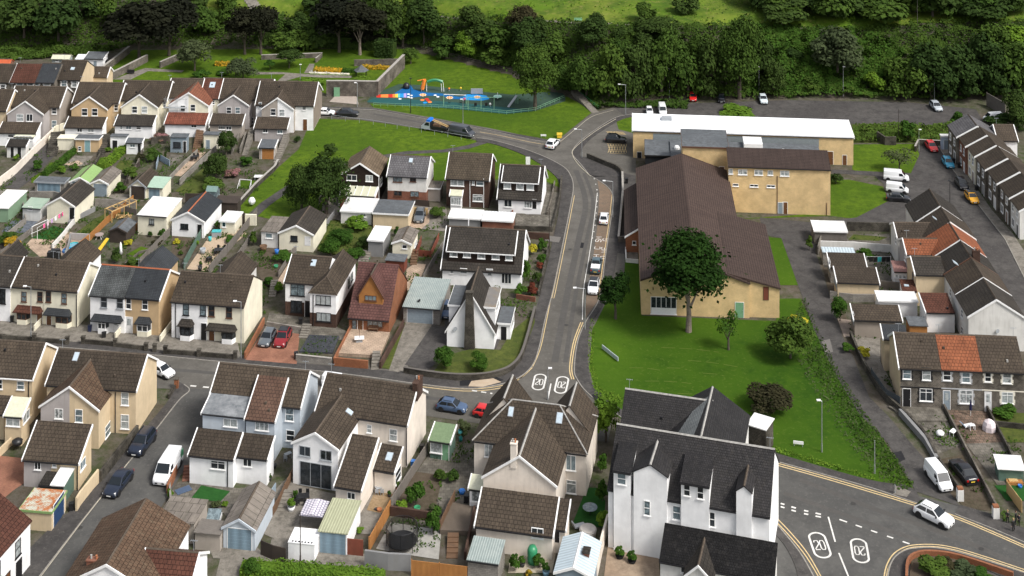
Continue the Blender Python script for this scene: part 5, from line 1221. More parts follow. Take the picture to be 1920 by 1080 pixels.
for nm,m,z,r_,P in(('front_yard',CONC,.062,'full',[(-10,600),(120,606),(270,620),(445,640),(452,672),(272,654),(120,640),(-10,632)]),('driveway',PRD,.13,'full',[(460,676),(497,616),(562,628),(556,684)]),('front_yard',FLAG,.13,'full',[(497,616),(505,588),(600,600),(655,625),(648,640),(562,628)]),('front_garden',SLATEG,.22,'c2',[(325,405),(400,280),(625,290),(575,415)]),('patio',PCR,.5,'c2',[(595,430),(700,245),(1005,275),(930,450)]),('driveway',CONC,.07,'c2',[(990,560),(1125,175),(1325,190),(1120,545)]),('driveway',ASPD,.075,'c2',[(1115,500),(1325,195),(1440,220),(1420,340),(1335,500),(1290,545)]),('rough_grass',GRD,.065,'c2',[(930,520),(1060,215),(1128,178),(1000,530)]),('lawn',GRD,.16,'full',[(812,700),(835,668),(890,655),(938,658),(962,620),(1000,590),(1003,605),(988,645),(974,672),(945,698),(905,706),(855,706)]),('paved_surround',ASPD,.08,'full',[(830,648),(930,655),(950,610),(960,575),(880,570),(835,600)]),('lawn',GRD,.2,'b2',[(460,560),(560,340),(860,350),(870,400),(830,620),(700,620)]),('garden_path',PCR,.09,'b2',[(1115,870),(1130,700),(1190,660),(1275,665),(1215,830)]),('courtyard',CONC,.07,'b2',[(500,300),(520,180),(640,160),(1430,250),(1440,420),(1160,390),(640,340)]),('driveway',PCR,.09,'b2',[(1150,385),(1180,250),(1300,260),(1300,350),(1240,400)]),('garden_path',FLAG,.09,'b3',[(30,400),(20,260),(110,290),(200,290),(260,120),(370,130),(330,300),(300,410)]),('back_lane',CONC,.05,'full',[(425,1000),(500,1040),(560,1060),(700,1066),(700,1100),(400,1100)]),('back_lane',CONC,.05,'full',[(510,1010),(600,1030),(690,1040),(690,1066),(560,1062),(500,1045)]),('patio',CONC,.06,'d2',[(0,380),(140,440),(240,340),(300,300),(300,400),(600,470),(470,760),(240,850),(40,760),(60,620),(0,600)]),('patio',M_ground('gravel_tan',((.26,.18,.10),(.3,.22,.14),(.2,.14,.08)),s2=3),.1,'d2',[(830,590),(900,430),(1060,440),(960,620)]),('yard',CONC,.055,'d2',[(690,760),(800,520),(880,420),(1090,420),(1010,560),(860,770)]),('back_garden',FLAG,.06,'d2',[(1000,590),(1300,170),(1640,60),(1700,420),(1660,720),(1380,760),(1100,640)]),('back_garden',MUD,.065,'d2',[(1020,560),(1200,300),(1400,330),(1350,560),(1250,640)]),('yard',M_ground('concrete_pale',((.3,.29,.27),(.24,.23,.21),(.34,.33,.3))),.07,'d2',[(900,880),(1010,680),(1390,740),(1370,960),(1170,930)]),('deck',DECK,.6,'d2',[(1380,770),(1470,560),(1670,600),(1640,780)]),('yard',M_ground('yard_brown',((.28,.21,.15),(.33,.26,.19),(.2,.15,.11)),s2=.8),.06,'d3',[(690,1090),(720,850),(1100,950),(1110,1090)]),('side_lawn',TURF,.05,'d3',[(450,700),(560,420),(640,420),(700,520),(690,720)]),('back_garden',M_ground('pebbles',((.36,.31,.24),(.28,.24,.18),(.42,.38,.3)),s2=3),.06,'d3',[(-30,1060),(0,860),(330,900),(300,1060)]),('yard',FLAG,.06,'d1',[(1240,500),(1340,380),(1740,420),(1900,430),(1700,640),(1590,520)]),('lawn',TURF,.1,'d1',[(1435,500),(1510,405),(1725,450),(1650,530)]),('yard',PRD,.05,'d1',[(-40,560),(100,440),(190,380),(180,200),(0,180),(-60,300)]),('terrace',CONC,.06,'d1',[(1560,860),(1920,860),(1960,900),(1900,960),(1600,950)]),('lawn',TURF,.07,'b1',[(232,470),(400,375),(505,405),(395,482)]),('patio',PCR,.065,'b1',[(195,520),(240,470),(400,480),(520,420),(680,470),(560,600),(300,610)]),('lawn',GRD,.07,'b1',[(550,440),(720,320),(820,270),(800,330),(690,440)]),('yard',M_ground('plastic_sheet_grey',((.10,.11,.13),(.15,.17,.20),(.06,.065,.08)),s2=1.5,bst=1),.07,'b1',[(10,420),(100,330),(300,345),(250,400),(170,430)]),('lawn',GRASS,.07,'b1',[(950,590),(1060,530),(1140,555),(1050,612)]),('patio',M_ground('sandstone_paving',((.42,.32,.23),(.34,.25,.17),(.48,.38,.28),(.25,.19,.13)),s2=1.5),.07,'b1',[(1400,700),(1560,470),(1620,430),(1810,370),(1850,440),(1690,560),(1590,720)]),('garden_beds',MUD,.06,'b1',[(1290,600),(1290,450),(1480,480),(1500,540),(1390,640)]),('garden_beds',MUD,.06,'b2',[(-10,680),(120,500),(290,560),(200,840),(60,830)]),('garden_path',PCR,.08,'b2',[(130,840),(280,600),(300,620),(190,850)]),('back_lane',CONC,.05,'b1',[(-20,140),(250,130),(480,150),(700,140),(960,190),(1200,190),(1200,150),(960,140),(820,130),(480,100),(-20,100)]),('alley',ASPD,.05,'full',[(5,352),(62,292),(96,262),(112,255),(118,262),(100,295),(62,335),(35,355)]),('lawn',GRASS,.06,'e6',[(560,1000),(800,850),(900,720),(1040,700),(1000,800),(760,1080),(560,1080)]),('lawn',GRASS,.06,'a1',[(690,1040),(740,945),(830,935),(760,1040)]),('lawn',GRD,.06,'a1',[(850,1040),(900,965),(1005,965),(950,1060)]),('lawn',GRD,.06,'e5',[(240,600),(540,360),(540,600),(400,640)]),('lawn',GRASS,.07,'e5',[(850,560),(860,500),(1010,500),(940,580)]),('patio',PCR,.07,'e5',[(200,450),(320,330),(420,240),(540,230),(470,300),(300,460)]),('patio',FLAG,.06,'e5',[(150,340),(200,250),(330,260),(240,370)]),('patio',PCR,.07,'e6',[(1150,750),(1400,680),(1490,740),(1350,800)]),('patio',CONC,.055,'a1',[(480,1000),(560,930),(700,930),(640,1010)]),('park_path',CONC,.06,'a1',[(850,358),(1000,300),(1090,272),(1380,290),(1360,305),(1110,295),(980,358)]),('park_path',CONC,.06,'a2',[(0,320),(0,302),(180,302),(380,318),(720,330),(720,345),(520,345),(340,335),(200,375),(160,370),(220,318)]),('park_path',CONC,.062,'a2',[(360,310),(400,240),(440,240),(420,312)]),('park_yard',M_ground('concrete_pinkish',((.34,.29,.25),(.3,.26,.22),(.38,.33,.29))),.06,'a2',[(550,525),(620,455),(740,460),(760,500),(770,545)]),('concrete_apron',CONC,.16,'d4',[(940,475),(950,405),(1070,455),(1040,495)]),('lane_verge',MUD,.055,'full',[(1526,430),(1552,540),(1590,640),(1600,640),(1572,540),(1540,430)]),('driveway',M_ground('driveway_pinkish',((.26,.2,.17),(.2,.16,.14),(.3,.25,.2))),.06,'c4',[(520,150),(640,165),(640,290),(570,290)]),('front_garden',FLAG,.3,'c4',[(900,820),(1300,815),(1350,930),(1080,930)]),('front_garden',FLAG,.06,'c4',[(1080,930),(1350,930),(1450,1100),(1250,1180),(1150,1060)]),('front_garden',M_brick('paving_brown',(.22,.15,.115),(.15,.11,.085),(.08,.07,.05),.6,.6,.04,patch=.5),.07,'c4',[(1310,815),(1620,825),(1760,1080),(1480,1090)]),('front_garden',GRD,.06,'c4',[(1640,840),(1925,850),(1925,1080),(1780,1080)]),('front_garden',MUD,.05,'d4',[(1180,230),(1460,170),(1700,600),(1480,570),(1400,500)]),('front_garden',FLAG,.06,'d4',[(1460,60),(1760,60),(1900,180),(1900,400),(1720,400)]),('lawn',TURF,.09,'d4',[(1700,405),(1925,405),(1925,520),(1790,520)]),('garden_bed',MUD,.2,'d4',[(1060,1100),(1080,950),(1200,920),(1400,960),(1700,1090)]),('yard',FLAG,.06,'b4',[(410,600),(640,440),(910,440),(930,620),(1040,740),(1110,860),(820,1000),(640,600)]),('rough_grass',GRD,.062,'b4',[(600,480),(640,440),(900,460),(830,490)]),('yard',CONC,.07,'c4',[(640,290),(840,300),(840,470),(980,730),(980,810),(880,760),(760,560)]),('steps_landing',CONC,.16,'b3',[(840,100),(920,110),(920,190),(840,170)]),('yard',CONC,.2,'b3',[(855,560),(945,560),(945,650),(860,645)]),('muga_surface',M_ground('playground_green',((.045,.075,.055),(.05,.085,.06),(.035,.065,.05))),.055,'full',[(688,190),(700,176),(728,166),(748,158),(790,160),(880,170),(960,178),(1060,170),(1060,190),(1005,208),(950,214),(850,204),(760,198),(690,194)])):
 R(r_);patch(nm,P,m,z,0 if z>.12 else None,kind='structure')
R('full')
PG={'blue':(.01,.11,.30),'teal':(.022,.085,.085),'red':(.5,.03,.02),'orange':(.75,.22,.05),'yellow':(.75,.5,.05),'lilac':(.4,.3,.65),'sky':(.02,.25,.6),'white':(.75,.75,.75),'cream':(.75,.6,.4),'aqua':(.1,.45,.45)}
PG={k:M_plain('rubber_'+k,v,.8,var=.05)for k,v in PG.items()}
patch('play_surface',[(688,191),(760,198),(850,204),(950,214),(1005,208),(940,201),(850,192),(760,186),(700,184)],PG['teal'],.06)
patch('play_surface',[(757,165),(770,160),(775,168),(800,174),(830,176),(860,182),(900,178),(915,188),(880,187),(845,186),(830,180),(800,180),(770,184),(745,182),(740,175)],PG['blue'],.064)
patch('play_surface',[(872,178),(890,176),(912,180),(918,186),(905,189),(875,188),(868,184)],PG['sky'],.066)
for i,(c,x0,x1)in enumerate((('red',706,714),('orange',714,728),('red',728,736),('orange',736,741),('yellow',741,746),('aqua',746,750),('sky',750,757),('lilac',757,762))):
 patch('play_surface',[(x0,178-.3*i),(x1,177.6-.35*i),(x1,183.5),(x0,183)],PG[c],.068)
def disc(px,py,wpx,m,z,n=14,sq=.42,star=0):
 P=[]
 for i in range(n*2 if star else n):
  t=2*math.pi*i/(n*2 if star else n);r=wpx/2*(1 if not star or i%2==0 else .72);P.append((px+math.cos(t)*r,py+math.sin(t)*r*sq))
 patch('play_surface',P,m,z)
for x,y in((793,178.3),(843,183.5),(895,182.5)):disc(x,y,15,PG['cream'],.07,8,star=1);disc(x,y,9,PG['orange'],.073);disc(x,y,4,PG['cream'],.076)
for x,y in((766,177),(771,179.5),(766,182.5),(771,184),(816,179),(821,182),(750,186)):disc(x,y,6,PG['white'],.072)
for x,y,c in((792,188,'orange'),(797,193,'sky'),(803,189,'red'),(806,192,'orange'),(800,186,'red')):disc(x,y,8,PG[c],.072+.001*(x%5))
def inside(p,poly):
 x,y=p;c=False;n=len(poly)
 for i in range(n):
  a,b_=poly[i],poly[(i+1)%n]
  if(a[1]>y)!=(b_[1]>y)and x<(b_[0]-a[0])*(y-a[1])/(b_[1]-a[1])+a[0]:c=not c
 return c
def drape(name,poly,m,st=6,up=.12,sy=None):
 sy=sy or st;xs=[p[0]for p in poly];ys=[p[1]for p in poly];b=MB();idx={}
 nx=int((max(xs)-min(xs))/st)+1;ny=int((max(ys)-min(ys))/sy)+1
 def vid(i,j):
  if(i,j)not in idx:
   q=GT(min(xs)+i*st,min(ys)+j*sy);idx[(i,j)]=len(b.v);b.v.append((q.x,q.y,q.z+up))
  return idx[(i,j)]
 for i in range(nx):
  for j in range(ny):
   if inside((min(xs)+(i+.5)*st,min(ys)+(j+.5)*sy),poly):
    b.f.append((vid(i,j+1),vid(i+1,j+1),vid(i+1,j),vid(i,j)));b.m.append(0)
 return b.build(name,m,uv=False,smooth=True,kind='structure')
drape('meadow',[(360,-12),(700,-14),(1920,-14),(1920,42),(1750,45),(1600,60),(1420,50),(1290,52),(1150,48),(1010,44),(830,38),(640,36),(520,32),(400,28)],MEAD,10,.12,4)
drape('hill_path',[(452,-8),(475,-8),(488,12),(470,22),(462,10)],CONC,3,.25,2)
drape('hill_path',[(820,34),(870,36),(870,39),(820,37)],CONC,4,.25,1.5);drape('hill_path',[(1000,40),(1100,45),(1180,48),(1180,51),(1090,48),(1000,43)],CONC,4,.3,1.5)
TAR=M_ground('fresh_tar',((.022,.022,.024),(.03,.03,.032),(.018,.018,.02)))
for P,m,z in(([(862,716),(925,706),(945,714),(915,724),(862,725)],TAR,.137),([(884,716),(925,711),(940,718),(905,727),(878,726)],M_ground('concrete_cream',((.42,.33,.24),(.36,.28,.2),(.45,.37,.28))),.141),([(1108,742),(1126,738),(1136,752),(1120,756)],TAR,.137),([(1088,455),(1100,456),(1097,466),(1085,465)],TAR,.05),([(1020,442),(1052,446),(1048,456),(1022,453)],M_plain('pale_patch',(.15,.14,.13),.9),.137),([(1540,640),(1556,636),(1562,660),(1548,664)],M_plain('pale_patch',(.15,.14,.13),.9),.05),([(1672,850),(1690,846),(1698,862),(1682,868)],TAR,.05),([(1180,214),(1230,212),(1225,222),(1180,222)],M_plain('pale_patch',(.15,.14,.13),.9),.053)):
 patch('road_patch',P,m,z)
for a,b_ in(((1240,652),(1350,661)),((1290,676),(1392,690)),((1210,715),(1300,720)),((1318,700),(1360,706)),((1250,690),(1290,694)),((1270,738),(1380,748)),((1180,690),(1240,695))):
 dashes('mowing_line',[a,((a[0]+b_[0])/2,(a[1]+b_[1])/2-2),b_],.11,M_plain('dry_grass',(.10,.13,.025),.95),2.2,.5,.04)
for x,y in((1069,468),(1062,610),(1010,300),(470,705),(800,745),(1600,945),(1840,1030),(1830,440),(1548,500),(1130,330),(150,990),(310,880)):
 c=G(x,y);b=MB();b.sheet([(c.x+.35*math.cos(i*.524),c.y+.35*math.sin(i*.524))for i in range(12)],None,.062);b.build('manhole_cover',M_plain('iron_cover',(.035,.033,.03),.7),kind='structure')
for P,w in(([(1040,680),(1062,560),(1085,450),(1098,380),(1080,320)],1.1),([(1060,680),(1078,560),(1100,450),(1112,380),(1095,325)],.7),([(1500,900),(1640,955),(1800,1012),(1910,1060)],.9),([(1470,925),(1600,972),(1740,1020)],.8),([(50,668),(250,688),(420,702),(640,728),(850,752)],.8),([(700,214),(800,232),(900,252),(1010,276)],.8)):
 line('tyre_track',P,w,M_ground('asphalt_polished',((.082,.079,.074),(.094,.09,.084),(.076,.072,.068))),.052,smooth=6)
import numpy as np
RN=np.random.RandomState(5)
def card_mesh(name,C,N,S,m):
 """one quad per leaf clump: centres C, facing N, half sizes S"""
 C=np.asarray(C,float);N=np.asarray(N,float);n=len(C);S=np.asarray(S,float).reshape(-1,1)
 N=N+RN.normal(0,.45,(n,3));N/=np.linalg.norm(N,axis=1,keepdims=True)+1e-9
 A=np.cross(N,RN.normal(0,1,(n,3)));A/=np.linalg.norm(A,axis=1,keepdims=True)+1e-9
 B=np.cross(N,A);k=RN.uniform(.55,.95,(n,1))
 V=np.stack([C-A*S,C-B*S*k,C+A*S,C+B*S*k],1).reshape(-1,3)
 me=bpy.data.meshes.new(name);me.vertices.add(4*n);me.vertices.foreach_set('co',V.ravel())
 me.loops.add(4*n);me.loops.foreach_set('vertex_index',np.arange(4*n,dtype=np.int32))
 me.polygons.add(n);me.polygons.foreach_set('loop_start',np.arange(0,4*n,4,dtype=np.int32));me.polygons.foreach_set('loop_total',np.full(n,4,dtype=np.int32))
 me.materials.append(m);me.update(calc_edges=True);return me
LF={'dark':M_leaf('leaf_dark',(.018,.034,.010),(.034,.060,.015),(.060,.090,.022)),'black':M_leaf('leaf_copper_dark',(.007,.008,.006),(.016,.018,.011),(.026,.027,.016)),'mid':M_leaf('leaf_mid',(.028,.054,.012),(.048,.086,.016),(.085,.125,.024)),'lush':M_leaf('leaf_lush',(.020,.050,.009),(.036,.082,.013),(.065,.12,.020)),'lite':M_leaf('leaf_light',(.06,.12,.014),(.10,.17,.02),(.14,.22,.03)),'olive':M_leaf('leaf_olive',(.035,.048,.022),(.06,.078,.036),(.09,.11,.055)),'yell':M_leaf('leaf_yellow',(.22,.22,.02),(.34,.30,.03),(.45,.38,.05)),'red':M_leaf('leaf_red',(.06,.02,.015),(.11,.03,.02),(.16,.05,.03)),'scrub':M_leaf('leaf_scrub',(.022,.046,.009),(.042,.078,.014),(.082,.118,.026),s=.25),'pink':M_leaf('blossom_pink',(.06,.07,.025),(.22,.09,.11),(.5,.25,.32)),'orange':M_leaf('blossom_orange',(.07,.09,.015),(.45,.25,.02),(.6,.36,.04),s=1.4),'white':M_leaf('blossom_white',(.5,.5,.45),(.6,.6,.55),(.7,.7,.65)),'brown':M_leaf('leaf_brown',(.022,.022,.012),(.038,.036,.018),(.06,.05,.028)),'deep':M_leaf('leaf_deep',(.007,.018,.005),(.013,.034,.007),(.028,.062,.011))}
BARK=M_plain('bark',(.09,.075,.06),.9,var=.3);BARKP=M_plain('bark_pale',(.22,.18,.15),.9,var=.3)
def crown(seed,n=2200,lobes=14,cs=.085,flat=1.0,low=-.75,kind='round'):
 r=np.random.RandomState(seed);C=[];Nn=[];S=[]
 L=[]
 for i in range(lobes):
  for _ in range(50):
   p=r.normal(0,1,3);p/=np.linalg.norm(p)
   if p[2]>low:break
  d=r.uniform(.42,.72);L.append((p*d*np.array([1,1,flat]),r.uniform(.26,.44)))
 L.append((np.zeros(3),.55))
 w=np.array([l[1]**2 for l in L]);w[-1]*=.5;w/=w.sum()
 for(c,rad),k in zip(L,(w*n).astype(int)):
  q=r.normal(0,1,(k,3));q/=np.linalg.norm(q,axis=1,keepdims=True);q[:,2]=np.where(q[:,2]<-.3,q[:,2]*-.6,q[:,2])
  pos=c+q*rad*r.uniform(.72,1.06,(k,1));C.append(pos);Nn.append(q+np.array([0,0,.5]));S.append(r.uniform(.6,1.3,k)*cs)
 if kind=='column':
  pass
 return np.concatenate(C),np.concatenate(Nn),np.concatenate(S)
CR_={}
def crown_mesh(i,kind):
 key=(i,kind)
 if key in CR_:return CR_[key]
 nn,lb,cs={'far':(1500,12,.10),'big':(9000,26,.040),'med':(3600,18,.062),'bush':(900,7,.13),'sparse':(700,14,.07)}[kind]
 C,N,S=crown(100+i*7+len(kind),nn,lb,cs)
 if kind in('big',):C=np.concatenate([C,RN.normal(0,.33,(1200,3))]);N=np.concatenate([N,RN.normal(0,1,(1200,3))]);S=np.concatenate([S,np.full(1200,.05)])
 CR_[key]=card_mesh('crown',C,N,S,LF['mid']);return CR_[key]
def trunk_mesh(kind,m):
 key=('t',kind,m.name)
 if key in CR_:return CR_[key]
 b=MB();r=random.Random(hash(kind)%99 if 0 else len(kind))
 b.tube((0,0,-.02),(.01,0,.22),.075,.055,8);b.tube((.01,0,.22),(-.01,.02,.45),.055,.04,8)
 for i in range(6):
  a=i*1.05+.3;z=.26+.05*i
  b.tube((0,0,z),(math.cos(a)*.28,math.sin(a)*.28,z+.3),.028,.01,6)
 b.tube((-.01,.02,.45),(.02,0,.85),.04,.012,6)
 CR_[key]=b.mesh('trunk',m);return CR_[key]
TI=0
def tree(label,bx,by,top,w,leaf='mid',kind='far',clear=.18,group=None,name='tree',bark=None,cat_='tree',sq=None):
 """base pixel, top pixel row and crown width in pixels of the photo"""
 global TI
 TI+=1
 p=GT(*PX((bx,by)));s=ppm(p.y)*1.0;k=CUR[2]
 hgt=(by-top)/k/s;rad=w/k/2/s
 o=empty(name,label,cat_,p,TI*1.3,group)
 cz0=hgt*clear;cz1=hgt;a=(cz1-cz0)/2
 c=link('crown' if cat_=='tree' else 'foliage',crown_mesh(TI%4,kind),o,(0,0,cz0+a));kk=.80 if kind in('med','far')and cat_=='tree' else .9
 c.scale=(rad/kk,rad/kk,a/(kk+.06))
 c.material_slots[0].link='OBJECT';c.material_slots[0].material=LF[leaf]
 t=link('trunk' if cat_=='tree' else 'stem',trunk_mesh(kind,bark or BARK),o);tr=min(1.6,max(.25,hgt*.09));t.scale=(tr*5,tr*5,hgt*.8)
 if cat_!='tree':t.scale=(rad*.8,rad*.8,hgt*.8)
 return o
def bush(label,bx,by,top,w,leaf='lush',group=None,kind='bush'):return tree(label,bx,by,top,w,leaf,kind,0.0,group,'bush',None,'bush')
def hedge(name,label,pts,h,w,leaf='lush',dens=26,cs=.16,stuff=False,rnd=1):
 P=wp(pts);C=[];N=[]
 core=MB()
 for a,c in zip(P,P[1:]):
  d=(c-a);L=d.length;d.normalize();n=Vector((-d.y,d.x,0));k=int(L*(w+2*h)*dens)
  for _ in range(k):
   t=random.random()*L;u=random.random()*(w+2*h)
   wob=.12*math.sin(t*1.7+a.x)
   if u<h:off=-w/2;z=u;nn=-n
   elif u<h+w:off=u-h-w/2;z=h;nn=Vector((0,0,1))
   else:off=w/2;z=u-h-w;nn=n
   q=a+d*t+n*(off+random.uniform(-.1,.1));C.append((q.x,q.y,max(.05,z+wob+random.uniform(-.1,.1))+p_t(q)));N.append(tuple(nn+Vector((0,0,.5))))
 for i in range(len(P)-1):
  cc=MB();strip_mesh(core,[P[i].xy,P[i+1].xy],w*.8,h*.85+p_t(P[i]),0)
 o=link(name,card_mesh(name,C,N,RN.uniform(.6,1.3,len(C))*cs,LF[leaf]),label=label,category='hedge')
 if stuff:o['kind']='stuff'
 core.build('inner_stems',LF[leaf],o,uv=False)
 return o
def p_t(q):return tz(q.x,q.y)
R('full')
WG_='woodland trees along the foot of the bank';HG='trees and shrubs on the hillside'
T=tree
T('dark spreading tree, left of the pair of black-crowned trees by the park wall',45,80,-14,84,'dark',clear=.05)
T('dark green tree standing on the bank, second from the left edge',110,84,-8,84,'dark',clear=.05)
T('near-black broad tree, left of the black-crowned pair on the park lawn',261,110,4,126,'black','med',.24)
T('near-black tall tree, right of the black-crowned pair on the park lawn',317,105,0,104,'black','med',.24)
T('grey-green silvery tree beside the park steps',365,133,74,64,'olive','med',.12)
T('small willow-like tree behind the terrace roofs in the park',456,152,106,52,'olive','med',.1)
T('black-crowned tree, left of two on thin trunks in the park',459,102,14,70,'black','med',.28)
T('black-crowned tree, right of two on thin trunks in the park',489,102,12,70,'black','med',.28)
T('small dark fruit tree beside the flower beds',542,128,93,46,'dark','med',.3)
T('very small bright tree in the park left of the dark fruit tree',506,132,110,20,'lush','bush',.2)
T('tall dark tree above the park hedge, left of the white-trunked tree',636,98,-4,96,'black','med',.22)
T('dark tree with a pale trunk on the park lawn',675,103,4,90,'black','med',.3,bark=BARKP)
T('dark conifer-like tree behind the park hedge',725,92,-8,60,'dark','med',.05)
T('tree with yellowing leaves behind the park hedge',755,90,4,48,'mid','med',.05)
T('dark dense tree at the top corner of the embankment fence',795,90,6,78,'dark','med',.08)
T('small tree below the meadow path with rounded crown',885,72,16,52,'dark','med',.1,HG)
T('light green young tree on the bank above the play area',872,112,62,42,'lite','med',.05)
T('brownish round tree at the meadow edge above the play area',975,62,6,52,'brown','med',.1)
T('dense dark tree on the bank left of the tall weeping tree',985,112,40,72,'dark','med',.05)
T('tall dense weeping tree at the right end of the play area',1003,206,82,84,'mid','big',.14)
T('dark cone-shaped tree alone on the bank beside the bench',1112,86,28,60,'dark','med',.04)
T('rounded tree at the meadow edge near the long grass',1230,70,26,66,'dark','med',.05)
T('very tall dark tree behind the car park',1386,186,26,94,'mid','big',.06)
T('grey leafy tree with thin branches on the scrub bank',1570,142,58,92,'olive','med',.05)
for i,(x,b_,t,w,lf)in enumerate(((1068,172,118,54,'mid'),(1100,186,96,62,'mid'),(1142,186,88,70,'mid'),(1192,186,84,74,'dark'),(1240,184,70,66,'mid'),(1290,182,72,70,'mid'),(1332,184,78,62,'dark'),(1450,182,120,50,'dark'),(1164,160,70,50,'mid'),(1212,150,68,60,'dark'),(1262,140,58,60,'mid'),(1310,150,66,50,'mid'),(1420,150,66,60,'dark'))):
 T('green broadleaf tree in the woodland along the foot of the bank',x,b_,t,w,lf,'med',-.14,WG_)
for i,(x,b_,t,w,lf)in enumerate(((1700,182,96,84,'mid'),(1746,186,92,92,'dark'),(1800,182,90,88,'dark'),(1850,178,70,86,'dark'),(1895,172,60,90,'mid'),(1905,240,175,56,'dark'),(1868,120,52,70,'mid'))):
 T('dark tree overhanging the right end of the car park',x,b_,t,w,lf,'med',-.14,'dark trees over the right end of the car park')
for i in range(44):
 x=1290+(i*61)%640;y=30+(i*37)%8-(i%3)*10-(6 if x<1430 else 0)
 T('dense hedgerow tree beyond the meadow at the top right',x,y,y-34-(i*13)%34,50+(i*29)%44,('dark','mid','mid','dark','scrub')[i%5],'far',-.12,'hedgerow trees beyond the meadow')if x>1400 or i%5==0 else None
for x,y,t,w,lf in((10,60,-5,70,'dark'),(75,40,-20,60,'dark'),(150,40,-15,60,'dark'),(190,30,-20,50,'mid'),(215,60,10,50,'mid'),(380,60,12,56,'mid'),(360,20,-25,50,'dark'),(420,20,-22,46,'mid'),(520,62,28,46,'mid'),(560,58,24,40,'dark'),(545,92,50,60,'mid'),(585,90,46,56,'mid'),(600,30,-20,60,'dark'),(650,20,-25,60,'dark'),(700,30,-20,60,'mid'),(430,42,12,40,'mid'),(830,108,70,44,'mid'),(905,84,36,66,'dark'),(940,90,44,60,'mid'),(930,120,84,56,'mid'),(1030,130,74,62,'mid'),(1045,100,60,44,'mid'),(1168,76,48,30,'dark'),(1250,78,40,50,'mid'),(1205,92,60,40,'dark'),(1180,70,52,34,'mid'),(850,90,58,40,'dark'),(1490,112,92,34,'dark'),(1640,172,138,40,'lite'),(1520,168,146,34,'mid'),(1900,90,46,56,'lite'),(770,40,-20,50,'mid'),(1210,40,6,40,'mid'),(1010,70,36,40,'dark'),(690,84,30,60,'black'),(600,90,20,60,'dark')):
 T('leafy tree or large shrub on the hillside slope',x,y,t,w,lf,'far',-.15,HG)
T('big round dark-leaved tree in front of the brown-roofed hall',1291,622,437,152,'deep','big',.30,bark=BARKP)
T('small globe-shaped dark tree beside the pavement',1154,598,512,54,'deep','med',.24)
T('thin young tree on the lawn near the green door',1366,656,578,44,'lush','sparse',.15)
T('dark bushy tree with yellow blossom beside the lane',1482,672,596,84,'mid','med',.1)
T('bare-branched low tree on the small lawn above the white vans',1686,322,270,60,'olive','sparse',.25)
T('bright leafy tree between the pointed gable and the black hall',1136,828,744,56,'lite','med',.05)
T('large dark bushy thicket tree on the lawn left of the tile-hung house',612,402,282,92,'dark','big',.02)
T('left half of the dark thicket on the lawn beside the footpath',566,400,305,66,'dark','big',.02)
T('dark conifer against the pale garden wall in the upper gardens',405,340,288,44,'dark','med',.02)
T('dark ivy-clad tree beside the white garden store',424,292,244,34,'dark','med',.02)
bush('bright lime shrub beside the white-roofed hall',1382,219,198,66,'lite');bush('dark green bush at the end of the car park',1796,236,208,32,'lush')
bush('leafy bush on the rough strip behind the leaning pole',1702,264,228,36,'lush');bush('long dark bush in front of the parked white van at the far right',1880,236,212,60,'dark')
bush('brownish bramble bush on the lower lawn',1440,772,722,84,'brown',kind='med');bush('yellow-flowering bush top beside the lane',1497,612,594,44,'yell')
bush('round clipped green bush, left of two in the corner garden',833,692,650,42,'lush',kind='med');bush('round clipped green bush, right of two in the corner garden',897,694,660,38,'lush',kind='med')
R('b3')
for x,y,t,w,lf,tx in((150,590,490,70,'yell','golden yellow shrub beside the dark dormer house'),(225,560,465,80,'lush','tall green shrub beside the golden shrub'),(220,660,580,80,'lush','green shrub below the golden shrub'),(205,700,640,70,'red','dark red shrub, upper of two by the road wall'),(185,800,700,70,'dark','dark shrub by the road wall between two red ones'),(150,890,800,90,'red','dark red shrub, lower of two by the road wall'),(110,800,620,80,'lush','green shrub against the side wall of the dark dormer house'),(60,900,800,100,'lush','green shrub near the corner of the dark dormer house'),(870,280,180,60,'lush','green shrub beside the hall steps')):bush(tx,x,y,t,w,lf)
R('b2')
bush('overgrown brambles in the garden below the white garage',640,500,400,230,'lush',kind='med');bush('dark ivy mass beside the dark grey shed',800,540,450,110,'dark',kind='med');bush('tall weeds along the white garage wall',760,400,290,180,'lite')
bush('flowering shrub behind the courtyard planter',1365,310,225,120,'mid',kind='med');bush('upright shrub beside the white-roofed shed',1055,450,375,50,'lush');bush('shrub on the overgrown slope',560,590,480,170,'lush',kind='med');bush('bramble mound beside the timber steps',740,620,540,150,'lush',kind='med')
bush('garden shrub beside the narrow cream path',210,640,560,150,'lush');bush('bush at the foot of the white side wall',95,830,755,110,'lush');bush('small bright shrub beside the steps of the white house',170,870,800,80,'lite')
R('d2')
for x,y,t,w,lf,tx in((1200,560,350,150,'lush','tall weeds in the overgrown back yard'),(1090,590,505,90,'lite','lime green shrub at the corner of the timber fence'),(1340,620,540,120,'olive','straggly plant left of the deck'),(1330,770,560,130,'lush','leafy shrub beside the deck fence'),(1380,370,270,110,'mid','weeds growing through the yard paving'),(1470,370,270,100,'mid','tall weeds near the summerhouse yard'),(265,580,525,50,'lite','lime plant on the white plinth beside the steps'),(295,510,430,45,'lush','small fir in a pot beside the dining chairs'),(775,750,715,70,'lite','low yellow-green plant beside the dark doorway'),(900,430,365,45,'lush','climbing plant on the cream wall corner'),(1105,410,350,50,'lite','bright potted shrub beside the cream extension'),(1560,60,-100,120,'olive','straggly tree by the street wall behind the summerhouse')):bush(tx,x,y,t,w,lf)
R('d3')
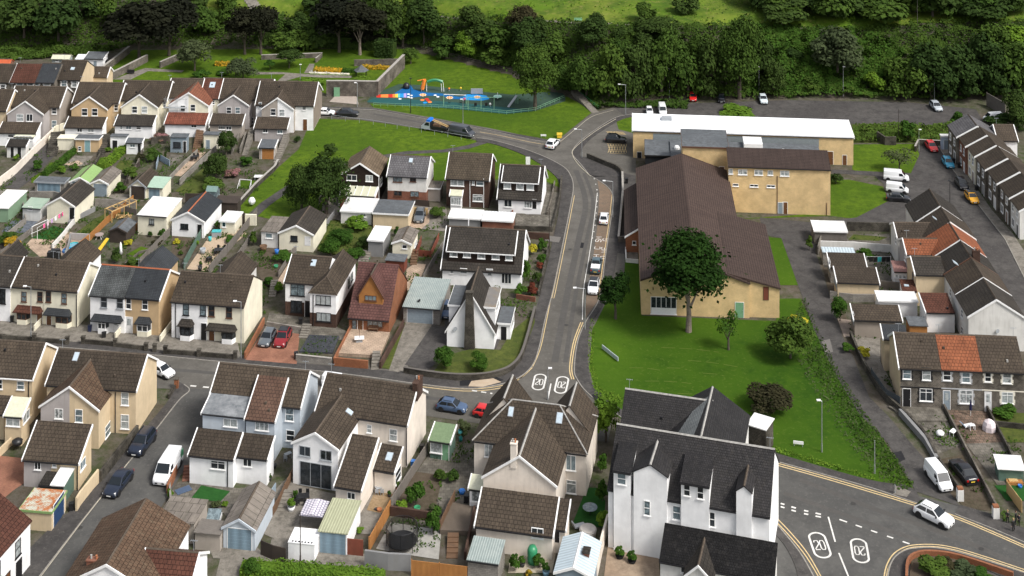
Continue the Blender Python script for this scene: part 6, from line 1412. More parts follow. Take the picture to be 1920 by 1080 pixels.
for x,y,t,w,lf,tx in((680,520,350,120,'lush','green bush against the white building side wall'),(700,720,560,130,'lite','bright overhanging bush above the garden wall'),(680,300,160,90,'lush','shrub in the dark passage beside the white building'),(200,1020,920,100,'lush','pale leafy plant in the pebble garden'),(20,1040,900,90,'lush','dark green shrub at the lower end of the pebble garden'),(215,880,830,50,'lush','potted plant beside the green water butt'),(125,1080,1030,60,'orange','orange and red flowers in the pebble garden')):bush(tx,x,y,t,w,lf)
R('d4')
for x,y,t,w,lf,tx in((1250,1080,960,260,'mid','low shrubs in the brick corner bed, left clump'),(1480,1100,980,260,'olive','low shrubs in the brick corner bed, right clump'),(1350,1060,970,200,'brown','brownish heather in the brick corner bed'),(1590,1110,1020,200,'lush','green shrub at the right end of the brick corner bed')):bush(tx,x,y,t,w,lf)
R('d1');bush('bright clipped shrub at the end of the lower hedge',1890,1080,950,150,'lush',kind='med');bush('orange-tinged shrub beside the small square lawn',1625,570,510,80,'olive');bush('lime shrub beside the orange-tinged shrub',1685,560,515,50,'lite');bush('ornamental bush inside the brick wall by the white van',1275,490,425,60,'lite')
R('b1')
for x,y,t,w,lf,tx in((1210,470,395,60,'lush','climbing shrub on the front of the white-roofed garage'),(1125,455,410,45,'lush','small shrub at the wall of the white-roofed garage'),(960,520,470,70,'yell','yellow shrub beside the red-brown fence'),(1325,510,470,60,'yell','yellow-green shrub below the slate-roofed garage'),(1470,520,480,60,'lite','lime shrub below the slate-roofed garage'),(1725,495,440,100,'lush','dark green cushion shrub on the paved garden'),(1630,390,325,50,'lush','clipped shrub beside the small cream shed'),(870,650,540,90,'dark','dark bush behind the yellow slide'),(1000,670,610,120,'mid','rockery plants beside the small lawn'),(1355,595,555,40,'mid','small shrub on the gravel plot'),(1180,520,470,80,'brown','dry plants among the stepping stones'),(60,500,420,160,'mid','weeds on the plot at the left edge'),(90,540,460,130,'orange','orange-flowering weeds on the plot at the left edge'),(1900,520,400,70,'mid','bush behind the weathered garden fence'),(1600,110,0,170,'mid','leafy mass of shrubs above the greenhouse roof'),(900,130,40,100,'lush','shrub beside the twin garages')):bush(tx,x,y,t,w,lf)
R('a1')
for x,y,t,w,lf,tx in((280,1040,965,90,'lush','round shrub beside the alley wall in the upper gardens'),(125,960,910,50,'lite','yellow-green bush beside the alley wall'),(555,1040,980,60,'lush','round shrub on the sloping patio garden'),(460,1060,1000,80,'lite','pale mixed shrubs on the sloping garden'),(945,890,835,50,'lush','bush beside the small white shed'),(810,900,860,60,'lite','lime bush beside the stone steps'),(1190,820,755,130,'pink','pinkish shrubs above the stone retaining wall'),(1150,960,870,140,'mid','shrubs on the slope below the retaining wall'),(1240,955,890,24,'dark','slim dark conifer beside the slate-blue store'),(975,1090,1010,150,'mid','shrubs above the brown garage roofs'),(1740,1080,1020,120,'pink','pink flowering bush in the middle upper gardens'),(1640,1060,940,130,'dark','dark bush left of the pink flowers'),(1850,1000,930,120,'lush','green bush below the narrow concrete ramps'),(1045,970,900,80,'brown','brown shrubs beside the sloping lawn'),(1510,345,270,130,'lush','bushy shrub at the foot of the silvery tree'),(1670,320,280,110,'lush','shrubs beside the orange flower bed')):bush(tx,x,y,t,w,lf)
R('a2')
bush('rhododendron at the gate of the stone yard',770,440,330,190,'lite',kind='med');bush('dark round bush beside the hedge at the top of the play lawn',1160,240,110,150,'mid',kind='med');bush('orange and green shrubs behind the last terraced roof',430,410,335,190,'lite');bush('dark bush beside the white side wall of the last terraced building',312,825,780,60,'dark')
bush('dark shrub at the top of the left thicket',560,920,840,110,'dark');bush('small palm-like plant near the lamp post in the park',470,400,350,60,'lite')
R('c4')
bush('ivy clump on the lane wall',600,400,325,90,'lush');bush('dark bush at the corner of the lane garage',540,170,-20,150,'lush',kind='med');bush('flowering plants on the sloping rockery',720,440,370,110,'yell');bush('green shrubs beside the timber fence at the right edge',1800,880,790,200,'lush')
R('b4')
bush('weeds behind the carport wall',470,460,350,160,'lush');bush('shrub beside the washing line yard',730,610,540,130,'lush');bush('weeds along the lane edge',310,560,450,60,'mid');bush('dark shrub at the corner of the buff brick block',510,60,-30,110,'dark');bush('golden shrub tip at the lane bend',190,1080,1035,60,'yell')
R('a2')
hedge('flower_bed','orange flower bed beside the park path',[(440,290),(640,300)],.7,2.4,'orange',10,.22);hedge('flower_bed','white flower edging below the orange bed',[(400,308),(700,320)],.3,.8,'white',10,.16)
hedge('flower_bed','orange flower bed inside the stone-walled garden',[(790,275),(1040,280)],.8,1.6,'orange',8,.22);hedge('hedge','low clipped green strip hedge in the stone-walled garden',[(650,300),(760,305)],.9,1.5,'lush',12,.2)
hedge('hedge','tall clipped dark hedge above the play lawn',[(900,178),(1040,190)],4.2,3.5,'dark',12,.24);hedge('hedge','long clipped hedge behind the park trees',[(0,96),(250,100),(900,135)],2.6,2.0,'dark',8,.26)
R('a1');hedge('flower_bed','small orange flower bed beside the park shrubs',[(1615,250),(1720,252)],.9,1.6,'orange',10,.2)
hedge('hedge','bright lime clipped hedge between two lawns in the upper gardens',[(760,1040),(860,960),(925,900)],1.5,1.6,'lite',22,.16);hedge('hedge','long narrow green hedge down the upper garden',[(330,1085),(440,1010),(560,905)],1.2,1.0,'lush',22,.16)
R('full');hedge('hedge','bright green hedge along the bottom edge behind the back lane',[(452,1074),(560,1078),(720,1092)],1.1,2.2,'lite',26,.14)
def under(label,poly,n,leaf,cs=.42,hh=1.3,thr=None):
 xs=[p[0]for p in poly];ys=[p[1]for p in poly];C=[];N=[];k=0
 while k<n:
  p=(random.uniform(min(xs),max(xs)),random.uniform(min(ys),max(ys)))
  if not inside(p,poly):continue
  k+=1;q=GT(*p)
  if thr is not None and noise.noise(Vector((q.x*.22,q.y*.22,11)))+.5*noise.noise(Vector((q.x*.9,q.y*.9,2)))<thr:continue
  v=noise.noise(Vector((q.x*.16,q.y*.16,3)))*.5+noise.noise(Vector((q.x*.5,q.y*.5,8)))*.3+.45
  C.append((q.x,q.y,q.z+max(0,v)*hh*2+random.uniform(-.15,.25)));N.append((noise.noise(Vector((q.x*.4,q.y*.4,1)))*1.2,-.35+noise.noise(Vector((q.x*.4,q.y*.4,5)))*1.2,.9))
 o=link('undergrowth',card_mesh('undergrowth',C,N,RN.uniform(.5,1.4,len(C))*cs,LF[leaf]),label=label,category='undergrowth',kind='stuff')
BK=[(-140,-15),(-140,104),(0,104),(60,112),(150,108),(215,98),(250,93),(760,90),(800,98),(960,137),(1060,174),(1120,194),(1290,190),(1500,186),(1920,190),(2080,190),(2080,44),(1920,44),(1750,48),(1600,62),(1420,52),(1290,54),(1150,50),(1010,46),(830,40),(640,38),(520,34),(400,30),(350,-15)]
under('tangled green brambles and bracken covering the bank',BK,82000,'scrub',.32,1.2)
under('darker ivy and bramble patches on the bank',[(1420,56),(1600,62),(1700,100),(1640,185),(1400,185),(1380,100)],9000,'lush',.45,1.2)
under('tufts of tall meadow grass on the hilltop',[(520,-14),(1920,-14),(1920,42),(1600,56),(1150,46),(830,36),(560,30)],4000,'lite',.3,.25,.0)
under('low scrub on the strip between the car park and the terrace',[(1600,236),(1785,238),(1775,268),(1600,268)],2200,'mid',.3,.7)
under('thick ground ivy along the edge of the lane',[(1500,560),(1512,560),(1530,610),(1575,700),(1622,775),(1712,905),(1712,922),(1685,922),(1650,880),(1600,820),(1560,750),(1520,690),(1500,640),(1490,610)],2600,'scrub',.15,.1)
under('pale grassy weeds on the bank edge of the lane',[(1480,600),(1512,560),(1530,610),(1575,700),(1622,775),(1712,905),(1690,922),(1640,895),(1580,820),(1530,740),(1490,670)],2200,'olive',.12,.08)
under('wild growth at the foot of the woodland beside the steps',[(1075,172),(1130,196),(1290,192),(1290,205),(1150,203),(1120,207)],1800,'scrub',.3,.6)
under('patchy weeds and low plants through the left-hand gardens',[(0,345),(60,290),(200,270),(420,270),(520,330),(440,395),(520,500),(500,600),(330,520),(0,500)],26000,'scrub',.17,.22,.12)
under('patchy weeds in the yards behind the bottom houses',[(690,980),(810,830),(900,800),(930,900),(900,1000),(780,1060)],5000,'scrub',.14,.15,.2)
under('weeds and low plants in the middle gardens',[(590,420),(820,400),(1030,440),(1000,600),(800,560),(700,520),(590,520)],9000,'scrub',.16,.2,.08)
under('weeds growing along the lane-side yards',[(1530,440),(1680,440),(1700,560),(1640,640),(1740,860),(1900,1000),(1920,800),(1700,770),(1600,640)],8000,'scrub',.15,.15,.18)
under('ragged grass along the lawn edges',[(1105,600),(1118,600),(1112,680),(1125,730),(1450,838),(1640,895),(1640,902),(1450,848),(1115,745),(1102,680)],2500,'lite',.12,.08)
under('straggling plants in the slate gravel garden',[(562,672),(580,632),(634,634),(622,660),(600,668)],260,'scrub',.13,.2)
under('bracken covering the slope behind the stone terrace',[(0,92),(0,116),(95,110),(150,106),(230,92)],5000,'scrub',.3,.7)
under('bracken and brambles beyond the embankment fence',[(795,88),(860,108),(960,134),(1060,172),(1120,192),(1150,175),(1000,110),(850,80)],5000,'scrub',.34,.9)
CPM={}
def paint(c):
 key='paint_%s'%c
 if key in MC:return MC[key]
 col={'white':(.78,.79,.80),'black':(.008,.008,.010),'navy':(.012,.018,.035),'grey':(.10,.115,.13),'silver':(.42,.46,.50),'red':(.58,.02,.02),'dred':(.22,.012,.016),'blue':(.03,.30,.48),'dblue':(.06,.10,.18),'yellow':(.80,.38,.01),'teal':(.06,.10,.12),'dgrey':(.045,.05,.06),'pale':(.6,.68,.72)}[c]
 m,n,l,b=nt(key);b.inputs['Base Color'].default_value=(*col,1);b.inputs['Roughness'].default_value=.28
 b.inputs['Coat Weight'].default_value=.6;b.inputs['Coat Roughness'].default_value=.08;MC[key]=m;return m
CGL=M_plain('car_glass',(.012,.016,.02),.06,var=.02);LMP=M_plain('headlamp',(.6,.62,.65),.15);TLP=M_plain('tail_lamp',(.35,.01,.01),.2)
PLT_W=M_plain('plate_white',(.7,.7,.68),.5);PLT_Y=M_plain('plate_yellow',(.7,.5,.05),.5);RIM=M_plain('alloy_rim',(.35,.36,.38),.3,.8);TRM=M_plain('black_trim',(.012,.012,.013),.6)
CT={'hatch':(4.0,1.76,1.46,.92,.84,(.02,.16,.52,.72),.31),'suv':(4.5,1.88,1.66,1.02,.98,(.01,.12,.54,.72),.36),'saloon':(4.7,1.84,1.44,.90,.86,(.10,.28,.55,.74),.33),'van':(5.0,1.98,1.96,1.10,1.02,None,.34),'smallvan':(4.4,1.8,1.82,1.02,.95,None,.32),'pickup':(5.2,1.86,1.76,1.05,1.02,(.34,.38,.58,.72),.38),'crossover':(4.4,1.84,1.55,.98,.92,(.02,.2,.54,.73),.35)}
CM={}
def car_meshes(ty):
 if ty in CM:return CM[ty]
 L,Wd,zr,zb,zh,gh,wr=CT[ty];w=Wd/2;van=gh is None
 def sec(x,w_,zt,lo=.26,crown=.03):
  return[(x,-w_*.93,lo),(x,-w_,lo+.16),(x,-w_,zt*.72),(x,-w_*.93,zt),(x,-w_*.5,zt+crown),(x,w_*.5,zt+crown),(x,w_*.93,zt),(x,w_,zt*.72),(x,w_,lo+.16),(x,w_*.93,lo)]
 X=lambda f:-L/2+L*f
 if not van:st=[(0.0,.84,zb*.80),(.025,.93,zb*.97),(.12,1,zb),(.45,1,zb),(.72,1,zb),(.80,.99,lerp(zb,zh,.6)),(.93,.93,zh*.93),(.985,.84,zh*.78),(1.0,.76,zh*.62)]
 else:st=[(0.0,.94,zb),(.02,.98,zb),(.3,1,zb),(.6,1,zb),(.80,1,zb),(.90,.97,zh*.95),(.98,.86,zh*.78),(1.0,.78,zh*.62)]
 b=MB();k0=0;n=10
 for f_,ww,zt in st:b.v+=sec(X(f_),w*ww,zt)
 for i in range(len(st)-1):
  for j in range(n):
   a=i*n+j;c=i*n+(j+1)%n;b.f.append((a,c,c+n,a+n));b.m.append(0)
 b.f.append(tuple(range(n))[::-1]);b.m.append(0);b.f.append(tuple((len(st)-1)*n+j for j in range(n)));b.m.append(0)
 if van:q=(.005,.02,.70,.86)
 else:q=gh
 wb,wt=w*.90,w*(.80 if van else .70)
 cb=[(X(q[0]),zb),(X(q[1]),zr),(X((q[1]+q[2])/2),zr+.03),(X(q[2]),zr),(X(q[3]),zb)]
 ww_=[wb,wt,wt,wt,wb];k=len(b.v);m=len(cb)
 for(x,z),hw in zip(cb,ww_):b.v+=[(x,-hw,z-(.02 if z==zb else 0)),(x,hw,z-(.02 if z==zb else 0))]
 for i in range(m-1):a=k+2*i;b.f.append((a,a+2,a+3,a+1));b.m.append(0)
 b.f.append(tuple(k+2*i for i in range(m))[::-1]);b.m.append(0);b.f.append(tuple(k+2*i+1 for i in range(m)));b.m.append(0)
 if ty=='pickup':
  pass
 body=b.mesh('body',paint('white'),uv=False)
 import bmesh as bm_
 bm=bm_.new();bm.from_mesh(body);bm_.ops.recalc_face_normals(bm,faces=bm.faces)
 bm_.ops.bevel(bm,geom=[e for e in bm.edges if e.calc_length()>.3 and len(e.link_faces)==2 and e.calc_face_angle(0)>.5],offset=.05,segments=2,affect='EDGES',profile=.6)
 for f_ in bm.faces:f_.smooth=True
 bm.to_mesh(body);bm.free()
 g_=MB();e=.012
 def lerp3(a,c,t):return tuple(lerp(p,r_,t)for p,r_ in zip(a,c))
 A0,A1=(X(q[3]),zb),(X(q[2]),zr)
 def pane(xa,za,wa,xb,zb_,wb_,t0,t1,off,sq=.9):
  pa=lerp3((xa,za,wa),(xb,zb_,wb_),t0);pb=lerp3((xa,za,wa),(xb,zb_,wb_),t1);d=off
  f_=[(pa[0]+d,-pa[2]*sq,pa[1]+.02),(pa[0]+d,pa[2]*sq,pa[1]+.02),(pb[0]+d,pb[2]*sq,pb[1]+.02),(pb[0]+d,-pb[2]*sq,pb[1]+.02)]
  g_.face(f_ if d>0 else f_[::-1])
 pane(X(q[3]),zb,wb,X(q[2]),zr,wt,.06,.9,.025)
 if not van:pane(X(q[0]),zb,wb,X(q[1]),zr,wt,.12,.88,-.03,.84)
 def side(f0,f1,zlo,zhi,slant0=0,slant1=0):
  for s in(-1,1):
   def P(x,z):
    t=(z-zb)/(zr-zb);return(x,s*(lerp(wb,wt,t)+.014),z)
   pts=[P(X(f0),zlo),P(X(f1),zlo),P(X(f1-slant1),zhi),P(X(f0+slant0),zhi)]
   g_.face(pts if s<0 else pts[::-1])
 zl,zt_=zb+.05,zr-.12
 if van:side(.60,.79,zl,zr-.32,.0,.07)
 elif ty=='pickup':side(q[0]+.04,.5,zl,zt_,.01,0);side(.52,q[3]-.05,zl,zt_,0,.09)
 else:
  mid=(q[0]+q[3])/2;side(q[0]+.06,mid-.01,zl,zt_,(q[1]-q[0])*.6,0);side(mid+.01,q[3]-.04,zl,zt_,0,(q[3]-q[2])*.7)
 glass=g_.mesh('window_glass',CGL,uv=False)
 t_=MB();wx=(X(.175),X(.815))
 for x in wx:
  for s in(-1,1):t_.tube((x,s*(w-.25),wr),(x,s*(w+.006),wr),wr+.07,n=16)
 t_.box(-L/2-.015,L/2-.08,-w*.9,w*.9,.2,.34);t_.box(L/2-.1,L/2+.012,-w*.55,w*.55,.36,.52)
 t_.box(X(.27),X(.73),-w-.005,w+.005,.24,.33)
 if ty=='pickup':t_.box(X(.03),X(.335),-w*.86,w*.86,zb,zb+.05)
 trim=t_.mesh('bumper_trim',TRM,uv=False)
 wh=MB();wh.tube((0,-.11,0),(0,.11,0),wr,n=18);wm=wh.mesh('tyre',TYR,uv=False)
 rm=MB();rm.tube((0,-.118,0),(0,.118,0),wr*.64,n=14);rmm=rm.mesh('rim',RIM,uv=False)
 def small(nm,m,*bx):
  r=MB();r.box(*bx);return r.mesh(nm,m,uv=False)
 zz=zh*.66
 hl=small('headlight',LMP,-.16,.03,-.19,.19,-.07,.07);tl=small('tail_light',TLP,-.02,.06,-.12,.12,-.11,.11)
 pf=small('number_plate',PLT_W,-.01,.015,-.26,.26,-.06,.06);pr=small('number_plate',PLT_Y,-.015,.01,-.26,.26,-.06,.06)
 mir=small('wing_mirror',TRM,-.07,.07,-.1,.1,-.06,.07)
 CM[ty]=(body,glass,trim,wm,rmm,hl,tl,pf,pr,mir,wx,wr,w,L,zz,zb,X(q[3])-.25);return CM[ty]
CARN={'van':'van','smallvan':'van','pickup':'pickup_truck'}
def car(ty,colr,label,rear,front,s=1.0,group=None,roof=None,extra=None):
 r_=G(*PX(rear));f_=G(*PX(front));c=(r_+f_)/2;d=f_-r_;a=math.atan2(d.y,d.x)
 body,glass,trim,wm,rmm,hl,tl,pf,pr,mir,wx,wr,w,L,zz,zb,mx=car_meshes(ty)
 nm=CARN.get(ty,'car');c.z=.06
 o=empty(nm,label,nm.replace('_truck',''),c,a,group);o.scale=(s,s,s)
 bo=link('body',body,o);bo.material_slots[0].link='OBJECT';bo.material_slots[0].material=paint(colr)
 link('window_glass',glass,o);link('bumper_trim',trim,o)
 for x in wx:
  for q in(-1,1):
   t=link('wheel',wm,o,(x,q*(w-.12),wr));link('rim',rmm,t)
 for q in(-1,1):
  link('headlight',hl,o,(L/2-.1,q*w*.66,zz));link('tail_light',tl,o,(-L/2+.0,q*w*.74,zz+.12));link('wing_mirror',mir,o,(mx,q*(w+.04),zb+.06))
 link('number_plate',pf,o,(L/2,0,.42));link('number_plate',pr,o,(-L/2-.0,0,.55))
 CTc=CT[ty]
 if roof:
  r=MB();gh=CTc[5];r.box(-L/2+L*(gh[1]+.02),-L/2+L*(gh[2]-.02),-w*.70,w*.70,CTc[2]+.005,CTc[2]+.06);r.build('roof_panel',paint(roof),o,uv=False)
 if ty=='suv' or ty=='crossover':
  r=MB();gh=CTc[5]
  for q in(-1,1):r.box(-L/2+L*(gh[1]+.03),-L/2+L*(gh[2]-.02),q*w*.62-.025,q*w*.62+.025,CTc[2]+.03,CTc[2]+.085)
  r.build('roof_rail',TRM,o,uv=False)
 if ty=='pickup':
  r=MB();r.box(-L/2+.12,-L/2+L*.335,-w*.84,w*.84,CTc[3]+.055,CTc[3]+.13);r.build('tonneau_cover',paint(extra or 'white'),o,uv=False)
 return o
R('full')
car('hatch','white','white hatchback turning at the junction, rear window towards us',(1029,283),(1044,267),1.15)
car('saloon','black','black estate car parked near the end of the upper terrace',(634,217),(669,218),1.1)
car('hatch','white','white car half hidden behind the last upper terrace building',(596,215),(627,216))
car('van','dgrey','dark grey panel van behind the flatbed truck',(845,250),(889,259),1.12)
car('suv','black','black four-wheel drive parked beside the disabled bay',(1138,266),(1172,268))
car('hatch','red','bright red car parked facing us at the back of the car park',(1298,178),(1300,196))
car('hatch','black','black car in tree shade at the back of the car park',(1352,182),(1353,197),.95)
car('hatch','pale','pale silver car facing us beside a lamp post in the car park',(1428,183),(1434,200),1.05)
car('hatch','silver','silver car parked askew under the dark trees',(1748,198),(1762,212),1.1)
car('hatch','white','small white car just behind the white hall roof',(1216,207),(1219,219),.9)
car('smallvan','white','white van just behind the white hall roof, right of the small car',(1240,204),(1244,220),1.0)
car('smallvan','white','white van behind the dark bush at the far right',(1876,226),(1848,228),1.0)
car('hatch','red','red hatchback parked at the head of the right-hand street',(1739,272),(1754,289),1.05)
car('hatch','blue','light blue hatchback below the stepped terrace',(1770,301),(1785,321),1.05)
car('hatch','black','black hatchback parked on the right-hand street above the yellow car',(1796,341),(1811,361),1.1)
car('hatch','yellow','yellow car with black roof on the right-hand street',(1814,367),(1830,386),1.05,roof='black')
car('van','white','white van with side windows, farthest of the three parked on the tarmac',(1658,336),(1703,340))
car('smallvan','white','white van between another white van and a black car',(1662,358),(1703,363),.98)
car('saloon','black','black car nearest of the three parked on the tarmac',(1663,375),(1706,378),.98)
car('saloon','white','white car driving away up the red-surfaced bay',(1131,427),(1134,402),.95)
car('pickup','teal','dark teal pickup with white bed cover parked on the main road',(1115,521),(1121,487),1.0)
car('crossover','white','white car with black roof facing us on the main road',(1116,527),(1110,561),1.03,roof='black')
car('hatch','grey','grey hatchback on the red block driveway, left of the red car',(513,622),(489,661),1.1)
car('crossover','dred','red car with black roof on the red block driveway',(541,620),(519,663),1.1,roof='black')
car('crossover','grey','grey car parked in the courtyard beside the planter',(791,398),(783,424),1.08)
car('hatch','dblue','dark blue car tucked beside the white steep-gabled house',(843,572),(834,606),1.1)
car('crossover','dblue','blue-grey car parked nose right behind the cream end gable',(818,765),(878,775),1.0)
car('hatch','red','red car mostly hidden behind the hipped brown roof',(889,777),(938,786),1.0)
car('hatch','white','white car nose showing beyond the tan gable',(283,694),(325,712),1.05)
car('smallvan','white','white van between two gables on the lower street',(603,720),(655,727),.9)
car('suv','navy','dark navy four-wheel drive facing down the side street',(284,818),(249,862),1.15)
car('saloon','navy','dark navy saloon parked nearest on the side street',(241,890),(202,940),1.15)
v=car('van','white','white van with green rear corner parked on the side street',(333,860),(295,921),1.17)
for q in(-1,1):
 r=MB();r.face([(-2.4,q*1.0,1.0),(-1.6,q*1.0,1.0),(-1.9,q*.93,1.75),(-2.4,q*.93,1.75)][::q]);r.build('green_panel',PLG,v,uv=False)
car('crossover','white','white coupe-like crossover driving along the bottom right road',(1719,960),(1784,992),1.12)
car('smallvan','white','white van parked at the foot of the lane',(1739,880),(1781,932),1.1)
car('saloon','black','black car with yellow plate parked between the garden walls',(1827,916),(1786,868),1.08)
a_=G(841,249);b_=G(792,242);c_=(a_+b_)/2;d_=b_-a_
t=empty('flatbed_truck','white and blue flatbed truck carrying timber in front of the grey van','truck',(c_.x,c_.y,.06),math.atan2(d_.y,d_.x))
body,glass,trim,wm,rmm,hl,tl,pf,pr,mir,wx,wr,w,L,zz,zb,mx=car_meshes('van')
r=MB();r.prism([(.9,.45),(3.0,.45),(3.0,1.05),(2.5,1.2),(1.95,2.05),(.95,2.1)],'y',-.98,.98);cab=r.build('cab',paint('silver'),t,uv=False)
r=MB();r.prism([(.85,2.11),(1.9,2.06),(1.7,2.5),(.95,2.55)],'y',-.9,.9);r.build('wind_deflector',M_plain('deflector_blue',(.01,.16,.65),.4),t,uv=False)
r=MB();r.face([(2.52,-.85,1.22),(2.52,.85,1.22),(2.0,.8,2.0),(2.0,-.8,2.0)])
for q in(-1,1):f_=[(1.1,q*.99,1.25),(2.3,q*.99,1.25),(1.9,q*.99,1.95),(1.1,q*.99,1.95)];r.face(f_[::-q])
r.build('window_glass',CGL,t,uv=False)
r=MB();r.box(-3.0,.85,-1,1,.85,.95);r.box(-3.0,.85,-1.02,-.98,.95,1.3);r.box(-3.0,.85,.98,1.02,.95,1.3);r.box(.8,.88,-1,1,.95,2.1);r.box(-3,2.6,-.35,.35,.5,.84);r.build('flatbed',TRM,t,uv=False)
r=MB();r.tube((.6,-.3,2.3),(-3.1,-.2,1.3),.09,n=6);r.tube((.6,.3,2.3),(-3.1,.4,1.3),.09,n=6);r.build('ramp',WN,t)
r=MB();r.box(-1.2,.4,-.6,.5,.96,1.5);r.build('load',WD,t)
for x in(-2.0,2.1):
 for q in(-1,1):o=link('wheel',wm,t,(x,q*.85,wr));link('rim',rmm,o)
def lamp(label,bx,by,top,arm=1.3,side=-1,m=None,name='street_lamp',dark=False):
 p=GT(*PX((bx,by)));h=HC-(PX((0,top))[1]-YH)*p.y/F-p.z;m=m or(TB if dark else MTL)
 o=empty(name,label,name.replace('_',' '),p)
 r=MB();r.tube((0,0,0),(0,0,1.2),.11,.10,8);r.tube((0,0,1.2),(0,0,h),.07,.05,8)
 if arm:r.tube((0,0,h-.03),(side*arm,0,h+.12),.045,.04,6)
 r.build('pole',m,o)
 if name=='street_lamp':
  r=MB();x=side*arm;r.box(x-.42,x+.12,-.16,.16,h+.08,h+.2);r.build('lamp_head',PLW if not dark else TB,o)
 return o
for q in((1173,215,159,1.3,-1,'street lamp at the car park entrance with arm to the left'),(1255,186,128,.8,-1,'street lamp in front of the woodland left of the red car'),(1423,181,126,0,1,'plain lamp column beside the pale silver car'),(1581,182,126,.3,1,'lamp column standing in front of the scrub bank'),(1752,192,134,.4,1,'lamp column behind the silver car under the trees'),(1723,284,244,.4,1,'short lamp behind the wall at the head of the right-hand street'),(868,236,187,.2,-1,'lamp column beside the play area beyond the grey van'),(670,200,156,.3,-1,'lamp column at the stone yard gate'),(563,150,122,.2,1,'short lamp post on the park path'),(1091,296,243,1.2,-1,'street lamp on the kerb at the road junction'),(1149,408,340,1.5,-1,'street lamp on the pavement beside the red-surfaced bay'),(1097,618,541,1.5,-1,'street lamp near the globe tree leaning over the road'),(1027,750,692,.5,1,'slim white lamp between the two speed roundels'),(1541,848,752,.3,-1,'tall lamp column on the lower edge of the big lawn'),(58,636,538,.8,-1,'thin lamp column in front of the red bay roof house'),(452,672,566,.8,-1,'lamp column on the corner by the cream-white house'),(1781,394,340,0,1,'dark pole at the side of the right-hand street')):
 lamp(q[5],q[0],q[1],q[2],q[3],q[4],dark='dark' in q[5])
lamp('black lamp post standing on the grass before the play area',770,212,148,.1,1,dark=True)
lamp('dark telegraph pole beside the thin tree on the upper right lawn',1685,262,205,0,1,WDK,'telegraph_pole');lamp('slim brown wooden pole in the bottom yard beside the white tank',563,1060,962,0,1,WDK,'telegraph_pole')
lamp('dark pole on the pavement beside the brick garden wall',1030,472,390,0,1,WDK,'telegraph_pole')
for q in((1640,888,826,'twin metal sign post on the lower lawn edge'),(1678,926,910,'small dark post on the pale concrete corner'),(1855,1,-20,'')):
 if q[3]:lamp(q[3],q[0],q[1],q[2],0,1,None,'sign_post')
for q in((1466,54,22),(1720,46,-5)):lamp('wooden pole standing against the hedgerow on the hilltop, %s'%('beside the dark trees' if q[0]<1500 else 'beside the leafless branches'),q[0],q[1],q[2],0,1,WGY,'telegraph_pole')
def wall(label,pts,h,m,th=.25,cap=None,name='wall',cat_='wall',group=None,smooth=0,z=0):
 P=wp([tuple(p)for p in(cat(pts,smooth)if smooth else pts)]);o=P[0].copy();e=empty(name,label,cat_,(o.x,o.y,0),0,group)
 Q=[p-o for p in P];b=MB();strip_mesh(b,Q,th,z+h,z);b.build('wall_face' if name!='fence' else 'fence_panel',m,e)
 if cap:b=MB();strip_mesh(b,Q,th+.1,z+h+.07,z+h+.002);b.build('coping',cap,e)
 if name=='fence':
  pm=MB();pm.box(-.06,.06,-.06,.06,0,h+.12);pm=pm.mesh('post',m)
  for a,c in zip(Q,Q[1:]):
   n=max(1,int((c-a).length/2.4))
   for i in range(n):link('post',pm,e,a.lerp(c,i/n))
 return e
def railing(label,pts,h,m,step=2.0,terr=False,bars=2):
 P=[GT(*PX(p))for p in pts];o=P[0].copy();e=empty('railing',label,'railing',o);b=MB()
 for a,c in zip(P,P[1:]):
  n=max(1,int((c-a).length/step))
  for i in range(n):
   q=a.lerp(c,i/n)-o;b.tube(q,q+Vector((0,0,h)),.04,n=5)
  for k in range(bars):zz_=Vector((0,0,h*(1-k*.45)));b.tube(a-o+zz_,c-o+zz_,.035,n=5)
 b.build('rails',m,e,uv=False);return e
CAP=M_plain('coping_pale',(.34,.32,.29),.9,var=.25)
wall('dark curved retaining wall round the corner garden',[(757,700),(805,708),(855,713),(905,712),(942,704),(962,693),(977,674),(988,642),(996,612),(1003,585)],.95,SD,.3,smooth=4,cap=M_plain('coping_dark',(.12,.11,.1),.9))
wall('stone wall with pale coping left of the brown-roofed hall',[(1167,332),(1168,365),(1160,455),(1195,453)],1.1,ST,.3,CAP)
wall('dark wall dividing the yard from the road bend',[(1101,296),(1135,310),(1160,321),(1167,332)],1.0,SD,.35,smooth=3)
wall('short pale-capped wall at the grass tip beside the hall',[(1173,470),(1174,492),(1197,494)],.7,WG,.2)
wall('dark curved wall along the outer side of the lane bend',[(1595,632),(1610,668),(1628,702),(1657,746),(1702,787),(1735,824),(1755,862)],1.0,SD,.35,smooth=4)
wall('slate-grey panel fence beside the end stone house',[(1634,712),(1662,752),(1688,766)],1.7,M_plain('panel_slate',(.06,.07,.08),.6),.08,name='fence',cat_='fence')
G5='stone front boundary walls of the lower street'
for L_,P in(('in front of the black-clad house',[(0,634),(10,636)]),('in front of the red bay roof house',[(4,636),(62,641)]),('in front of the slate bay roof house',[(66,641),(124,646)]),('in front of the patchy slate house',[(158,645),(214,650)]),('in front of the tan house',[(218,651),(272,658)]),('in front of the white house with black windows',[(312,664),(370,668)]),('in front of the cream-white house',[(376,669),(438,674)])):wall('low dark stone wall '+L_,P,.75,SD,.3,group=G5)
pm_=MB();pm_.box(-.28,.28,-.28,.28,0,1.15);pm_.box(-.34,.34,-.34,.34,1.152,1.25);pm_=pm_.mesh('gate_pillar',SD)
for x,y in((64,641),(126,646),(156,645),(216,650),(274,658),(290,660),(310,664),(373,669),(441,674)):link('gate_pillar',pm_,None,G(x,y),label='square dark stone gate pillar on the lower street frontage',category='pillar',group='gate pillars of the lower street')
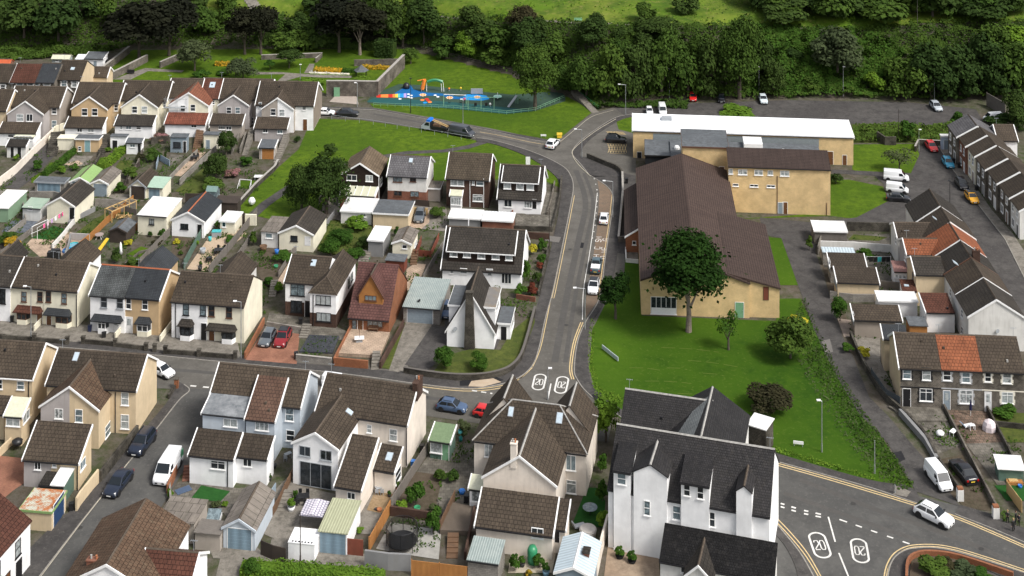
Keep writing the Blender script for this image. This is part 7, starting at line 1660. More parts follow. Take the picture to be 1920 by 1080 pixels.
for L_,P,m in(('between the two cream bay houses',[(64,622),(84,600)],CR),('between the patchy slate house and the tan house',[(216,636),(232,617)],CR),('beside the tan gable',[(300,642),(322,612)],CR)):wall('low cream party wall '+L_,P,1.0,m,.2)
wall('grey block wall below the slate gravel garden',[(555,677),(622,684)],1.0,CB,.25,CAP);wall('orange brick wall below the cream patio',[(627,686),(690,692)],1.3,OB,.3);wall('orange brick side wall between gravel garden and patio',[(626,683),(657,622)],1.0,OB,.2)
wall('dark brick side wall right of the cream patio',[(713,692),(757,612)],1.1,DB,.3);wall('brick gable wall left of the parked grey and red cars',[(459,674),(495,608)],1.1,OB,.25);wall('low stone wall behind the parked cars',[(500,612),(563,622)],.8,CB,.25)
wall('green painted board fence beside the sandstone garden',[(345,504),(388,425),(400,418)],1.6,WGN,.08,name='fence',cat_='fence');wall('weathered grey board fence right of the sandstone garden',[(392,515),(437,462),(482,405)],1.6,WGY,.08,name='fence',cat_='fence')
wall('weathered fence right of the small square lawn',[(262,500),(292,468),(320,440)],1.5,WGY,.08,name='fence',cat_='fence');wall('new orange pine fence curving through the left gardens',[(148,468),(172,448),(200,420),(232,394),(250,378)],1.3,WO,.1,name='fence',cat_='fence')
wall('low white wall beside the artificial turf',[(98,468),(118,446),(138,420)],1.0,WG,.2);wall('pale grey rendered wall behind the paddling pool',[(130,450),(168,452)],1.3,PL,.2);wall('weathered board fence at the far left garden',[(0,482),(50,445),(98,405)],1.1,WGY,.1,name='fence',cat_='fence')
wall('block wall below the twin garages',[(178,388),(255,390)],1.6,CB,.25);wall('dark board fence behind the white-roofed garage',[(348,384),(390,384)],2.2,WDK,.1,name='fence',cat_='fence')
wall('pale wall beside the terraced patio in the upper gardens',[(337,347),(370,315),(405,283)],1.2,CB,.2);wall('pale inner wall along the terraced patio',[(318,338),(345,310),(370,288)],.9,CB,.2);wall('stone boundary wall between the upper gardens and the footpath lawn',[(446,390),(480,352),(515,320),(521,308)],1.0,SD,.35,CAP)
wall('pinkish rendered wall sloping down beside the alley',[(-5,352),(30,325),(66,288),(100,255)],1.7,CP,.3);wall('white stepped wall beside the stone steps in the upper gardens',[(92,272),(103,250),(122,243)],1.6,CR,.25)
wall('stone wall between the terrace and the park, left one',[(186,144),(242,100)],1.8,ST,.5,CAP);wall('stone wall across the park path, middle one',[(209,150),(276,116)],1.8,ST,.5,CAP);wall('low stone wall beside the silvery tree',[(300,128),(335,113)],1.6,ST,.4,CAP)
wall('tall stone retaining wall facing the gated yard',[(612,180),(640,180),(706,181)],3.6,ST,.6,CAP);wall('slanting stone retaining wall above the play area',[(706,180),(757,128)],3.4,ST,.6,CAP);wall('low stone wall behind the walled flower bed',[(664,124),(750,122)],1.6,ST,.4);wall('stone wall with pale coping in the middle of the park',[(490,112),(604,108),(592,118)],1.2,ST,.4,CAP)
wall('green gate door in the tall stone retaining wall',[(626,181.5),(637,181.5)],2.2,DGN,.1,name='gate',cat_='gate')
railing('dark fence along the top of the embankment above the play area',[(790,95),(860,112),(960,139),(1050,165)],1.1,WGY,2.2);railing('metal railing between the road and the lawn with the footpath',[(622,224),(700,234),(790,249),(890,266)],1.0,TG,3,bars=1)
railing('green handrail beside the hillside steps',[(1079,176),(1100,190),(1122,207)],1.0,PLG,2.0);railing('green fence along the front of the play area',[(700,200),(850,205),(950,215),(1004,209),(1058,186)],.9,DGN,1.6)
wall('dark rendered garden wall with white scrawl on the back lane',[(684,1062),(728,1068),(770,1070)],2.0,GY,.3);wall('bright orange close-boarded fence on the back lane',[(772,1080),(876,1092)],1.9,WO,.08,name='fence',cat_='fence');wall('orange stained fence inside the back yard',[(692,1034),(732,962)],1.7,WO,.1,name='fence',cat_='fence')
wall('long weathered fence between the cream house and the overgrown yard',[(733,958),(770,900),(802,850)],1.6,WGY,.12,name='fence',cat_='fence');wall('old brick wall across the overgrown yard',[(732,966),(812,978)],1.2,DB,.3);wall('wooden screen beside the deck',[(825,1000),(853,940)],1.5,WD,.1,name='fence',cat_='fence')
wall('red-brown sheet gate beside the slate-blue garage door',[(651,1040),(681,1043)],2.0,WRD,.1,name='gate',cat_='gate');wall('dark timber double gates on the back lane',[(489,1040),(512,1050),(536,1056)],1.8,WDK,.1,name='gate',cat_='gate');wall('pale blue side fence beside the mossy grey garage',[(481,990),(500,955),(517,928)],1.6,M_plain('fence_pale_blue',(.25,.31,.36),.7),.1,name='fence',cat_='fence')
wall('cream wall right of the pale blue sheet roof',[(1118,1085),(1128,1035),(1140,990)],1.9,CP,.25);wall('dark stone wall along the side street',[(188,905),(222,862),(258,818)],1.6,SD,.35);wall('buff rendered wall beside the dark gate on the side street',[(143,960),(150,948),(184,905)],1.8,YE,.25);wall('brown brick garden wall behind the white van',[(314,926),(326,900),(336,872)],1.2,OB,.25)
wall('stone garden wall beside the main road pavement, upper part',[(1053,337),(1050,372),(1043,405),(1035,434),(960,432)],.9,SD,.3);wall('stone garden wall beside the main road pavement, lower part',[(1029,470),(1020,510),(1010,556)],.9,SD,.3);wall('red brick cross wall in the roadside garden',[(968,560),(1004,566)],.8,BR,.25);wall('dark brick wall below the chalet house garden',[(985,447),(1030,450)],1.2,DB,.25)
wall('red-brown stained fence left of the cream shed yard',[(780,484),(790,455)],1.3,WRD,.1,name='fence',cat_='fence');wall('red-brown stained fence below the grey flat roof',[(785,480),(808,482),(823,448)],1.1,WRD,.1,name='fence',cat_='fence');wall('long dark fence beside the dormer house',[(793,527),(812,495),(831,463)],1.1,WGY,.12,name='fence',cat_='fence');wall('pale wall left of the chalet drive',[(810,560),(832,520)],1.0,CONC,.2)
wall('weathered fence between the blue-barrel garden and the gravel plot',[(437,500),(478,440)],1.3,WGY,.1,name='fence',cat_='fence')
wall('patched white-grey wall beside the carport',[(1536,466),(1600,468),(1672,474)],1.4,WG,.2);wall('dark stone wall along the yard behind the carport',[(1588,432),(1668,434)],1.6,SD,.3);wall('pale wall and gate at the lane edge below the carport',[(1534,478),(1540,455)],1.6,CONC,.2)
wall('long wall between the black car and the stone garden path',[(1768,765),(1803,832),(1868,958)],.9,ST,.25);wall('garden wall between the red paving and the grass plot',[(1850,770),(1882,832),(1912,890)],.9,SD,.25);wall('planted dark retaining wall with pale stones beside the lane',[(1688,778),(1735,832),(1756,868)],.9,GY,.5)
wall('new pine trellis fence beside the turf and the people',[(1888,925),(1916,962)],1.6,WN,.06,name='fence',cat_='fence');wall('rusty brick curved wall round the corner bed',[(1700,1092),(1702,1062),(1716,1048),(1745,1044),(1800,1052),(1900,1085)],.8,OB,.3,smooth=3)
wall('dark wall at the head of the right-hand street',[(1716,285),(1722,272),(1778,275)],1.2,SD,.3,CAP);wall('ruined stone wall on the rough strip',[(1645,262),(1660,272),(1680,272)],1.8,SD,.4);wall('tall wooden fence under the dark trees',[(1850,198),(1885,218)],3.0,WGY,.15,name='fence',cat_='fence')
wall('low dark wall on the corner below the tan gable',[(316,748),(330,727)],.7,SD,.25);wall('brown retaining wall behind the white block, courtyard',[(605,395),(625,372)],1.2,CONC,.2);wall('block wall of the raised patio left of the white flat roof',[(605,400),(636,403)],1.6,CB,.25);wall('dark timber balustrade behind the grey car',[(772,385),(805,388)],1.2,WDK,.1,name='fence',cat_='fence');wall('tan board fence behind the grey car',[(770,402),(802,404)],1.4,WN,.1,name='fence',cat_='fence')
for x,y,tx in((1800,938,'white rendered gate pillar with brick top beside the white van'),(1867,972,'white rendered gate pillar with brick top near the people')):
 p=G(x,y);e=empty('gate_pillar',tx,'pillar',p);r=MB();r.box(-.4,.4,-.35,.35,0,1.5);r.build('shaft',WG,e);r=MB();r.box(-.36,.36,-.32,.32,1.502,1.72);r.build('cap',OB,e)
p=G(331,728);e=empty('gate_pillar','orange brick pillar on the corner below the tan gable','pillar',p);r=MB();r.box(-.3,.3,-.3,.3,0,1.4);r.build('shaft',OB,e);r=MB();r.box(-.36,.36,-.36,.36,1.402,1.5);r.build('cap',ST,e)
b=MB()
for tx,P,h_,m in(('stone wall beside the dark stone steps of the brown store garden',[(150,338),(178,312),(190,290)],.9,SD),('rough wall right of the lime hedge plots',[(240,345),(258,312),(268,285)],1.0,ST),('pale blue panel fence in the middle upper gardens',[(293,318),(298,300),(318,312)],1.3,M_plain('fence_pale_blue',(.25,.31,.36),.7)),('dark stone retaining wall across the middle upper gardens',[(283,272),(318,268)],1.6,SD),('grey mesh-topped wall behind the washing line lawn',[(128,424),(150,410),(178,396)],.9,GY),('weathered trellis behind the brown timber shed',[(205,402),(232,398),(256,404)],1.2,WGY),('orange-brown fence panel right of the brown timber shed',[(236,452),(258,430)],1.3,WO),('low stone edging round the rockery garden',[(235,498),(262,476),(290,470)],.5,ST),('dark fence between the patio plots behind the red bay roof house',[(118,500),(128,470),(132,452)],1.2,GY),('block wall behind the flat block garage',[(55,372),(100,372),(125,378)],1.4,CB),('grey boundary wall left of the green shed',[(40,372),(48,420),(8,452)],1.2,CB),('brown fence behind the twin cream garages',[(232,362),(242,330),(262,312)],1.1,WDK),('weathered fence down the middle of the vegetable plot',[(522,520),(548,478),(556,470)],1.0,WGY),('dark wall below the overgrown garden',[(640,352),(636,392),(600,440)],1.0,GY),('dark board fence left of the tile-hung house',[(598,384),(620,352),(632,338)],1.3,WGY),('low wall along the paved roadside garden',[(1040,345),(1034,378),(1026,404)],.7,ST),('brick edging wall of the white porch house',[(955,432),(962,396)],.7,BR),('fence between the two yards behind the hipped building',[(812,1000),(822,960)],1.2,WDK),('low brick wall below the hipped building porch',[(872,1050),(890,962)],1.0,DB),('grey wall left of the white extension yard',[(318,915),(322,985),(352,1010)],1.0,CB),('old timber fence beside the grey patio steps',[(500,985),(522,950),(556,880)],1.2,WD),('low wall round the front courtyard of the tan building',[(46,905),(72,880),(78,850)],1.2,YE),('curved cream wall in the courtyard at the left edge',[(-5,860),(24,832),(60,790)],1.1,YE),('block wall beside the buff lane garage',[(1556,560),(1600,566),(1640,566)],1.3,CB),('weathered fence between the lane-side yards',[(1650,540),(1700,545),(1735,550)],1.3,WGY),('stone wall of the grass plot at the right edge',[(1868,800),(1925,806)],.8,SD),('dark hedge-topped wall below the paving slabs',[(1756,862),(1800,925)],.8,SD)):
 wall(tx,P,h_,m,.12 if m.name.startswith(('wood','fence'))else .25,name='fence' if m.name.startswith(('wood','fence'))else 'wall',cat_='fence' if m.name.startswith(('wood','fence'))else 'wall')
def thing(name,label,cat_,px,py,rz=0,group=None,z=0):
 p=G(*PX((px,py)));p.z=z;return empty(name,label,cat_,p,rz,group)
def part(e,name,m,fn,smooth=False):r=MB();fn(r);return r.build(name,m,e,smooth=smooth)
R('b1')
e=thing('football_goal','white football goal on the artificial turf','goal',300,430,1.0)
part(e,'goal_frame',PLW,lambda r:[r.tube(*q,.05,n=6)for q in(((-1.8,0,0),(-1.8,0,1.9)),((1.8,0,0),(1.8,0,1.9)),((-1.8,0,1.9),(1.8,0,1.9)),((-1.8,0,1.9),(-1.8,1.2,0)),((1.8,0,1.9),(1.8,1.2,0)),((-1.8,1.2,0),(1.8,1.2,0)))])
R('e5');e=thing('football_goal','white football goal on the tiny lawn in the upper gardens','goal',910,560,-.2)
part(e,'goal_frame',PLW,lambda r:[r.tube(*q,.06,n=6)for q in(((-1.2,0,0),(-1.2,0,1.5)),((1.2,0,0),(1.2,0,1.5)),((-1.2,0,1.5),(1.2,0,1.5)),((-1.2,0,1.5),(-1.4,-.9,0)),((1.2,0,1.5),(1.2,-.9,0)))])
R('b1');e=thing('washing_line','washing line with pink and red clothes across the turf garden','washing line',300,470)
A=G(*PX((280,480)));B_=G(*PX((555,300)));d=B_-A;e.location=(A.x,A.y,0)
part(e,'line',PLW,lambda r:(r.tube((0,0,2.2),(d.x,d.y,2.2),.02,n=4),r.tube((0,0,0),(0,0,2.3),.04,n=5),r.tube((d.x,d.y,0),(d.x,d.y,2.3),.04,n=5)))
for i,(t_,m)in enumerate(((.15,PLP),(.25,M_plain('cloth_pale_pink',(.6,.45,.5),.8)),(.36,M_plain('cloth_lilac',(.45,.3,.5),.8)),(.46,M_plain('cloth_white',(.7,.7,.7),.8)),(.56,PLP),(.66,M_plain('cloth_magenta',(.6,.03,.2),.8)),(.80,M_plain('cloth_dark_red',(.3,.02,.05),.8)))):
 q=Vector((d.x,d.y,0)).normalized();c=d*t_;part(e,'garment',m,lambda r:r.face([(c.x,c.y,2.2),(c.x+q.x*.6,c.y+q.y*.6,2.2),(c.x+q.x*.55+.05,c.y+q.y*.55,1.4),(c.x+.05,c.y,1.45)]))
R('b4');e=thing('washing_line','washing line with dark clothes in the lane-side yard','washing line',740,680);A=G(*PX((740,690)));B_=G(*PX((920,690)));d2=B_-A;e.location=(A.x,A.y,0)
part(e,'line',PLW,lambda r:(r.tube((0,0,2),(d2.x,d2.y,2),.02,n=4),r.tube((0,0,0),(0,0,2.1),.04,n=5),r.tube((d2.x,d2.y,0),(d2.x,d2.y,2.1),.04,n=5)))
for i,m in enumerate((PLK,PLK,PLT,PLK,PLK)):
 c=d2*(.1+i*.18);part(e,'garment',m,lambda r:r.face([(c.x,c.y,2),(c.x+.7,c.y,2),(c.x+.65,c.y+.05,1.1),(c.x,c.y+.05,1.0)]))
R('b1');e=thing('slide','yellow plastic slide beside the brown shed','slide',795,540)
part(e,'chute',PLY,lambda r:(r.prism([(-.5,1.6),(-.2,1.6),(1.9,.25),(1.9,.1),(1.7,.1)],'x',-.3,.3),));part(e,'ladder',PLG,lambda r:(r.tube((-.25,-.5,0),(-.25,-.4,1.7),.05,n=6),r.tube((.25,-.5,0),(.25,-.4,1.7),.05,n=6)))
e.rotation_euler.z=2.6
for px,py,rad,m,tx in((510,568,.95,PLB,'small blue paddling pool in the patio'),(552,530,1.1,PLT,'teal paddling pool behind the blue one')):
 e=thing('paddling_pool',tx,'pool',px,py);part(e,'rim',m,lambda r:r.lathe([(rad,0),(rad+.08,.2),(rad,.38),(rad-.15,.38),(rad-.2,.15)],18));part(e,'water',M_plain('pool_water',(.15,.35,.45),.05),lambda r:r.lathe([(rad-.17,.2),(rad-.17,.24)],18))
R('d2');e=thing('trampoline','black netted trampoline in the pale back yard','trampoline',1095,860)
part(e,'mat',PLK,lambda r:r.lathe([(1.9,.75),(1.9,.85)],20));part(e,'frame',TB,lambda r:[r.tube((1.95*math.cos(a),1.95*math.sin(a),0),(1.95*math.cos(a),1.95*math.sin(a),2.7),.04,n=5)for a in[i*math.pi/4 for i in range(8)]]+[r.tube((1.95*math.cos(a),1.95*math.sin(a),2.65),(1.95*math.cos(a+.4),1.95*math.sin(a+.4),2.65),.03,n=5)for a in[i*.4 for i in range(16)]])
nm_,n_,l_,b_=nt('net_black');b_.inputs['Base Color'].default_value=(.01,.01,.01,1);b_.inputs['Alpha'].default_value=.55
part(e,'net',nm_,lambda r:[r.face([(1.93*math.cos(a),1.93*math.sin(a),.85),(1.93*math.cos(a+.3142),1.93*math.sin(a+.3142),.85),(1.93*math.cos(a+.3142),1.93*math.sin(a+.3142),2.6),(1.93*math.cos(a),1.93*math.sin(a),2.6)])for a in[i*.3142 for i in range(20)]])
R('b2')
R('e5');e=thing('garden_ball_sculpture','white faceted globe standing on the footpath lawn','globe',970,740);part(e,'globe',PLW,lambda r:r.lathe([(.1,.3),(.45,.45),(.68,.85),(.7,1.15),(.45,1.6),(.1,1.75)],8))
R('d2');e=thing('gazebo','chequered-roof gazebo beside the ribbed garage','gazebo',440,690,-.15)
part(e,'canopy',M_brick('canopy_check',(.66,.62,.66),(.60,.58,.62),(.18,.17,.25),.45,.4,.05,patch=.05,bs=0),lambda r:r.prism([(-1.5,2.0),(0,2.25),(1.5,2.0),(1.5,1.92),(-1.5,1.92)],'y',-1.6,1.6));part(e,'post',TB,lambda r:[r.tube((x,y,0),(x,y,2.0),.05,n=5)for x in(-1.45,1.45)for y in(-1.5,1.5)])
e=thing('oil_tank','white rendered box enclosure with round holes on the back lane','enclosure',340,960,-.15)
part(e,'box_wall',W,lambda r:r.box(-1.6,1.7,-.2,2.6,0,2.1));part(e,'lid',PLW,lambda r:r.box(-1.65,1.75,-.25,2.65,2.102,2.2));part(e,'vent_holes',TB,lambda r:[r.box(-1.2+i*.4,-1.0+i*.4,-.1,.15,2.201,2.22)for i in range(7)])
def table(label,px,py,m,s=1.0,chairs=4,ch=PLK,group=None):
 e=thing('garden_table',label,'table',px,py,random.random(),group)
 part(e,'tabletop',m,lambda r:r.box(-.8*s,.8*s,-.5*s,.5*s,.7,.75))
 for x in(-.7,.7):
  for y in(-.4,.4):part(e,'leg',m,lambda r:r.box(x*s-.03,x*s+.03,y*s-.03,y*s+.03,0,.7))
 for i in range(chairs):
  a=[(-.4,-1),(.4,-1),(-.4,1),(.4,1)][i];c=empty('garden_chair','dark chair drawn up to the '+label,'chair',e.location+Vector((a[0]*s*1.1,a[1]*s*.85,0)),math.pi if a[1]>0 else 0,'garden chairs round '+label)
  part(c,'seat',ch,lambda r:r.box(-.22,.22,-.22,.22,.42,.47));part(c,'backrest',ch,lambda r:r.box(-.22,.22,-.26,-.21,.47,.95));part(c,'leg',ch,lambda r:[r.box(x-.02,x+.02,y-.02,y+.02,0,.42)for x in(-.2,.2)for y in(-.2,.2)])
 return e
R('b1');table('black table on the sandstone garden',1650,580,PLK,1.3);table('small dark table low in the sandstone garden',1570,640,PLK,.6,2)
R('d2');table('dark table on the grey bifold patio',350,520,PLK,1.1);table('thin metal table by the white extension',240,200,TG,.6,1,TG);table('grey table on the tan gravel patio',930,450,TG,.8,2,TG)
R('e5');table('black table on the terraced patio',430,300,PLK,1.0)
R('c2');e=thing('fire_pit_table','white-topped parasol table on the cream patio','table',775,345,.1,z=.5);part(e,'tabletop',PLW,lambda r:r.box(-.75,.75,-.55,.55,.55,.62));part(e,'base',TG,lambda r:r.box(-.5,.5,-.35,.35,0,.548));part(e,'pole',TBR,lambda r:r.tube((0,0,.62),(0,0,2.2),.04,n=6))
e=thing('bench','wooden bench against the front of the maroon-roofed house','bench',880,268,-.12,z=.5);part(e,'seat',WD,lambda r:r.box(-.8,.8,-.25,.2,.42,.47));part(e,'backrest',WD,lambda r:r.box(-.8,.8,.2,.25,.5,.9));part(e,'leg',WD,lambda r:[r.box(x-.04,x+.04,-.2,.2,0,.42)for x in(-.7,.7)])
def bin_(label,px,py,m,h=1.05,w=.3,group=None):
 e=thing('wheelie_bin',label,'bin',px,py,random.uniform(-.3,.3),group)
 part(e,'body',m,lambda r:r.prism([(-w*.8,.05),(w*.8,.05),(w,h*.9),(-w,h*.9)],'y',-w*.9,w*.9));part(e,'lid',m,lambda r:r.prism([(-w-.03,h*.905),(w+.03,h*.905),(w,h),(-w,h*.96)],'y',-w-.02,w+.02))
 part(e,'wheel',TYR,lambda r:[r.tube((-w*.8,s*w*.8,.1),(-w*.8,s*w*.95,.1),.1,n=8)for s in(-1,1)]);return e
R('b4');bin_('tall bright blue bin beside the buff brick hall',30,1040,PLB,2.0,.55)
R('d1');bin_('black wheelie bin against the navy garage doors',535,590,PLK);R('c2');bin_('black bin beside the grey block wall',300,450,PLK);bin_('dark bin near the door of the white hipped house',335,195,PLK)
R('c1');bin_('dark bin between the black-clad house and the cream house',90,175,PLK);bin_('blue-black bin in front of the patchy slate house',675,245,M_plain('plastic_navy',(.02,.03,.08),.5));bin_('black round-topped bin by the low wall of the slate canopy house',780,290,PLK,.8,.35)
R('e4');bin_('black bin in front of the stone house behind the blue car, upper one',1000,850,PLK);bin_('black bin in front of the red brick house behind the blue car',1068,910,PLK);R('b4');bin_('pair-like black bin by the stone front above the yellow car',1565,110,PLK)
R('d2');bin_('black bin against the long cream gable',1245,150,PLK);bin_('blue bin in the gap beside the cream gable',1180,270,PLB);bin_('dark bin on the deck beside the white porch',1580,530,PLK)
R('b3');bin_('black bin in the yard left of the hall',860,55,PLK)
def pot(label,px,py,r_=.3,m=TRC,leaf=None,h=.45,group=None,z=0,cat_='plant pot'):
 e=thing('plant_pot',label,cat_,px,py,0,group,z);part(e,'pot',m,lambda r:r.lathe([(r_*.7,0),(r_,h),(r_*.85,h),(r_*.8,h-.05)],12),True)
 if leaf:c=link('foliage',crown_mesh(1,'bush'),e,(0,0,h+r_*1.0));c.scale=(r_*1.3,)*3;c.material_slots[0].link='OBJECT';c.material_slots[0].material=LF[leaf]
 return e
R('d2')
for q in(('white urn with lime plant on the patio plinth',265,590,.5,PLW,'lite',.6),('dark pot beside the bifold doors',1000,490,.25,PLK,'lush',.4),('terracotta pot on the tan gravel',925,595,.35,TRC,None,.35),('small black pot on the tan gravel',900,590,.22,PLK,None,.3),('brown half-barrel planter by the cream extension',1065,440,.35,TRC,'mid',.5),('black pot beside the white extension downpipe',140,270,.3,PLK,None,.5),('dark pot on the steps of the white extension',103,365,.28,PLK,'dark',.4),('bright blue ball-like tub in the overgrown yard',1545,465,.45,PLB,None,.5),('green tub at the foot of the overgrown yard',1208,590,.45,PLG,None,.5),('teal lidded tub on the cabinet by the summerhouse',1535,70,.35,PLT,None,1.6)):pot(*q)
R('d3')
for q in(('tyre planter in the brown yard, left of two',808,945,.55,TYR,'lush',.35),('tyre planter in the brown yard, right of two',900,980,.55,TYR,'lush',.35),('orange bucket near the dark clothes',240,905,.3,PLO,None,.6),('black barrel pot in the pebble garden',75,1010,.4,PLK,'lush',.5),('pale blue tub at the bottom of the pebble garden',255,1075,.45,M_plain('plastic_pale_blue',(.2,.35,.45),.5),'lush',.6),('dark pot on the timber steps of the pebble garden',287,950,.22,PLK,None,.35)):pot(*q)
e=thing('water_butt','tall dark green water butt in the pebble garden','water butt',153,985);part(e,'tank',PLG,lambda r:r.lathe([(.55,0),(.62,.5),(.62,1.7),(.4,2.1),(.1,2.15)],14),True)
e=thing('patio_table','round glass table on the dark side lawn','table',585,620);part(e,'tabletop',GLB,lambda r:r.lathe([(.95,.95),(.95,1.0)],18));part(e,'leg',TB,lambda r:r.tube((0,0,0),(0,0,.95),.06,n=6))
e=thing('hot_tub','pale round covered tub beside the blue sheet roof','tub',570,770);part(e,'shell',M_plain('tub_shell',(.42,.40,.38),.7),lambda r:r.lathe([(1.0,0),(1.1,.7),(.95,.75)],20));part(e,'cover',M_plain('tub_cover',(.5,.47,.44),.8),lambda r:r.lathe([(1.0,.76),(.98,.84),(.3,.86)],20))
e=thing('sun_chair','grey-white moulded chair on the dark side lawn','chair',500,720);part(e,'seat',M_plain('plastic_grey',(.4,.42,.45),.5),lambda r:r.prism([(-.9,.9),(-.7,.3),(.9,.2),(.9,.32),(-.6,.45),(-.8,1.0)],'y',-.35,.35));e.rotation_euler.z=.5
R('b2')
for q in(('blue barrel beside the cream gabled garage',155,590,.4,PLB,None,.9),('dark round barrel planter left of the narrow garage',55,560,.7,WD,None,.9),('green lidded barrel in the vegetable plot',150,690,.4,PLG,None,.5),('planter box with shrubs left of the courtyard',840,625,.4,PLG,None,.3)):pot(*q)
R('b1')
for q in(('green tub on the sandstone steps',1575,490,.35,PLT,None,.8),('grey covered barbecue on the sandstone garden',1520,585,.55,TG,None,1.0),('dark pot with plant at the lower sandstone garden',1505,680,.3,PLK,'lush',.4),('black kettle barbecue at the lower sandstone garden',1500,715,.4,PLK,None,.8)):pot(*q)
e=thing('storage_box','teal-lidded storage box at the top of the sandstone garden','box',1625,455);part(e,'box',TG,lambda r:r.box(-.8,.8,-.5,.5,0,1.0));part(e,'lid',PLT,lambda r:r.box(-.85,.85,-.55,.55,1.002,1.1))
e=thing('covered_barbecue','black covered barbecue station on the patio behind the brown roof','barbecue',405,625);part(e,'cover',PLK,lambda r:r.box(-1.1,1.1,-.5,.5,0,1.4));part(e,'hood',PLK,lambda r:r.box(-.5,1.0,-.4,.4,1.402,1.8))
e=thing('pergola','new pine pergola frame above the orange fence','pergola',905,300,.95)
part(e,'beam',WN,lambda r:[r.box(-3,3,y-.07,y+.07,2.0,2.15)for y in(-1,1)]+[r.box(x-.05,x+.05,-1,1,2.16,2.26)for x in(-2.9,-1.5,0,1.5,2.9)])
for x in(-2.9,0,2.9):
 for y in(-1,1):part(e,'post',WN,lambda r:r.box(x-.06,x+.06,y-.06,y+.06,0,2.0))
e=thing('timber_pile','untidy pile of orange timber offcuts beside the pine frame','timber pile',930,320);part(e,'planks',WN,lambda r:[r.tube((random.uniform(-1.6,1.6),random.uniform(-1,1),random.uniform(.1,.6)),(random.uniform(-1.6,1.6),random.uniform(-1,1),random.uniform(.1,.9)),.06,n=4)for _ in range(26)])
e=thing('scarecrow_cover','tall narrow white sheeted parasol beside the yellow shrub','parasol',905,600);part(e,'cover',PLW,lambda r:r.lathe([(.35,.4),(.28,1.2),(.2,2.0),(.05,2.5)],8),True);part(e,'pole',TB,lambda r:r.tube((0,0,0),(0,0,.4),.04,n=5))
e=thing('picnic_table','round brown-grey table behind the brown shed','table',745,470);part(e,'tabletop',M_plain('table_taupe',(.3,.24,.22),.7),lambda r:r.lathe([(.8,.75),(.8,.82)],14));part(e,'leg',TW,lambda r:[r.tube((x,y,0),(x*.5,y*.5,.75),.05,n=5)for x in(-.5,.5)for y in(-.5,.5)])
R('e5')
e=thing('greenhouse','small green-glazed greenhouse above the brown sheds','greenhouse',600,660,-.15);part(e,'frame',TW,lambda r:(r.box(-1.1,1.1,-.9,.9,0,.3),));part(e,'glazing',GLB,lambda r:r.prism([(-.88,.3),(-.88,1.5),(0,2.2),(.88,1.5),(.88,.3)],'x',-1.08,1.08));part(e,'roof',M_plain('greenhouse_roof',(.16,.24,.22),.4),lambda r:r.prism([(-.95,1.5),(0,2.25),(0,2.32),(-.95,1.57)],'x',-1.12,1.12))
e=thing('trampoline_table','white table tennis table in the upper gardens','table',1040,490);part(e,'tabletop',PLW,lambda r:r.box(-1.0,1.0,-.6,.6,.7,.76));part(e,'leg',TG,lambda r:[r.box(x-.03,x+.03,-.5,.5,0,.7)for x in(-.8,.8)])
e=thing('cold_frame','white-framed cold frame beside the brown shed roof','cold frame',680,695);part(e,'frame',PLW,lambda r:(r.box(-1.0,1.0,-.6,.6,0,.5),));part(e,'opening',TB,lambda r:(r.box(-.15,.25,-.4,.4,.501,.53),r.box(.5,.8,-.4,.4,.501,.53)))
e=thing('shed','dark brown timber shed beyond the footpath wall, left of the globe','shed',740,800,-.1);part(e,'wall',WDK,lambda r:r.box(-2.2,2.2,-.8,1.4,0,2.2));part(e,'roof',WDK,lambda r:r.prism([(-1.0,2.202),(1.6,2.5),(1.6,2.6),(-1.0,2.3)],'x',-2.3,2.3))
e=thing('gate','dark doorway between two cream walls at the foot of the footpath','gate',885,915,-.1);part(e,'panel',WDK,lambda r:r.box(-.45,.45,-.05,.05,0,2.2));part(e,'gatepost',CR,lambda r:(r.box(-.75,-.452,-.2,.2,0,2.3),r.box(.452,2.6,-.2,.2,0,2.0)))
def steps(label,a,b_,w,n,m,rise=.17):
 A=G(*PX(a));B=G(*PX(b_));d=B-A;L=d.length;e=empty('steps',label,'steps',(A.x,A.y,0),math.atan2(d.y,d.x))
 part(e,'treads',m,lambda r:[r.box(L*i/n,L*(i+1)/n+(0 if i<n-1 else 0),-w/2,w/2,0,rise*(i+1))for i in range(n)])
R('e5');steps('wooden garden steps beside the slate-blue store',(440,230),(490,50),1.6,14,WD,.14);steps('narrow concrete steps below the shed with the orange door',(1200,330),(1300,120),1.2,14,CONC,.12);steps('ladder-like pale steps between the concrete ramps',(900,260),(975,80),1.1,14,CONC,.14)
wall('concrete ramp edge, left of the pale ladder steps',[(780,250),(850,90)],1.0,CONC,.3);wall('concrete ramp edge, right of the overgrown gap',[(860,240),(915,85)],1.2,CONC,.3)
R('e6');steps('dark stone steps beside the white stepped wall',(920,610),(1010,310),2.2,12,SD,.15);steps('stone steps between the brown store and the cream basement',(1800,610),(1900,350),1.6,12,SD,.15)
R('c2');steps('stone steps beside the slate gravel garden',(350,300),(385,235),1.4,6,CONC);steps('stone steps between brick pillars at the patio corner',(890,540),(905,440),1.2,6,CONC)
R('b2');steps('dark steps at the foot of the white side wall',(120,910),(140,830),1.2,7,CONC);steps('timber steps beside the cream shed',(1180,670),(1195,590),1.2,6,WD);steps('broken concrete steps below the dark grey shed',(800,650),(830,590),1.8,5,CONC)
R('d2');steps('pale patio steps beside the white gabled house',(200,600),(235,470),1.5,6,CONC,.12);steps('timber ladder steps down from the deck',(1470,950),(1480,790),1.4,5,WD,.12)
R('d1');steps('brick steps beside the white extension',(1400,370),(1415,280),1.2,5,BR,.12)
R('a3');steps('long flight of hillside steps beside the green handrail',(625,605),(470,470),1.8,14,CONC,.08)
R('full')
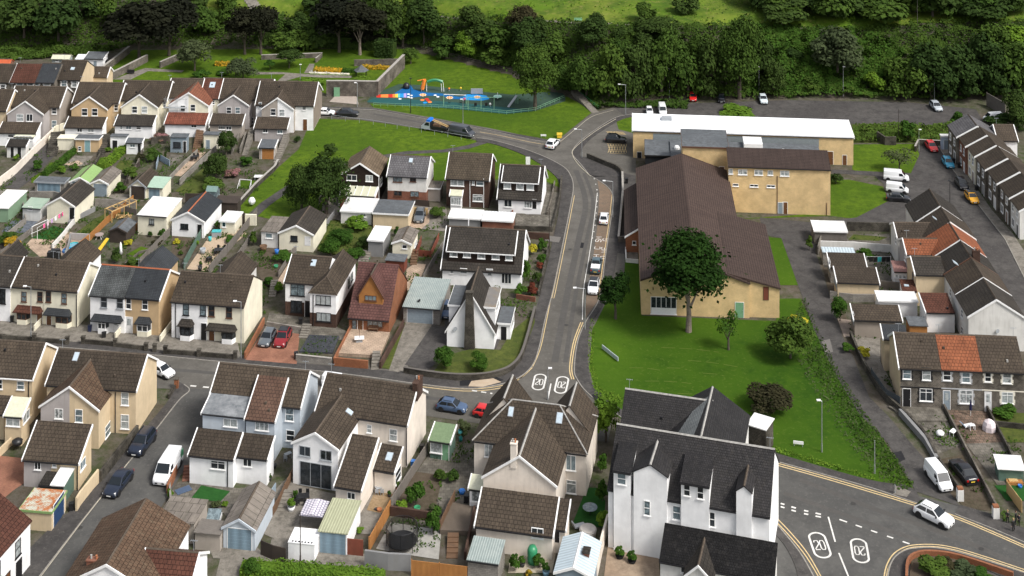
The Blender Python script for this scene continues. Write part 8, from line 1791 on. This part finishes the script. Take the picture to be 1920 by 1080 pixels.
e=thing('climbing_frame','orange and green arched climbing frame on the play area','climbing frame',803,172);part(e,'arch',PLG,lambda r:[r.tube((-.2+3.6*i/8,0,1.9+.9*math.sin(math.pi*(i+2)/12)),(-.2+3.6*(i+1)/8,0,1.9+.9*math.sin(math.pi*(i+3)/12)),.35,n=6)for i in range(8)]);part(e,'panel',PLO,lambda r:(r.tube((-1.4,0,.6),(-.9,0,2.9),.45,n=8),r.tube((-2.6,0,2.6),(-.6,0,3.0),.12,n=6)))
for x in(-1.6,-.4,3.2,3.7):part(e,'leg',PLW,lambda r:r.tube((x,0,0),(x*.95,0,2.2),.07,n=6))
e=thing('swing_set','long white-topped swing frame on the play area','swings',853,197)
part(e,'crossbar',PLW,lambda r:r.tube((-2.6,0,2.5),(2.6,0,2.3),.07,n=6));[part(e,'leg',DGN,lambda r:(r.tube((x,-.9,0),(x,0,2.4),.06,n=5),r.tube((x,.9,0),(x,0,2.4),.06,n=5)))for x in(-2.6,2.6)];[part(e,'seat',TYR,lambda r:(r.box(x-.25,x+.25,-.15,.15,.55,.6),r.tube((x-.2,0,.6),(x-.2,0,2.4),.02,n=4),r.tube((x+.2,0,.6),(x+.2,0,2.4),.02,n=4)))for x in(-1.3,1.3)]
e=thing('swing_set','green swing frame with black seats, right of the long frame','swings',902,202);part(e,'crossbar',DGN,lambda r:r.tube((-3,0,2.4),(3,0,2.4),.07,n=6));[part(e,'leg',DGN,lambda r:(r.tube((x,-.9,0),(x,0,2.4),.06,n=5),r.tube((x,.9,0),(x,0,2.4),.06,n=5)))for x in(-3,0,3)];[part(e,'seat',TYR,lambda r:r.box(x-.3,x+.3,-.25,.25,.5,1.1))for x in(-1.3,1.2)]
e=thing('spinner','pale round spinning dish with centre post on the play area','roundabout',933,186);part(e,'dish',M_plain('plastic_mint',(.35,.6,.5),.5),lambda r:r.lathe([(.2,.3),(1.0,.6),(1.0,.7),(.2,.62)],14));part(e,'post',PLW,lambda r:r.tube((0,0,0),(0,0,1.6),.07,n=6))
e=thing('slide','grey metal slide at the right of the play area','slide',962,198,.9);part(e,'chute',MTL,lambda r:r.prism([(-1.8,.15),(-1.4,.3),(1.4,1.9),(1.4,2.05),(-1.5,.42)],'y',-.3,.3));part(e,'ladder',DGN,lambda r:(r.tube((1.45,-.3,0),(1.35,-.3,2.4),.05,n=5),r.tube((1.45,.3,0),(1.35,.3,2.4),.05,n=5)))
e=thing('play_shelter','black open-fronted pod at the left of the play area','shelter',762,166);part(e,'shell',TB,lambda r:r.lathe([(.8,0),(.85,.6),(.6,1.2),(.2,1.4)],12),True)
e=thing('play_board','dark low play board behind the blue surface','play board',894,178);part(e,'panel',TG,lambda r:r.box(-1.4,1.4,-.1,.1,.3,1.5));part(e,'leg',TB,lambda r:[r.box(x-.05,x+.05,-.08,.08,0,.3)for x in(-1.2,1.2)])
for px,py,m,tx in((842,171,PLO,'small orange springer on the play area'),(864,170,PLY,'small yellow springer on the play area'),(919,200,PLW,'white spring rocker with grey base on the play area')):
 e=thing('springer',tx,'springer',px,py);part(e,'seat',m,lambda r:r.lathe([(.15,.4),(.28,.6),(.15,.85)],8),True);part(e,'spring',TG,lambda r:r.tube((0,0,0),(0,0,.5),.1,n=6))
e=thing('grit_bin','bright yellow grit bin on the grass at the junction','grit bin',1049,258);part(e,'body',PLY,lambda r:r.box(-.5,.5,-.35,.35,0,.75));part(e,'lid',PLY,lambda r:r.prism([(-.42,.752),(.42,.752),(.3,1.0),(-.3,1.1)],'x',-.58,.58))
def sign(label,px,py,w,h,z,m=PLW,rz=0,name='street_name_sign'):
 e=thing(name,label,'sign',px,py,rz);part(e,'board',m,lambda r:r.box(-w/2,w/2,-.04,.04,z,z+h));[part(e,'leg',TG,lambda r:r.box(x-.04,x+.04,.041,.11,0,z+h*.9))for x in(-w*.4,w*.4)];return e
sign('white street name plate on legs at the junction grass',1019,258,1.2,.35,.35);sign('white street name plate on legs at the foot of the big lawn',1497,838,1.4,.4,.4,rz=-.2);sign('white notice board on two posts beside the chalet dormer house',990,315,.9,2.0,.3,name='notice_board')
e=thing('lawn_sign','long low silver sign board lying diagonally on the big lawn','sign',1144,668);A=G(1129,655);B_=G(1159,679);e.location=(A.x,A.y,0);dd=B_-A;e.rotation_euler.z=math.atan2(dd.y,dd.x);Ln=dd.length;part(e,'board',M_plain('sign_silver',(.45,.5,.52),.5),lambda r:r.box(0,Ln,-.05,.05,.15,.75));part(e,'leg',TG,lambda r:[r.box(x-.04,x+.04,.051,.12,0,.7)for x in(.4,Ln-.4)])
e=thing('bench','green bench by the meadow path on the hilltop','bench',0,0);q=GT(1084,42);e.location=q;part(e,'seat',DGN,lambda r:r.box(-1,1,-.25,.2,.45,.52));part(e,'backrest',DGN,lambda r:r.box(-1,1,.2,.26,.55,1.0));part(e,'leg',TG,lambda r:[r.box(x-.05,x+.05,-.2,.2,0,.45)for x in(-.8,.8)])
R('a1');e=thing('memorial_bench','dark bench on the park path behind the stone wall','bench',980,318);part(e,'seat',TB,lambda r:r.box(-.9,.9,-.3,.2,.4,.5));part(e,'backrest',TB,lambda r:r.box(-.9,.9,.2,.3,.5,1.1))
R('a2');e=thing('shelter_canopy','small grey pitched canopy above the tall stone wall','canopy',790,335,z=3.4);part(e,'roof',GRF,lambda r:r.lathe([(1.9,0),(1.0,.55),(.1,1.3)],6));e.location.z=1.6;part(e,'post',TB,lambda r:[r.box(x-.06,x+.06,y-.06,y+.06,-1.6,0)for x in(-1.2,1.2)for y in(-1,1)])
R('c4')
e=thing('pram_cover','white round-backed plastic ride-on lying in the stone front garden','toy',1290,1030,.4);part(e,'shell',PLW,lambda r:r.lathe([(.3,.05),(.55,.2),(.6,.5),(.3,.75),(.05,.8)],12),True);part(e,'wheel',TYR,lambda r:r.tube((-.4,-.55,.2),(-.4,-.45,.2),.2,n=8))
e=thing('covered_swing','white and pink sheeted garden furniture on the red paving','covered furniture',1660,985);part(e,'cover',M_plain('sheet_white_pink',(.62,.55,.56),.8),lambda r:r.lathe([(1.0,0),(.95,.7),(.7,1.2),(.2,1.5)],8));
e=thing('sun_lounger','white and blue lounger on the red paving','lounger',1510,965,.3);part(e,'seat',PLW,lambda r:r.box(-.9,.6,-.35,.35,.3,.38));part(e,'backrest',M_plain('cloth_blue_grey',(.25,.32,.42),.8),lambda r:r.prism([(-.9,.38),(-1.4,.9),(-1.3,.95),(-.8,.42)],'y',-.35,.35));part(e,'leg',TG,lambda r:[r.box(x-.03,x+.03,y-.03,y+.03,0,.3)for x in(-.8,.5)for y in(-.3,.3)])
e=thing('parasol','closed navy parasol on the red paving','parasol',1520,880);part(e,'canopy',M_plain('cloth_navy',(.02,.02,.06),.8),lambda r:r.lathe([(.2,.9),(.18,1.6),(.04,2.4)],8));part(e,'pole',PLW,lambda r:r.tube((0,0,0),(0,0,.9),.03,n=5))
table('white garden table among the paving slabs',1390,1030,PLW,.7,0);table('small white table on the red paving',1530,985,PLW,.5,0)
R('d4');e=thing('shed','dark green shed with white roof in the right-hand gardens','shed',1810,340,-.1);part(e,'wall',WGN,lambda r:r.box(-1.6,1.6,-1,1.2,0,1.7));part(e,'roof',WHF,lambda r:r.prism([(-1.3,1.702),(1.4,2.1),(1.4,2.2),(-1.3,1.8)],'x',-1.8,1.8))
e=thing('sandpit','wooden sandpit bench in front of the white-roofed shed','sandpit',1850,385);part(e,'frame',WO,lambda r:r.box(-1.0,1.0,-.5,.5,0,.4));part(e,'tray',WN,lambda r:r.box(-.8,.4,-.3,.3,.402,.48))
for q in(('orange-brown tub of stones beside the shed',1890,420,.3,PLB,None,.4),):pot(*q)
R('d1');e=thing('cold_frame','glazed cold frame beside the mossy grey garage','cold frame',1605,660);part(e,'frame',TW,lambda r:r.box(-.9,.9,-.8,.8,0,.5));part(e,'glass',GLB,lambda r:r.prism([(-.75,.502),(.75,.502),(.75,1.0),(-.75,.55)],'x',-.85,.85))
e=thing('barbecue','round black kettle barbecue in the courtyard left of the tan building','barbecue',130,130);part(e,'bowl',PLK,lambda r:r.lathe([(.2,.5),(.7,.8),(.75,1.2),(.3,1.5)],12),True);part(e,'leg',PLK,lambda r:[r.tube((x,0,0),(x*.5,0,.7),.04,n=5)for x in(-.5,.5)])
e=thing('solar_panel','blue-grey panel lying on the flagged yard by the steps','panel',1375,440,.6);part(e,'panel',M_plain('panel_blue',(.06,.09,.15),.3),lambda r:r.box(-1.0,1.0,-.6,.6,.05,.12));part(e,'frame',TG,lambda r:r.box(-1.05,1.05,-.65,.65,.0,.049))
R('d2');A=G(*PX((870,1020)));
def person(label,px,py,top,rz,coat,trs,hair,lean=0.0,arms=0,s_=None,shoes=PLK):
 p=G(*PX((px,py)));hgt=s_ or 1.72;e=empty('person',label,'person',p,rz);k=hgt/1.72
 J={'pel':(0,0,.93),'wai':(0,0,1.08),'che':(0,-.01,1.30),'nec':(0,.0,1.46),'hed':(0,-.02,1.60),'top':(0,-.01,1.70)}
 V=[J[q]for q in('pel','wai','che','nec','hed','top')];E=[(0,1),(1,2),(2,3),(3,4),(4,5)];RR_=[(.15,.12),(.135,.105),(.17,.115),(.06,.06),(.095,.105),(.06,.07)]
 def add(par,pt,r):V.append(pt);E.append((par,len(V)-1));RR_.append(r if isinstance(r,tuple)else(r,r));return len(V)-1
 for s in(-1,1):
  h=add(0,(s*.10,0,.86),.095);kn=add(h,(s*.11,-.03-.03*s*lean,.48),.065);an=add(kn,(s*.11,.02+.06*s*lean,.09),.045);add(an,(s*.12,-.13,.045),.04)
  sh=add(2,(s*.20,0,1.40),.06);el=add(sh,(s*.26,.03,1.12),.045)
  wr_=add(el,(s*(.12 if arms else .27),-.22 if arms else-.05,1.12 if arms else .88),.034);hd=add(wr_,(s*(.07 if arms else .27),-.28 if arms else-.07,1.13 if arms else .80),.036)
 me=bpy.data.meshes.new('body');me.from_pydata([tuple(c*k for c in v)for v in V],E,[]);o=link('body',me,e)
 md=o.modifiers.new('skin','SKIN');sk_=me.skin_vertices[0].data
 for i,r in enumerate(RR_):sk_[i].radius=(r[0]*k,r[1]*k)
 sk_[0].use_root=True;sb=o.modifiers.new('sub','SUBSURF');sb.levels=1;sb.render_levels=1
 dg=bpy.context.evaluated_depsgraph_get();ev=bpy.data.meshes.new_from_object(o.evaluated_get(dg));o.modifiers.clear();o.data=ev
 ev.materials.clear();ev.materials.append(SKN);ev.materials.append(coat);ev.materials.append(trs);ev.materials.append(shoes)
 for f in ev.polygons:
  f.use_smooth=True;c=f.center/k
  f.material_index=3 if c.z<.1 else 2 if c.z<.96 and abs(c.x)<.21 and c.y>-.18 else(1 if c.z<1.47 and not((abs(c.x)>.22 and c.z<.86)or(arms and c.y<-.25))else 0)
 r=MB();r.lathe([(.085*k,1.60*k),(.112*k,1.66*k),(.105*k,1.73*k),(.05*k,1.78*k)],10,(0,.02*k));r.build('hair',hair,e,smooth=True)
 r=MB();r.box(-.012,.012,-.135*k,-.11*k,1.60*k,1.64*k);r.build('nose',SKN,e,uv=False)
 return e
SKN=M_plain('skin',(.45,.27,.19),.6);HB=M_plain('hair_brown',(.05,.03,.02),.8);HBL=M_plain('hair_blonde',(.35,.24,.12),.8)
R('d4')
person('person in dark clothes standing nearest the kerb, in front of the others',1840,752,640,.3,PLK,PLK,HBL,.6,0,1.75)
person('person in black standing beside the garden wall, left of the group',1797,690,570,-.4,PLK,PLK,HBL,.2,1,1.75)
person('person in black coat, back of the group beside the pine trellis',1858,690,590,.9,PLK,PLK,HB,.3,0,1.7)
person('person in dark grey, right of the group beside the pine trellis',1882,712,600,-.8,M_plain('coat_charcoal',(.03,.03,.035),.8),PLK,HB,.4,1,1.65)
R('full');person('person in pink top and dark trousers beside the swings',871,195,180,.2,PLP,PLK,HB,.2,1,1.7);person('child in a white top beside the swings',868,193,185,-.5,PLW,PLK,HB,.2,0,1.1)
cam=bpy.data.cameras.new('camera');co_=bpy.data.objects.new('camera',cam);COL.objects.link(co_)
co_.location=(0,0,HC);co_.rotation_euler=(math.pi/2,0,0)
cam.sensor_width=36;cam.lens=F/1920*36;cam.shift_y=-(540-YH)/1920;cam.clip_start=1;cam.clip_end=3000
SC.camera=co_
wd=bpy.data.worlds.new('World');SC.world=wd;wd.use_nodes=True
n,l=wd.node_tree.nodes,wd.node_tree.links
sk=n.new('ShaderNodeTexSky');sk.sky_type='NISHITA';sk.sun_disc=False
EL,AZ=math.radians(50),math.radians(125)
sk.sun_elevation=EL;sk.sun_rotation=AZ;sk.air_density=1.0;sk.dust_density=4;sk.ozone_density=1
hs=n.new('ShaderNodeHueSaturation');hs.inputs['Saturation'].default_value=.35
l.new(sk.outputs[0],hs.inputs['Color'])
l.new(hs.outputs[0],n['Background'].inputs[0]);n['Background'].inputs[1].default_value=.090
sl_=bpy.data.lights.new('sun','SUN');sl_.energy=1.5;sl_.angle=math.radians(14);sl_.color=(1,.96,.9)
so=bpy.data.objects.new('sun',sl_);COL.objects.link(so)
dirv=Vector((math.sin(AZ)*math.cos(EL),math.cos(AZ)*math.cos(EL),math.sin(EL)))
so.rotation_euler=(-dirv).to_track_quat('-Z','Y').to_euler()
SC.view_settings.view_transform='Standard';SC.view_settings.look='None';SC.view_settings.gamma=1;SC.view_settings.exposure=1.1
SC.view_settings.use_curve_mapping=False
